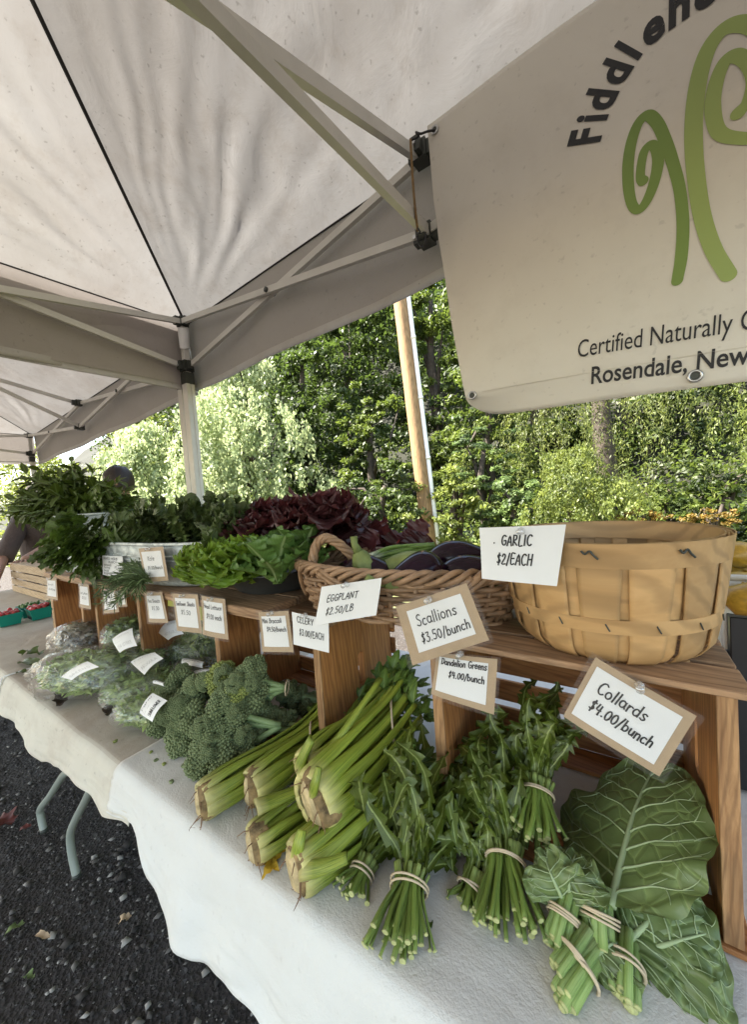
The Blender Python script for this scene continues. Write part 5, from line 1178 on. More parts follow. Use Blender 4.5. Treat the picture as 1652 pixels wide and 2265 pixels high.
broc = [((362, 1590, .036), (405, 1632, .034), (378, 1545, .075)), ((452, 1672, .032), (500, 1662, .036), (470, 1625, .070)), ((425, 1585, .078), (432, 1530, .112), (400, 1515, .095)),
        ((528, 1590, .085), (490, 1560, .118), (545, 1640, .040)), ((555, 1490, .165), (530, 1525, .140), (490, 1500, .150), (575, 1540, .110)), ((600, 1590, .055), (628, 1605, .035), (580, 1610, .05)), ((655, 1545, .05), (680, 1560, .03), (640, 1530, .07))]
bl = ['broccoli bunch at the front left corner of the heap', 'broccoli bunch resting on the cloth beside the leftmost celery', 'broccoli bunch in the middle of the heap, next to the bags', 'broccoli bunch on the right flank of the heap', 'broccoli bunch topmost on the heap, partly yellowish, against the crate', 'small broccoli bunch behind the leftmost celery', 'small broccoli bunch tucked inside the middle crate']
for k, grp in enumerate(broc):
    P = [PZ(*g) for g in grp]; c = sum(P)/len(P); t = thing('broccoli_bunch', bl[k], 'broccoli', c-A(0, 0, .02), 'mini broccoli bunches heaped by the crate')
    tgt = c+A(.09, .05, -.01); tgt[2] = max(tgt[2], TG+.02)
    for j, p in enumerate(P):
        sz = (0.044 if k < 5 else 0.032)*U(.88, 1.1); d = nz(p-tgt+A(0, 0, .03))
        R = Vector([float(x) for x in d]).to_track_quat('Z', 'Y').to_matrix() @ rotm((0, 0, 1), U(0, 6))
        place('head', BM[2] if (k == 4 and j in (1, 2)) else BM[(k+j) % 2], t, p, R, (sz, sz, sz*.9))
        for q in range(2):       # side shoots
            o = nz(A(U(-1, 1), U(-1, 1), U(-.3, .8))); place('head', BM[(k+j+q) % 2], t, p+o*sz*0.85, R @ rotm((1, 0, 0), U(-1, 1)), sz*U(.45, .62))
        mb = MB(); mb.tube(cat_mull([p-d*sz*.5, p*.5+tgt*.5+A(0, 0, -.005), tgt], 4), [0.008]*3+[0.007]*6, 8); mb.build('stem', M['brocstem'], t, True)
        for q in range(2):
            o = nz(A(U(-1, .3), U(-1, 0), U(-.2, 1))); mb = MB(); s0 = p-d*sz*.6; leaf_grid(mb, [s0, s0+o*.03, s0+o*.055+A(0, 0, -.006)], ovate(.014), A(U(-.5, .5), -.6, .8), 10, 2, ruf=.003, ph=j); mb.build('leaf', M['brocleaf'], t, True)
    if k in (5, 6, 4): band(t, tgt, tgt-c, .017, 1, r=.0016)

# ---------------- bags of greens
def bag(label, c, dims, yaw, mat, lab=None, words=('',), tilt=0.0, tail=0):
    c = np.asarray(c, float); a, b, h = dims; t = thing('bag_of_greens', label, 'bag', c-A(0, 0, h), 'plastic bags of salad greens')
    R = np.array(rotm((0, 0, 1), yaw) @ rotm((0, 1, 0), tilt))
    def S(u_, v_, k=1.0, nzf=1.0):
        x = math.cos(v_)*math.cos(u_); y = math.cos(v_)*math.sin(u_); z = math.sin(v_)
        f = lambda q, e: math.copysign(abs(q)**e, q)
        p = A(f(x, .75)*a, f(y, .8)*b, f(z, .85)*h)
        w_ = 1+nzf*(.09*fbm(p*14+c*3, 1.0)+0.05*fbm(p*45+c, 1.0)); q = R @ (p*w_*k)+c; q[2] = max(q[2], TG+0.001); return q
    N = 2200; g = rng.normal(0, 1, (N, 3)); g /= np.linalg.norm(g, axis=1, keepdims=True); rad = rng.uniform(0.25, 1, (N, 1))**0.35
    P = (g*rad*np.array([a, b, h])*0.84) @ R.T + c; P[:, 2] = np.maximum(P[:, 2], TG+0.003)
    d = rng.normal(0, 1, (N, 3)) @ np.diag([1.4, .6, .3]); d = d @ R.T
    stuff(foliage('leafy_filling', P, g @ R.T+rng.normal(0, .45, (N, 3)), d, 0.038, mat, t, rng.uniform(0, 1, N), .34))
    mb = MB(); mb.grid([[S(2*PI*j/70, -PI/2+PI*i/44) for j in range(71)] for i in range(45)]); mb.build('plastic_wrap', M['bag'], t, True)
    if tail:
        mb = MB(); e = R @ A(a*tail, 0, 0)+c; o = R @ A(tail, 0, 0.25); s = R @ A(0, 1, 0)
        mb.grid([[e-nz(o)*.02+nz(o)*q*.075+s*b*(.35+.5*q)*w_*1.0+A(0, 0, max(TG+.003-e[2], .012*math.sin(w_*9+q*4)+.01*q)) for w_ in np.linspace(-1, 1, 19)] for q in np.linspace(0, 1, 7)]); mb.build('bag_end', M['bag'], t, True)
    if lab:
        n = nz(A(-.25, -.65, .72)); zc = c+n*max(h, b*.8)*0.90
        q = [PN(u_, v_, zc+n*.010, n) for u_, v_ in lab]; W_ = np.linalg.norm(q[1]-q[0]); H_ = np.linalg.norm(q[3]-q[0])
        def F(s, v, off=0.0): return q[0]*(1-s)*(1-v)+q[1]*s*(1-v)+q[2]*s*v+q[3]*(1-s)*v+n*(off-0.010*((s-.5)**2+(v-.5)**2)*2)
        mb = MB(); sheet(mb, F, 0, 1, 0, 1); lb = mb.build('label', M['paper'], t, True)
        mt = MB(); nl = len(words)
        for i, wd in enumerate(words):
            if wd: ribbons(mt, text_strokes(wd, .12*W_, .88*W_, H_*(0.30+0.55*i/max(1, nl-1)), H_*0.14, jit=.02), 0.0011, lambda X, Y: F(X/W_, Y/H_, .0008))
        for y0 in (.40, .52): ribbons(mt, [[(W_*.08, H_*y0), (W_*(.92 if y0 < .5 else .5), H_*y0)]], .0008, lambda X, Y: F(X/W_, Y/H_, .0008))
        stuff(mt.build('printing', M['black'], lb))
    return t
BG = [('round bag of purple and green lettuce, farthest left of the pile', (185, 1425, .05), (.115, .10, .072), .2, 'bagred', None, (), 0, 0),
 ('bag of leaf lettuce standing with its label towards the stall front', (285, 1415, .062), (.12, .09, .080), -.5, 'bagleaf', [(242, 1410), (287, 1385), (296, 1424), (258, 1440)], ('Farm', 'LEAF LETTUCE'), 0, -1),
 ('bag of greens under the pea shoots sign, with a slanted label', (370, 1425, .06), (.11, .09, .076), .3, 'bagleaf', [(330, 1384), (382, 1368), (400, 1398), (366, 1412)], ('Farm', 'ARUGULA'), 0, 0),
 ('arugula bag in the middle of the pile with a diamond shaped label', (312, 1468, .055), (.12, .08, .060), .1, 'bagleaf', [(282, 1460), (335, 1438), (354, 1452), (312, 1488)], ('Farm', 'ARUGULA'), 0, 0),
 ('large pillow shaped bag of greens nearest the cloth edge at the left', (196, 1502, .05), (.165, .095, .072), .55, 'bagleaf', [(126, 1494), (185, 1458), (210, 1470), (150, 1500)], ('BABY', 'GREENS'), 0, 1),
 ('bag of greens against the middle crate with a small flat label', (430, 1448, .05), (.12, .08, .062), .2, 'bagleaf', [(400, 1452), (446, 1460), (442, 1474), (396, 1466)], ('SPINACH', ''), 0, 0),
 ('small bag with a wrapped label lying just behind the broccoli', (432, 1492, .045), (.09, .07, .042), .2, 'bagred', [(412, 1484), (462, 1474), (486, 1486), (416, 1506)], ('SPINACH', ''), 0, 0),
 ('flat glossy bag in the centre of the pile', (358, 1510, .042), (.105, .08, .038), .1, 'bagleaf', [(336, 1500), (358, 1506), (356, 1514), (332, 1508)], ('', ''), 0, 0),
 ('narrow bag of greens left of the front labelled bag', (298, 1528, .038), (.085, .07, .040), .9, 'bagleaf', None, (), 0, 0),
 ('front bag of salad mix with a big white label, touching the broccoli', (335, 1572, .036), (.095, .065, .038), .5, 'bagleaf', [(300, 1572), (330, 1528), (362, 1545), (328, 1592)], ('Farm', 'SUNFLOWER'), 0, 0),
 ('bag of greens half hidden at the back of the pile beside the crate', (455, 1418, .06), (.11, .07, .055), .1, 'bagleaf', None, (), 0, 0)]
for lb, c, dm, yw, mt_, lab, wds, tl_, tail in BG:
    p = PZ(*c); p[2] = max(p[2], TG+dm[2]*.95); bag(lb, p, dm, yw, M[mt_], lab, wds, tl_, tail)
# clear boxes of shoots with yellow labels between the crates
for k, (u, v, lb) in enumerate(((376, 1330, 'clear plastic box of shoots with a yellow label behind the pea shoots sign'), (440, 1345, 'clear plastic box of shoots with a yellow label beside the head lettuce sign'))):
    p = PY(u, v, 0.13); t = thing('clear_box', lb, 'box', A(p[0], p[1], TG), 'clear boxes of shoots')
    p[2] = T+.215-.02*k
    board('lid', t, p+A(0, 0, .02), (.17, .13, .006), 'x', 'bag', bev=.001)
    mb = MB(); mb.lathe([(.07, -.20), (.082, -.19), (.09, .015)], p, 4*6, 1, .8); mb.build('tray', M['bag'], t, True)
    N = 900; g = rng.uniform(-1, 1, (N, 3))*np.array([.06, .045, .09])+p-A(0, 0, .09); stuff(foliage('shoots', g, rng.normal(0, 1, (N, 3)), rng.normal(0, 1, (N, 3)), .03, M['bagleaf'], t, rng.uniform(0, 1, N), .3))
    q = [PY(a, b, .045) for a, b in ([(371, 1320), (387, 1321), (387, 1342), (371, 1340)] if k == 0 else [(436, 1331), (447, 1331), (449, 1372), (438, 1370)])]
    mb = MB(); mb.add(q, [(0, 1, 2, 3)]); mb.build('label', M['yellowlabel'], t)

# ---------------- galvanised tub, bucket, pail, pan
def vessel(name, label, c, prof, m, sx=1, sy=1, beads=(), handle=None, flute=0, cat='tub'):
    t = thing(name, label, cat, c); mb = MB(); n = 96; P = []
    for i, (r, z) in enumerate(prof):
        row = []
        for k in range(n):
            a = 2*PI*k/n; f = 1+(0.006*math.sin(k*2*PI/n*flute)*(1 if flute and 0.1 < i/len(prof) < .55 else 0))
            e = 0.62 if sx/sy > 2 else 1.0
            cx_, sy_ = math.cos(a), math.sin(a)
            x = math.copysign(abs(cx_)**e, cx_); row.append((c[0]+r*sx*f*x, c[1]+r*sy*f*sy_, c[2]+z))
        P.append(row)
    mb.grid(P, closeu=True); o = mb.build('body', M[m], t, True)
    for z, r, th in beads:
        mb = MB(); pts = []
        for k in range(97):
            a = 2*PI*k/96; e = 0.62 if sx/sy > 2 else 1.0; x = math.copysign(abs(math.cos(a))**e, math.cos(a)); pts.append(A(c[0]+r*sx*x, c[1]+r*sy*math.sin(a), c[2]+z))
        mb.tube(pts, th, 8, cap=False); mb.build('rim' if z == beads[0][0] else 'bead', M[m], t, True)
    return t
zr = PY(330, 1205, 0.01)[2]-T; hT = zr-ZS
tub = vessel('galvanised_tub', 'long oval galvanised tub full of kale and mixed herbs on the plank', A(-1.525, .135, T+ZS), [(0, .003), (.80, .003), (.86, .012), (.90, hT*.3), (.935, hT*.55), (.965, hT*.8), (.99, hT), (.97, hT), (.94, hT*.75), (.88, .02), (0, .02)], 'galv', .485, .128, [(hT, .992, .0055), (hT*.62, .955, .004), (hT*.72, .965, .004)], flute=90)
mb = MB(); p = PY(203, 1228, .10); mb.tube(cat_mull([PY(201, 1218, .10), PY(196, 1228, .09), PY(198, 1248, .09), PY(206, 1256, .10)], 5), .006, 8); mb.build('handle', M['bracket'], tub, True)
bc = PZ(176, 1262, ZS); vessel('bucket', 'small galvanised bucket of parsley left of the long tub', A(bc[0], bc[1]+.03, T+ZS), [(0, .002), (.074, .002), (.077, .01), (.098, .145), (.094, .145), (.072, .012), (0, .012)], 'galv', 1, 1, [(.145, .098, .004), (.02, .079, .003)], cat='bucket')
pc = PZ(118, 1250, ZS); pc[1] = .21; pailc = A(-2.20, .16, T+ZS)
vessel('bucket', 'taller galvanised pail holding the big basil bush at the far end', pailc, [(0, .002), (.10, .002), (.105, .01), (.135, .25), (.131, .25), (.10, .012), (0, .012)], 'galv', 1, 1, [(.25, .135, .005)], cat='bucket')
pn = PZ(583, 1327, ZS); pn = A(pn[0]-.085, pn[1]+.125, T+ZS)
PANR = .150
vessel('pan', 'dark round metal pan of lettuce on the plank', pn, [(0, .002), (.105, .002), (.112, .006), (PANR-.004, .056), (PANR, .058), (PANR-.004, .06), (.108, .012), (0, .010)], 'darkpan', 1, 1, [(.058, PANR, .003)], cat='pan')

# ---------------- lettuces
def ruffled(mb, base, d, nrm, L, W, ruf, freq, curl, nt=90, nx=6, lobed=0.0):
    d = nz(d); n = nz(nrm); pts = [base, base+d*L*.35+n*L*.06, base+d*L*.7+n*L*.02*(1-curl), base+d*L*(1-.12*curl)-n*L*.28*curl]
    leaf_grid(mb, pts, lambda t, s: W*(0.14+1.0*math.sin(PI*min(1, .04+t*.60))**.9)*(1-max(0, t)**9*.8)*(1+lobed*math.sin(t*freq*1.3+s*2)), n, nt=nt, nx=nx, cup=.45, ruf=ruf, freq=freq, ph=U(0, 6))
def head_of(label, name, c, R, H, n, mat, ruf, freq, W=.06, curl=.5, cat='lettuce', group=None, up0=.2, lobed=.05, nt=110, axis=(0, 0, 1)):
    t = thing(name, label, cat, c, group); ax = nz(axis); s = nz(np.cross(ax, A(.3, 1, .1))); u = np.cross(s, ax)
    for k in range(n):
        ring = (k+.5)/n; a = k*2.39996+U(-.2, .2); el = up0+(1.35-up0)*(1-ring)**.9
        o = s*math.cos(a)+u*math.sin(a); d = o*math.cos(el)+ax*math.sin(el); L = (R*math.cos(el)**1+H*math.sin(el))*U(.85, 1.08)
        nn = nz(ax*math.cos(el)-o*math.sin(el)); mb = MB(); ruffled(mb, c+o*.008, d, nn, L, W*U(.8, 1.15), ruf, freq*U(.8, 1.2), curl*U(.5, 1.3), nt=nt, lobed=lobed)
        mb.build('leaf', M[mat], t, True)
    return t
gl = pn+A(-.03, -.06, .055)
head_of('frilly bright green lettuce spilling over the left rim of the dark pan', 'lettuce', PZ(520, 1266, ZS+.07), .078, .078, 60, 'greenlet', .0050, 52, W=.040, curl=.8, group='lettuce heads by the dark pan', up0=-.35, nt=110)
head_of('second frilly green lettuce pressed against the tub', 'lettuce', PZ(462, 1266, ZS+.06), .068, .068, 44, 'greenlet', .0048, 48, W=.036, curl=.8, group='lettuce heads by the dark pan', up0=-.45, nt=110)
for k, (u, v, z, R_) in enumerate(((640, 1195, .17, .115), (572, 1228, .13, .085), (715, 1185, .20, .10))):
    head_of(['big dark red lettuce topmost behind the dark pan', 'red leaf lettuce between the green lettuce and the romaine', 'dark red lettuce leaning towards the basket handle'][k], 'lettuce', PY(u, v, .16+.05*(k != 1)), R_, .105, 44, 'redlet', .0062, 42, W=.052, curl=.75, group='lettuce heads by the dark pan', up0=-.2)
head_of('green romaine leaves standing at the right side of the pan', 'lettuce', PZ(615, 1290, ZS+.05), .070, .11, 16, 'romaine', .005, 22, W=.030, curl=.25, group='lettuce heads by the dark pan', up0=.5, lobed=.04)
head_of('romaine head behind the basket handle', 'lettuce', PY(668, 1262, .12), .075, .11, 18, 'romaine', .005, 22, W=.032, curl=.3, group='lettuce heads by the dark pan', up0=.35, lobed=.04)
# red chard behind the basket
for k, (u, v, y) in enumerate(((800, 1215, .30), (860, 1200, .34))):
    p = PY(u, v, y); t = thing('chard_bunch', ['dark red chard leaves with pink stems behind the wicker basket', 'second red chard bunch nearer the utility pole'][k], 'chard', p-A(0, 0, .12), 'red chard bunches')
    for j in range(11):
        d = nz(A(U(-.9, .9), U(-.6, .2), U(.25, 1.2))); b0 = p+A(U(-.03, .03), 0, -.12); e = b0+d*U(.12, .2)
        mb = MB(); mb.tube([b0, (b0+e)/2+A(0, -.01, 0), e], [.0035, .003, .0015], 6); mb.build('stem', M['cherry'], t, True)
        mb = MB(); ruffled(mb, b0*.55+e*.45, d, nz(A(U(-.3, .3), -1, .4)), U(.11, .15), .035, .007, 26, .4); mb.build('leaf', M['redlet'], t, True)

# ---------------- kale and herbs in the tub
kt = thing('kale_bunch', 'heap of dark curly kale filling the right half of the long tub', 'kale', A(-1.30, .135, T+ZS+.10))
for k in range(64):
    bx = U(-1.52, -1.02); b0 = A(bx, .135+U(-.06, .08), zr+T-.05); d = nz(A((bx+1.27)*1.6+U(-.5, .5), U(-.75, .5), U(.55, 1.5))); h = U(.14, .215)*(1-.35*abs((bx+1.27)/.3)**2*.8)
    mb = MB(); nn = nz(A(U(-.6, .2), -1, U(.1, .9))); pts = [b0, b0+d*h*.5, b0+d*h*.9+A(0, -.015, .0), b0+d*h*1.05+A(0, -.035, -.03)]
    leaf_grid(mb, pts, lambda t, s: .004+.034*math.sin(PI*min(1, .02+t*.78))**.7*(1+.07*math.sin(t*61+s*2))*(1-max(0,t)**8*.8), nn, nt=190, nx=6, cup=.3, ruf=.0062, freq=95, ph=U(0, 6)); mb.build('leaf', M['kale'], kt, True)
def leafset(name, mat, variants, builder):
    out = []
    for k in range(variants):
        mb = MB(); builder(mb, k); out.append(mb.mesh(name, M[mat], True))
    return out
def basis(d, n):
    d = nz(d); n = nz(np.asarray(n, float)-d*(np.asarray(n) @ d)); s = np.cross(n, d); return np.stack([s, d, n], 1)
BL = leafset('leaf', 'basil', 4, lambda mb, k: leaf_grid(mb, [A(0, 0, 0), A(0, .5, .10+.03*k), A(.02*k, 1, -.12-.06*k)], ovate(.27), A(0, 0, 1), 12, 3, cup=-.28, ruf=.035, freq=9, ph=k))
bt = thing('basil_bush', 'large bushy basil overflowing the pail at the far end of the shelf', 'basil', pailc+A(0, 0, .22))
bcn = PD(168, 1130, 1.78); extraP, extraN, extraD = [], [], []; cnt = 0
for k in range(150):
    g = nz(A(random.gauss(0, 1), random.gauss(-.25, 1), random.gauss(.25, .8))); rr = U(.55, 1.0)
    e = bcn+ (CR*g[0]*.37+nz(A(-CF[0], -CF[1], 0))*(-g[1])*.16+A(0, 0, 1)*g[2]*.24*(1 if g[2] > 0 else .75))*rr
    out = nz(e-bcn+A(0, 0, -.03)); s0 = e-out*.11; mb = MB(); mb.tube([s0, e], .0022, 5); mb.build('stem', M['brocstem'], bt)
    for j in range(7):
        q = j/6; p = s0*(1-q)+e*q; a = j*2.0+k; side = nz(np.cross(out, A(math.cos(a), math.sin(a), .3))); d = nz(side+out*(.3+q)+A(0, 0, -.5)); n = nz(A(U(-.4, .4), U(-.9, 0), 1)); sz = U(.055, .08)*(1 if j < 5 else .6)
        if cnt < 296 and (e-CAM) @ CF < bcn @ CF - CAM @ CF + .05: place('leaf', random.choice(BL), bt, p, Matrix(basis(d, n).tolist()), sz); cnt += 1
        else: extraP.append(p); extraN.append(n); extraD.append(d)
mb = MB(); N_ = len(extraP); lv = [(0, 0), (.5, .35), (1, 0), (.5, -.35)]
for p, n, d in zip(extraP, extraN, extraD):
    B = basis(d, n); sz = U(.05, .08); mb.add([p+B @ (A(0, 0, 0)*sz), p+B @ (A(.22, .3, .06)*sz), p+B @ (A(.2, .65, .04)*sz), p+B @ (A(0, 1, -.12)*sz), p+B @ (A(-.2, .65, .04)*sz), p+B @ (A(-.22, .3, .06)*sz), p+B @ (A(0, .5, -.03)*sz)], [(0, 1, 6), (1, 2, 6), (2, 3, 6), (3, 4, 6), (4, 5, 6), (5, 0, 6)], [(.5, 0), (.9, .3), (.9, .65), (.5, 1), (.1, .65), (.1, .3), (.5, .5)])
stuff(mb.build('inner_leaves', M['basil'], bt, True))
def parsley_leaf(mb, k):
    r_ = random.Random(k); mb.tube([A(0, 0, 0), A(0, .55, .03)], .012, 5)
    for a, l, y in ((0, .55, .5), (.8, .45, .42), (-.8, .45, .42), (1.2, .32, .25), (-1.2, .32, .25)):
        d = A(math.sin(a), math.cos(a), -.1)
        leaf_grid(mb, [A(0, y, .02), A(0, y, .04)+d*l*.5, A(0, y, 0)+d*l], lambda t, s: .20*l*2*(.15+math.sin(PI*min(1, t*.8+.12)))*(.6+.4*abs(((t*3.2+.2*s+k*.1) % 1)*2-1)), A(0, 0, 1), 14, 2, cup=.3, ruf=.02, freq=12, ph=k)
PL = leafset('leaf', 'parsley', 3, parsley_leaf)
pt2 = thing('parsley_bunch', 'dark flat parsley hanging over the small bucket', 'parsley', A(bc[0], bc[1]+.03, T+ZS+.14)); cc_ = PY(222, 1188, .04)
for k in range(150):
    g = nz(A(random.gauss(0, 1), random.gauss(0, 1), random.gauss(.1, .8))); rr = U(.5, 1)
    p = cc_+(CR*g[0]*.14+A(0, 0, 1)*(g[2]*.11-max(0, -g[0])*.05)-nz(A(CF[0], CF[1], 0))*abs(g[1])*.12)*rr; d = nz(p-cc_+A(0, -.03, -.04)); n = nz(A(U(-.5, .5), -.8, U(.2, 1)))
    place('leaf', random.choice(PL), pt2, p, Matrix(basis(d, n).tolist()), U(.06, .095))
for k in range(26):
    e = cc_+CR*U(-.12, .1)+A(0, 0, U(-.10, .02))-nz(A(CF[0], CF[1], 0))*.08; b0 = A(bc[0]+U(-.04, .04), bc[1]+.03, T+ZS+.12); mb = MB(); mb.tube([b0, (b0+e)/2+A(0, 0, .06), e], .0016, 5); mb.build('stem', M['brocstem'], pt2)
SG = leafset('leaf', 'sage', 2, lambda mb, k: leaf_grid(mb, [A(0, 0, 0), A(0, .5, .08), A(0, 1, -.04)], ovate(.15, .4, .8), A(0, 0, 1), 12, 2, cup=.3, ruf=.015, freq=10, ph=k))
sgt = thing('herb_bunch', 'pale sage and thyme sprigs in the left end of the long tub', 'herbs', A(-1.86, .1, zr+T-.04))
for k in range(70):
    x = U(-1.95, -1.55); b0 = A(x, U(.02, .18), zr+T-.02); d = nz(A(U(-.7, .7), U(-.8, .3), U(.4, 1.4))); place('leaf', random.choice(SG if U(0, 1) < .6 else PL), sgt, b0, Matrix(basis(d, A(U(-.5, .5), -1, .5)).tolist()), U(.05, .11))
RM = leafset('needle', 'rosemary', 1, lambda mb, k: leaf_grid(mb, [A(0, 0, 0), A(0, .5, .05), A(0, 1, 0)], lambda t, s: .07*math.sin(PI*min(1, t+.05))**.5, A(0, 0, 1), 4, 1, cup=-.3))
rmt = thing('rosemary_bunch', 'bunch of rosemary lying on the plank in front of the tub, tips hanging over', 'rosemary', PZ(320, 1290, ZS)); nn_ = 0
mbx = MB()
for k in range(17):
    b0 = PZ(335, 1283, ZS+.03)+A(U(-.02, .03), U(-.02, .03), U(-.01, .02)); tipp = [PZ(232, 1322, ZS-.02), PZ(262, 1333, ZS-.02), PZ(240, 1300, ZS+.02), PZ(262, 1268, ZS+.05), PZ(290, 1262, ZS+.05), PZ(285, 1330, ZS-.01)][k % 6]+A(U(-.03, .03), U(-.02, .02), U(-.02, .02))
    m_ = (b0+tipp)/2+A(0, 0, .025); cp = cat_mull([b0, m_, tipp], 9); mb = MB(); mb.tube(cp, .0018, 5); mb.build('stem', M['brocstem'], rmt)
    for j, p in enumerate(cp[2:]):
        ax = nz(cp[min(j+3, len(cp)-1)]-cp[j+1])
        for q in range(4):
            s = nz(np.cross(ax, A(U(-1, 1), U(-1, 1), U(-1, 1)))); d = nz(ax*1.1+s); 
            if nn_ < 280 and q < 2 : place('needle', RM[0], rmt, p, Matrix(basis(d, s+A(.01, .02, .5)).tolist()), U(.022, .036)); nn_ += 1
            else:
                B = basis(d, A(.1, -.6, .8)); sz = U(.022, .034); mbx.add([p+B @ (A(*v)*sz) for v in ((0, 0, 0), (.07, .5, .02), (0, 1, 0), (-.07, .5, .02))], [(0, 1, 2, 3)])
stuff(mbx.build('small_needles', M['rosemary'], rmt))

# ---------------- half bushel basket
bk = A(-.125, .128, T+.3125); HB = .165
bt_ = thing('bushel_basket', 'round pale half bushel basket of wooden splints on the nearest crate', 'basket', bk)
def bprof(q): return (.120+.026*q**0.8) if q > .12 else .120-.016*(1-q/.12)**2
def splint(a0, a1, dr, name, z0=0.0, z1=1.0, twist=0.0):
    mb = MB(); rows = []
    for i in range(15):
        q = z0+(z1-z0)*i/14; rr = bprof(q)+dr+.0016*math.sin(q*PI); wmul = .80+.20*q
        am = (a0+a1)/2+twist*(q-.5); ha = (a1-a0)/2*wmul/(1.0)*1.0
        rows.append([bk+A((rr-.0012*abs(j-4)/4*0)*math.cos(am+ha*(j-4)/4), (rr)*math.sin(am+ha*(j-4)/4), .004+q*HB) for j in range(9)])
    mb.grid(rows); o = mb.build(name, M['splint'], bt_, True); md = o.modifiers.new('thickness', 'SOLIDIFY'); md.thickness = .0018; md.offset = 0; return o
NS = 16
for k in range(NS):
    a = 2*PI*k/NS+U(-.03, .03); splint(a-.175, a+.175, .0018+.001*(k % 2), 'stave', twist=U(-.04, .04))
    splint(a+PI/NS-.09, a+PI/NS+.09, -.0022, 'inner_stave')
def hoop(z, h, dr, name, tilt=0.0, n=180, a0=0, a1=2*PI):
    mb = MB(); rows = []
    for i, (dz, o_) in enumerate(((-h/2, 0), (-h/2, .0018), (h/2, .0018), (h/2, 0))):
        rows.append([bk+A((bprof((z+dz)/HB)+dr+o_)*math.cos(a), (bprof((z+dz)/HB)+dr+o_)*math.sin(a), z+dz+tilt*math.sin(a+2)+.004) for a in np.linspace(a0, a1, n+1)])
    mb.grid(rows, flip=True); return mb.build(name, M['splint'], bt_)
hoop(HB-.014, .031, .0030, 'rim_band'); hoop(HB*.36, .019, .0038, 'hoop', .0015); hoop(HB-.014, .030, -.006, 'inner_rim_band')
mb = MB(); mb.lathe([(0, .006), (.112, .006), (.112, .002), (0, .002)], bk, 32); mb.build('bottom', M['splint'], bt_)
for k in range(NS):
    a = 2*PI*k/NS+.05; rr = bprof(.36)+.0065; c_ = bk+A(rr*math.cos(a), rr*math.sin(a), HB*.36+.004); s = A(-math.sin(a), math.cos(a), 0)
    mb = MB(); mb.tube([c_-s*.0022+A(0, 0, .0045), c_+s*.0022-A(0, 0, .0045)], .0009, 5); mb.build('staple', M['bracket'], bt_)
for a in (-2.25, -1.62, -.95):
    rr = bprof(.95)+.0068; c_ = bk+A(rr*math.cos(a), rr*math.sin(a), HB-.006); s = A(-math.sin(a), math.cos(a), 0)
    mb = MB(); mb.tube(cat_mull([c_-s*.010+A(0, 0, .003), c_-s*.006-A(0, 0, .001), c_-s*.001+A(0, 0, .003), c_+s*.003-A(0, 0, .002), c_+s*.008-A(0, 0, .007)], 4), .0013, 6); mb.build('wire', M['bracket'], bt_)
def bulb(mb, c, r):
    P = []
    for i in range(13):
        q = i/12; z = -1+2*q; rr = math.sqrt(max(0, 1-z*z))**.85*(1-.15*q) if q < .72 else (1-q)/.28*.55*.6+.10
        P.append([c+A((rr*(1+.07*math.cos(6*a)))*math.cos(a), (rr*(1+.07*math.cos(6*a)))*math.sin(a), (z if q < .72 else .44+(q-.72)*3.2)*.9)*r for a in np.linspace(0, 2*PI, 25)[:-1]])
    mb.grid(P, closeu=True)
M['garlic'] = simple('garlic_skin', (0.78, 0.74, 0.68), 0.6, 0.10, 20, .3, 60)
mb = MB(); bulb(mb, A(0, 0, 0), 1.0); GB = mb.mesh('garlic_bulb', M['garlic'], True)
k = 0
for i in range(0):                          # the heap lies too deep in the basket to be seen
    a = i*2.4; rr = .118*math.sqrt((i+.5)/30); p = bk+A(rr*math.cos(a), rr*math.sin(a), HB-.062+U(-.004, .006)); o = place('garlic_bulb', GB, None, p, rotm((1, 0, 0), U(-1.2, 1.2)) @ rotm((0, 0, 1), U(0, 6)), .023*U(.85, 1.1))
    tag(o, 'white garlic bulb among those filling the half bushel basket', 'garlic', 'garlic bulbs inside the bushel basket')

# ---------------- wicker basket with eggplants
wk = A(-.505, .135, T+ZS-.004); WA, WBb, WH = .262, .128, .095
wt = thing('wicker_basket', 'low oval willow basket with a twisted loop handle, filled with eggplants', 'basket', wk)
def wp(a, z, dr=0.0): 
    k = .86+.14*min(1, z/WH); return wk+A((WA*k+dr)*math.cos(a), (WBb*k+dr)*math.sin(a), z)
nst = 30
for j in range(9):
    mb = MB(); z = .006+j*.0098; pts = [wp(a, z+.0015*math.sin(a*3+j), .0055*math.sin(nst/2*a+PI*j)) for a in np.linspace(0, 2*PI, 181)]; mb.tube(pts, .0050, 7, cap=False); mb.build('weaver', M['wicker'], wt, True)
for j in range(nst):
    a = 2*PI*(j+.5)/nst; mb = MB(); mb.tube([wp(a, 0), wp(a, WH*.5), wp(a, WH)], .0045, 7); mb.build('stake', M['wicker'], wt, True)
for j in range(4):
    mb = MB(); pts = [wp(a, WH+.002+.010*math.sin(a*13+j*PI/2), .011*math.cos(a*13+j*PI/2)) for a in np.linspace(0, 2*PI, 260)]; mb.tube(pts, .0055, 7, cap=False); mb.build('rim_braid', M['wicker'], wt, True)
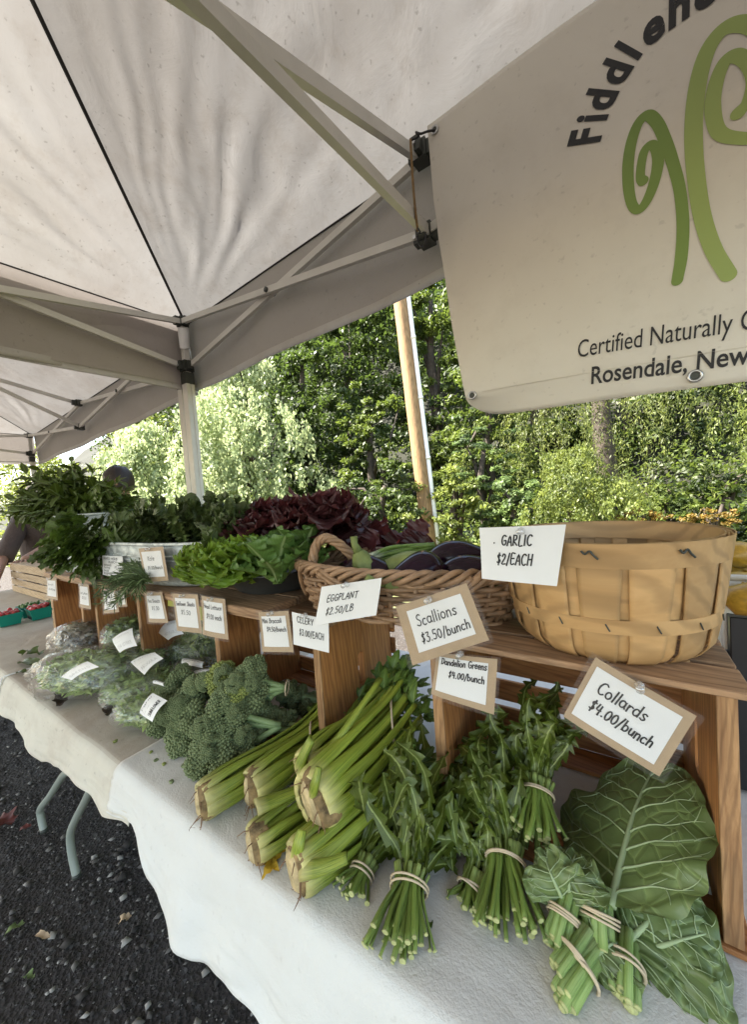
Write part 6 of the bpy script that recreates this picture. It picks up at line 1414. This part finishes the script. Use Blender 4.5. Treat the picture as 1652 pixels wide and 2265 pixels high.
# loose crossing rods near the handle and along the front
for j, (a0, a1, z0, z1) in enumerate(((-2.0, -1.45, .098, .03), (-1.95, -1.40, .104, .04), (-.75, -1.15, .100, .02), (-.68, -1.05, .102, .03), (-.6, -.95, .104, .04), (-2.75, -2.3, .02, .10))):
    mb = MB(); mb.tube([wp(a0+(a1-a0)*q, z0+(z1-z0)*q, .012) for q in np.linspace(0, 1, 9)], .0052, 7); mb.build('weaver', M['wicker'], wt, True)
hc = [PY(700, 1292, .06), PY(692, 1250, .06), PY(698, 1210, .065), PY(716, 1191, .07), PY(738, 1196, .08), PY(765, 1216, .10), PY(790, 1245, .12), PY(800, 1265, .13)]
hcp = cat_mull(hc, 7)
for j in range(4):
    mb = MB(); pts = []
    for i, p in enumerate(hcp):
        tg = nz(hcp[min(i+1, len(hcp)-1)]-hcp[max(i-1, 0)]); s = nz(np.cross(tg, A(0, 1, .1))); u = np.cross(s, tg); a = i*.42+j*PI/2; pts.append(p+(s*math.cos(a)+u*math.sin(a))*.0062)
    mb.tube(pts, .0056, 7); mb.build('handle', M['wicker'], wt, True)
def eggplant(label, c, d, L, R, m='eggplant', capl=1.0):
    c = np.asarray(c, float)-A(0, 0, .022); d = nz(d); t = thing('eggplant', label, 'eggplant', c, 'eggplants heaped in the wicker basket')
    s = nz(np.cross(d, A(.1, .2, 1))); u = np.cross(s, d); pr = [(0, 0), (.04, .35), (.12, .62), (.28, .92), (.45, 1.0), (.62, .90), (.80, .66), (.93, .48), (1.0, .34)]
    cp = cat_mull([A(a, b, 0) for a, b in pr], 4); mb = MB(); P = [[c+d*L*(p[0]-.5)+(s*math.cos(a)+u*math.sin(a))*R*max(p[1], 0)+u*.02*math.sin(p[0]*PI) for a in np.linspace(0, 2*PI, 25)[:-1]] for p in cp]; mb.grid(P, closeu=True); mb.build('fruit', M[m], t, True)
    mb = MB(); e = c+d*L*.5; P = []
    for q in np.linspace(0, 1, 8):
        P.append([e+d*(.012-.062*q*capl*(.72+.28*abs(math.sin(2.5*a))))+(s*math.cos(a)+u*math.sin(a))*R*(.30+.52*q**.7)*1.03 for a in np.linspace(0, 2*PI, 31)])
    mb.grid(P); mb.tube([e+d*.01, e+d*.03, e+d*.045+u*.006], [.011, .007, .008], 8); mb.build('calyx', M['eggcap'], t, True); return t
eggplant('dark eggplant behind the eggplant sign, lying to the left', PY(775, 1268, .09), A(-1, .2, .1), .13, .036)
eggplant('rounded dark eggplant with its green cap up, above the eggplant sign', PY(822, 1262, .09), A(-.3, -.2, .9), .115, .038)
eggplant('dark glossy eggplant at the right end of the wicker basket', PY(1035, 1265, .12), A(1, .3, .25), .16, .036)
eggplant('dark eggplant lying highest at the right of the pole', PY(1010, 1230, .17), A(.9, .3, .1), .17, .036)
eggplant('eggplant turned with a wide olive green cap facing out, in the basket middle', PY(930, 1262, .07), A(-.55, -.75, .15), .13, .040, capl=1.25)
eggplant('pale olive green eggplant lying across the basket middle', PY(905, 1252, .12), A(-1, -.1, .12), .16, .034, m='eggcap')
eggplant('dark eggplant deep in the left of the basket', PY(860, 1275, .15), A(.2, .9, .1), .13, .034)
sct = thing('scallion_bunch', 'long green scallion tops lying over the eggplants', 'scallions', PY(890, 1215, .2))
for k in range(16):
    a = PY(800+U(-5, 25), 1238+U(-8, 8), .16+U(-.02, .02)); b = PY(952+U(-10, 10), 1208+U(-7, 9), .24+U(-.03, .03)); mb = MB(); mb.tube(cat_mull([a, a*.6+b*.4+A(0, 0, U(.0, .012)), b], 6), [.0042]*8+[.0036]*5, 7); mb.build('scallion', M['scallion'], sct, True)

# ---------------- things at the right, behind the crates
M['whiteplastic'] = simple('white_plastic', (0.82, 0.83, 0.82), 0.4, 0.03)
M['blackbin'] = simple('black_plastic', (0.012, 0.013, 0.016), 0.35, 0.1)
M['squash'] = simple('yellow_squash', (0.45, 0.26, 0.03), 0.35, 0.25, 8)
def bin_(label, c, d, m, th=.006, name='tote'):
    t = thing(name, label, 'bin', c); x, y, z = d; c = np.asarray(c, float)
    for dx, dy, sx, sy in ((0, -y/2, x, th), (0, y/2, x, th), (-x/2, 0, th, y-th-.002), (x/2, 0, th, y-th-.002)):
        board('side', t, c+A(dx, dy, z/2), (sx, sy, z), 'x', m)
    board('bottom', t, c+A(0, 0, th/2), (x-.01, y-.01, th), 'x', m)
    mb = MB(); pts = [c+A(a, b, z) for a, b in ((-x/2, -y/2), (x/2, -y/2), (x/2, y/2), (-x/2, y/2), (-x/2, -y/2))]; mb.tube(pts, .006, 6); mb.build('rim', M[m], t, True); return t
bin_('black plastic tote on the table behind the bushel basket', A(.20, .42, T+.01), (.36, .22, .235), 'blackbin')
wt_ = A(.215, .42, T+.247); bin_('white plastic tote of yellow squash standing on the black tote', wt_, (.34, .21, .13), 'whiteplastic')
mb = MB(); P = [[(r*math.cos(a), r*math.sin(a), z) for a in np.linspace(0, 2*PI, 15)[:-1]] for r, z in ((.001, -1), (.45, -.85), (.6, -.4), (.5, .1), (.3, .5), (.22, .85), (.25, 1.0), (.001, 1.02))]
mb.grid(P, closeu=True); SQ = mb.mesh('fruit', M['squash'], True)
for k in range(14):
    o = place('squash', SQ, None, wt_+A(-.13+.26*((k*.37) % 1), -.07+.14*((k*.61) % 1), .11+.02*(k % 3)), rotm((0, 1, 0), 1.57) @ rotm((1, 0, 0), U(0, 6)), .045)
    tag(o, 'yellow summer squash in the white tote behind the bushel basket', 'squash', 'yellow squash in the white tote')
ob = place('squash', SQ, None, PY(1648, 1230, .20), rotm((0, 1, 0), 1.4), (.05, .05, .08)); tag(ob, 'large yellow squash leaning at the right edge beside the basket', 'squash')
ob.location = (0.115, .27, T+.36)
st = thing('squash_box', 'small black box behind the nearest crate, under the yellow squash', 'box', A(.115, .33, T+.01)); board('shell', st, A(.13, .325, T+.165), (.16, .07, .30), 'z', 'blackbin')

# ---------------- signs
DC = lambda pts: pts
sign('laminated sign reading Collards, tilted, on the front edge of the nearest crate', [(1317, 1452), (1541, 1584), (1458, 1716), (1247, 1578)], -.022, 'card', (.055, .10, .09, .11),
     [('Collards', .12, .72, .40, .22, .02), ('$4.00/bunch', .13, .90, .74, .20, .03)], pin=(.47, .02), ink=.0019)
sign('laminated sign reading Scallions, tilted, on the rim of the wicker basket', [(876, 1341), (1031, 1290), (1082, 1415), (916, 1468)], -.030, 'card', (.14, .13, .11, .16),
     [('Scallions', .12, .86, .42, .26), ('$3.50/bunch', .12, .98, .82, .22)], pin=(.50, .06), ink=.0019)
sign('laminated sign reading Dandelion Greens, under the scallions sign', [(967, 1441), (1100, 1458), (1093, 1580), (957, 1530)], -.014, 'card', (.06, .09, .13, .13),
     [('Dandelion Greens', .06, .99, .20, .17, -.03), ('$4.00/bunch', .24, .96, .52, .17, -.02)], pin=(.42, -.04), ink=.0017)
sign('plain white paper sign reading Garlic, pinned to the bushel basket', [(1061, 1167), (1252, 1160), (1232, 1296), (1069, 1277)], -.028, 'paper', (0, 0, 0, 0),
     [('GARLIC', .28, .66, .34, .18), ('$2/EACH', .22, .68, .68, .19, .0), ('.', .18, .21, .30, .10)], pin=(.52, .08), ink=.0019)
sign('plain white paper sign reading Eggplant, pinned to the wicker basket', [(713, 1297), (844, 1278), (833, 1360), (700, 1381)], -.032, 'paper', (0, 0, 0, 0),
     [('EGGPLANT', .15, .68, .42, .17, .0), ('$2.50/LB', .17, .64, .76, .18)], pin=(.46, .03), ink=.0017)
sign('plain white paper sign reading Celery, just below the eggplant sign', [(647, 1352), (726, 1369), (729, 1443), (654, 1422)], -.022, 'paper', (0, 0, 0, 0),
     [('CELERY', .15, .62, .28, .18), ('$3.00/EACH', .2, .88, .66, .19)], pin=(.42, .0), ink=.0015)
def small(label, quad, lines, y=-.018, inset=(.10, .11, .10, .13), ink=.0014, pin=(.5, .03)): sign(label, quad, y, 'card', inset, lines, pin=pin, ink=ink)
small('small laminated sign reading Mini Broccoli on the middle crate', [(572, 1353), (637, 1351), (650, 1442), (585, 1438)], [('Mini Broccoli', .03, .85, .22, .15), ('$4.50/bunch', .2, .98, .50, .15)])
small('small laminated sign reading Head Lettuce at the right end of the plank', [(446, 1317), (497, 1325), (506, 1414), (453, 1401)], [('Head Lettuce', .0, .95, .24, .14), ('$4.00 each', .15, .92, .58, .17)])
small('small laminated sign reading Sunflower Shoots', [(382, 1312), (436, 1315), (448, 1401), (396, 1393)], [('Sunflower Shoots', .03, .95, .26, .14), ('$5.50', .25, .72, .56, .15)])
small('small laminated sign reading Pea Shoots', [(320, 1310), (358, 1309), (373, 1377), (333, 1374)], [('Pea Shoots', .08, .92, .30, .15), ('$5.50', .3, .8, .62, .15)])
small('small laminated sign reading Kale on the front of the long tub', [(307, 1213), (360, 1209), (373, 1284), (325, 1286)], [('Kale', .3, .66, .36, .17), ('$4.00/bunch', .22, .98, .70, .13)], y=-.004)
sign('white paper listing the mixed herb bunch prices on the tub', [(227, 1228), (271, 1230), (274, 1277), (232, 1270)], .0, 'paper', (0, 0, 0, 0),
     [('MIXED HERB', .08, .78, .20, .11), ('BUNCH', .34, .74, .36, .10), ('OREGANO', .08, .48, .52, .085), ('THYME', .08, .42, .66, .085), ('SAGE', .08, .36, .80, .085), ('ROSEMARY', .08, .55, .94, .085), ('$3.50/', .62, .95, .60, .10)], ink=.0012)
small('leftmost tiny laminated sign at the far end of the plank', [(104, 1278), (124, 1279), (128, 1327), (107, 1321)], [('Spinach', .1, .8, .3, .12), ('$5.50/bag', .2, .95, .6, .12)], ink=.0012)
small('tiny laminated sign reading Leaf Lettuce on the far crates', [(175, 1290), (196, 1292), (204, 1346), (178, 1340)], [('Leaf Lettuce', .1, .95, .42, .12), ('$5.50', .3, .8, .68, .13)], ink=.0012)
small('tiny laminated sign partly covered by rosemary tips', [(226, 1303), (254, 1304), (264, 1353), (234, 1355)], [('Arugula', .2, .8, .32, .12), ('$5.50/bag', .2, .92, .68, .13)], ink=.0012)
small('tiny laminated sign behind the rosemary, overlapped by its neighbour', [(257, 1308), (276, 1305), (282, 1341), (263, 1340)], [('Kale', .2, .8, .35, .12), ('$5.50', .2, .9, .62, .14)], y=-.012, ink=.0012)

# ---------------- far left: pints, crates, person
def pint(label, c, mats, rot=0.0):
    t = thing('pint_basket', label, 'basket', c, 'teal pint baskets on the far cloth'); c = np.asarray(c, float); w0, w1, h = .038, .052, .062; mb = MB()
    def sq(r, z, n=6): 
        pts = []
        for a, b in (((-1, -1), (1, -1)), ((1, -1), (1, 1)), ((1, 1), (-1, 1)), ((-1, 1), (-1, -1))):
            for k in range(n): q = k/n; pts.append(c+A(r*(a[0]*(1-q)+b[0]*q), r*(a[1]*(1-q)+b[1]*q), z))
        return pts
    mb.grid([sq(.001, 0), sq(w0, 0), sq(w0+.004, h*.35), sq(w0+.010, h*.8), sq(w1, h), sq(w1-.003, h), sq(w0-.001, .004)], closeu=True); mb.build('carton', M['teal'], t)
    for k in range(5):
        mb = MB(); x = -.03+.015*k; mb.box(c+A(x, -w0-.0045, h*.34), (.004, .002, h*.45)); mb.build('slot', M['blackbin'], t)
    return t
mb = MB(); P = [[(r*math.cos(a), r*math.sin(a), z) for a in np.linspace(0, 2*PI, 11)[:-1]] for r, z in ((.01, -1.2), (.6, -.9), (.95, -.2), (.9, .4), (.5, 1.0), (.01, 1.2))]; mb.grid(P, closeu=True)
TM = mb.mesh('tomato', M['cherry'], True); GP = mb.mesh('pepper', M['greenpep'], True)
pi = 0
b1, b2 = PZ(20, 1376, .02), PZ(88, 1362, .02)
for c_, nm, me_, lb in ((b1, 'tomato', TM, 'front left teal pint of small red tomatoes'), (b2, 'tomato', TM, 'front right teal pint of small red tomatoes'),
                        (b1+A(-.10, .11, 0), 'pepper', GP, 'rear left teal pint of small green peppers'), (b2+A(-.08, .10, 0), 'pepper', GP, 'rear right teal pint of small green peppers'), (b1+A(-.02, .22, 0), 'pepper', GP, 'rearmost teal pint of small green peppers')):
    pint(lb, A(c_[0], c_[1], TG), None)
    for k in range(14):
        o = place(nm, me_, None, A(c_[0]-.036+.024*(k % 4), c_[1]-.034+.024*((k//4) % 4), TG+.056+U(0, .012)), rotm((U(-1, 1), U(-1, 1), .1), U(0, 3)), .0125*U(.9, 1.2) if nm == 'tomato' else (.008, .008, .016))
        pn_ = lb.split(' of ')[0]; tag(o, ('small red oval tomato heaped in the ' if nm == 'tomato' else 'small green pepper heaped in the ')+pn_, nm, ('small tomatoes in the ' if nm == 'tomato' else 'small green peppers in the ')+pn_)
def slatcrate(label, x0, x1, y0, y1, z0, z1, n=4):
    t = thing('slatted_crate', label, 'crate', A((x0+x1)/2, (y0+y1)/2, z0), 'pale slatted crates at the far end'); g = .008; wz = (z1-z0-g*(n-1))/n
    for k in range(n):
        zc = z0+wz/2+k*(wz+g)
        board('slat', t, ((x0+x1)/2, y0, zc), (x1-x0, .010, wz), 'x', 'palewood'); board('slat', t, ((x0+x1)/2, y1, zc), (x1-x0, .010, wz), 'x', 'palewood')
        board('end_slat', t, (x1-.006, (y0+y1)/2, zc), (.010, y1-y0-.012, wz), 'y', 'palewood')
    for x, y in ((x0+.012, y0+.014), (x1-.022, y0+.014), (x0+.012, y1-.014), (x1-.022, y1-.014)): board('corner_post', t, (x, y, (z0+z1)/2), (.018, .016, z1-z0), 'z', 'palewood')
    board('top_board', t, ((x0+x1)/2, (y0+y1)/2, z1+.006), (x1-x0+.02, y1-y0+.02, .010), 'x', 'palewood')
    return t
q1 = PY(2, 1262, .34); q2 = PY(104, 1256, .34)
slatcrate('pale slatted crate standing behind the teal pints', -4.15, -3.28, .24, .44, TG, T+.225)
slatcrate('narrow pale slatted crate just behind the far end of the crate row', -2.47, -2.33, .05, .30, TG, T+.27, 5)

# ---------------- people
def person(label, feet, face, hgt, shirt, cap=None, hairm='hair', lean=0.0, hands=None):
    """standing figure; face = heading angle of the look direction"""
    t = thing('person', label, 'person', feet, 'people behind the stalls'); f = A(math.cos(face), math.sin(face), 0); s = A(-f[1], f[0], 0); k = hgt/1.75; o = np.asarray(feet, float)
    def P(r, fw, z): return o+(s*r+f*(fw+lean*max(0, z-.9)))*k+A(0, 0, z*k)
    nodes, edges, rad = [], [], []
    def n(p, r, par=None):
        nodes.append(p); rad.append(r*k); 
        if par is not None: edges.append((par, len(nodes)-1))
        return len(nodes)-1
    pel = n(P(0, 0, .95), .15); bel = n(P(0, .02, 1.10), .145, pel); ch = n(P(0, .0, 1.30), .155, bel); nk = n(P(0, 0, 1.47), .065, ch); hd = n(P(0, .02, 1.58), .085, nk); n(P(0, .02, 1.68), .088, hd)
    for sd in (-1, 1):
        h_ = n(P(.09*sd, 0, .88), .10, pel); kn = n(P(.10*sd, .02, .48), .062, h_); an = n(P(.10*sd, -.01, .08), .042, kn); n(P(.10*sd, .12, .04), .035, an)
        sh = n(P(.18*sd, 0, 1.40), .065, ch); hp = (hands[0] if sd < 0 else hands[1]) if hands else P(.24*sd, .10, .86); el = n((nodes[sh]+hp)/2+s*.06*sd*k-f*.06*k-A(0, 0, .06), .045, sh); wr = n(hp, .028, el); pm = n(hp+f*.05*k-A(0, 0, .01), .034, wr)
    me = bpy.data.meshes.new('body'); b = base_of(t); me.from_pydata([tuple(p-b) for p in nodes], edges, []); me.materials.append(M['skin'])
    ob = link_mesh('body', me, t); sk = ob.modifiers.new('skin', 'SKIN')
    for i, r in enumerate(rad): me.skin_vertices[0].data[i].radius = (r*(1.0 if i not in (2, 1, 0) else 1.12), r*(.8 if i in (0, 1, 2) else 1.0))
    me.skin_vertices[0].data[0].use_root = True; ss = ob.modifiers.new('sub', 'SUBSURF'); ss.levels = 2; ss.render_levels = 2
    # fingers
    for sd in (-1, 1):
        hp = nodes[[i for i in range(len(nodes)) if abs(rad[i]-.034*k) < 1e-6][0 if sd < 0 else 1]]
        for j in range(5):
            a = (j-2)*.30; d = nz(f*math.cos(a)+s*math.sin(a)-A(0, 0, .25)); l = (.055, .075, .080, .075, .058)[j]*k; mb = MB(); b0 = hp+d*.012+s*(j-2)*.014*k
            mb.tube([b0, b0+d*l*.5+A(0, 0, .004), b0+d*l-A(0, 0, .008)], [.0095*k, .0085*k, .006*k], 8); mb.build('finger', M['skin'], t, True)
    # shirt: loft over chest with sleeves
    mb = MB(); rows = []
    for z, rx, ry in ((.86, .205, .15), (.95, .21, .158), (1.05, .20, .155), (1.2, .205, .155), (1.33, .215, .150), (1.41, .20, .125), (1.46, .12, .09), (1.485, .075, .07)):
        rows.append([P(rx*math.cos(a)*(1+.03*math.sin(5*a+z*9)), ry*math.sin(a)*(1+.03*math.sin(7*a+z*13)), z+.012*math.sin(4*a)) for a in np.linspace(0, 2*PI, 33)])
    mb.grid(rows)
    for sd in (-1, 1):
        hp = (hands[0] if sd < 0 else hands[1]) if hands else P(.24*sd, .10, .86); sh = P(.165*sd, 0, 1.40); el = (sh+hp)/2+s*.06*sd*k-f*.06*k-A(0, 0, .06)
        mb.tube([sh, sh*.6+el*.4, el*.9+sh*.1, el*.8+hp*.2], [.085*k, .078*k, .074*k, .07*k], 14)
    mb.build('shirt', M[shirt], t, True)
    mb = MB()
    for sd in (-1, 1): mb.tube([P(.085*sd, 0, .95), P(.10*sd, .01, .5), P(.10*sd, 0, .08)], [.115*k, .085*k, .07*k], 14)
    mb.build('trousers', M['denim'], t, True)
    c = P(0, .02, 1.655); mb = MB(); rows = []
    for i in range(9):
        v = i/8*PI*.66; rows.append([c+(s*math.sin(v)*math.cos(a)*.098+f*(math.sin(v)*math.sin(a)*.105-.012))*k*(1.03+.10*fbm((math.cos(a)*3, math.sin(a)*3, v*2), 2.0))+A(0, 0, math.cos(v)*.115*k*(1.02+.12*fbm((a, v*3, 1), 2.5)))+A(0, 0, -.05*k*(1 if math.sin(a) < .1 else 0)*max(0, i/8-.3)) for a in np.linspace(0, 2*PI, 31)])
    mb.grid(rows); mb.build('hair', M[hairm], t, True)
    mb = MB(); q = P(0, .115, 1.62); mb.tube([q+A(0, 0, .025*k), q+f*.014*k-A(0, 0, .012*k), q-A(0, 0, .018*k)], [.008*k, .013*k, .010*k], 8); mb.build('nose', M['skin'], t, True)
    for sd in (-1, 1):
        mb = MB(); q = P(.032*sd, .098, 1.655); mb.tube([q-s*.009*k, q+s*.009*k], .0055*k, 8); mb.build('eye', M['black'], t)
        mb = MB(); q = P(.095*sd, .01, 1.63); mb.tube([q-A(0, 0, .026*k), q+f*.008+s*.004*sd, q+A(0, 0, .026*k)], [.008*k, .012*k, .010*k], 8); mb.build('ear', M['skin'], t, True)
    mb = MB(); q = P(0, .10, 1.565); mb.tube([q-s*.022*k, q+f*.004, q+s*.022*k], .005*k, 8); mb.build('mouth', M['cherry'], t)
    if cap:
        mb = MB(); rows = []
        for i in range(7):
            v = i/6*PI*.5; rows.append([P(0, .015, 1.685)+(s*math.sin(v)*math.cos(a)*.108+f*math.sin(v)*math.sin(a)*.115)*k+A(0, 0, math.cos(v)*.095*k) for a in np.linspace(0, 2*PI, 27)])
        rows.append([P(0, .015, 1.675)+(s*math.cos(a)*.16+f*math.sin(a)*.17)*k+A(0, 0, -.012) for a in np.linspace(0, 2*PI, 27)])
        mb.grid(rows); mb.build('hat', M[cap], t, True)
    return t
hd = PD(40, 1075, 3.5); hgt = 1.75*(hd[2]/1.76)
fp = A(hd[0]+.12, hd[1]+.12, 0)
hl, hr = A(-4.12, .33, T+.26), A(-4.02, .12, T+.12)
person('person in a brown shirt and white hat standing behind the far slatted crate', fp, -.55, hgt, 'shirt', cap='whitecap', hands=(hr, hl))
h2 = PD(248, 1058, 2.75)
person('person with short brown hair in a blue shirt, bent down behind the basil', A(h2[0], h2[1]+.05, 0), -PI/2-.5, 1.75*(h2[2]+.03)/1.70, 'blueshirt')

# ---------------- litter
def flat_leaf(label, p, m, L, W, ang, name='leaf', lobes=0.0, zc=.004):
    p = np.asarray(p, float); d = A(math.cos(ang), math.sin(ang), 0); mb = MB()
    leaf_grid(mb, [p-d*L/2, p-d*L*.2+A(0, 0, zc*1.5), p+d*L*.2+A(0, 0, zc), p+d*L/2+A(0, 0, zc)], lambda t, s: W*(.1+math.sin(PI*min(1, .04+t*.93))**.8)*(1-lobes*abs(math.sin(t*9+s))), A(0, 0, 1), 22, 3, cup=.35, ruf=.35*zc, freq=15, ph=U(0, 6))
    return tag(mb.build(name, M[m], None, True), label, 'leaf')
flat_leaf('dry brown curled leaf in front of the pillow shaped bag', PZ(137, 1557, .004)+A(0, 0, .004), 'dryleaf', .10, .022, -.3, lobes=.4, zc=.012)
flat_leaf('small brown ragged leaf on the cream cloth by the labelled bag', PZ(245, 1577, .005), 'dryleaf', .075, .018, -.5, lobes=.6, zc=.012)
flat_leaf('long green leaf lying on the cloth left of the bags', PZ(66, 1472, .004)+A(0, 0, .003), 'basil', .13, .020, .25, zc=.008)
flat_leaf('crinkled green herb leaf on the cloth at the far left', PZ(72, 1452, .004)+A(0, 0, .003), 'parsley', .12, .03, .35, lobes=.7, zc=.014)
flat_leaf('tiny olive leaf scrap beside the white cord', PZ(52, 1492, .003)+A(0, 0, .003), 'parsley', .07, .012, .4, lobes=.6, zc=.006)
flat_leaf('tiny dark scrap of leaf on the white cloth by the dandelion stems', PZ(951, 2053, .002)+A(0, 0, .003), 'parsley', .014, .004, 1.9)
flat_leaf('red maple leaf on the gravel at the left', PZ(12, 1820, -T+.006)+A(0, 0, .0), 'redleaf', .11, .045, .3, lobes=.6, zc=.015)
flat_leaf('small rust coloured leaf on the gravel by the red one', PZ(56, 1832, -T+.006), 'redleaf', .04, .016, 1.0, lobes=.4)
flat_leaf('pale green leaf scrap on the gravel in the lower left', PZ(33, 2058, -T+.008), 'leafscrap', .05, .014, 1.2, lobes=.6, zc=.01)
flat_leaf('yellowish leaf scrap on the gravel at the bottom left', PZ(66, 2165, -T+.008), 'leafscrap', .035, .010, .4, lobes=.6, zc=.01)
flat_leaf('small tan leaf on the gravel below the table legs', PZ(277, 2037, -T+.008), 'kraft', .035, .010, .9, zc=.01)
flat_leaf('tan wood chip on the gravel', PZ(94, 2072, -T+.008), 'kraft', .06, .008, .35, zc=.006)
for k, (u, v, z) in enumerate(((345, 1688, 0), (362, 1697, 0), (405, 1700, 0), (335, 1668, 0), (420, 1722, 0), (255, 1645, 0), (380, 1735, 0))):
    mb = MB(); c = PZ(u, v, .004)+A(0, 0, .008)*0
    for j in range(7): mb.tube([c+A(U(-.003, .003), U(-.003, .003), .004), c+A(U(-.004, .004), U(-.004, .004), .009)], .0022, 5)
    tag(stuff(mb.build('broccoli_crumb', M['brocbud2' if k % 2 else 'brocbud'], None, True)), 'crumb of broccoli fallen on the white cloth', 'crumb', 'broccoli crumbs on the cloth')
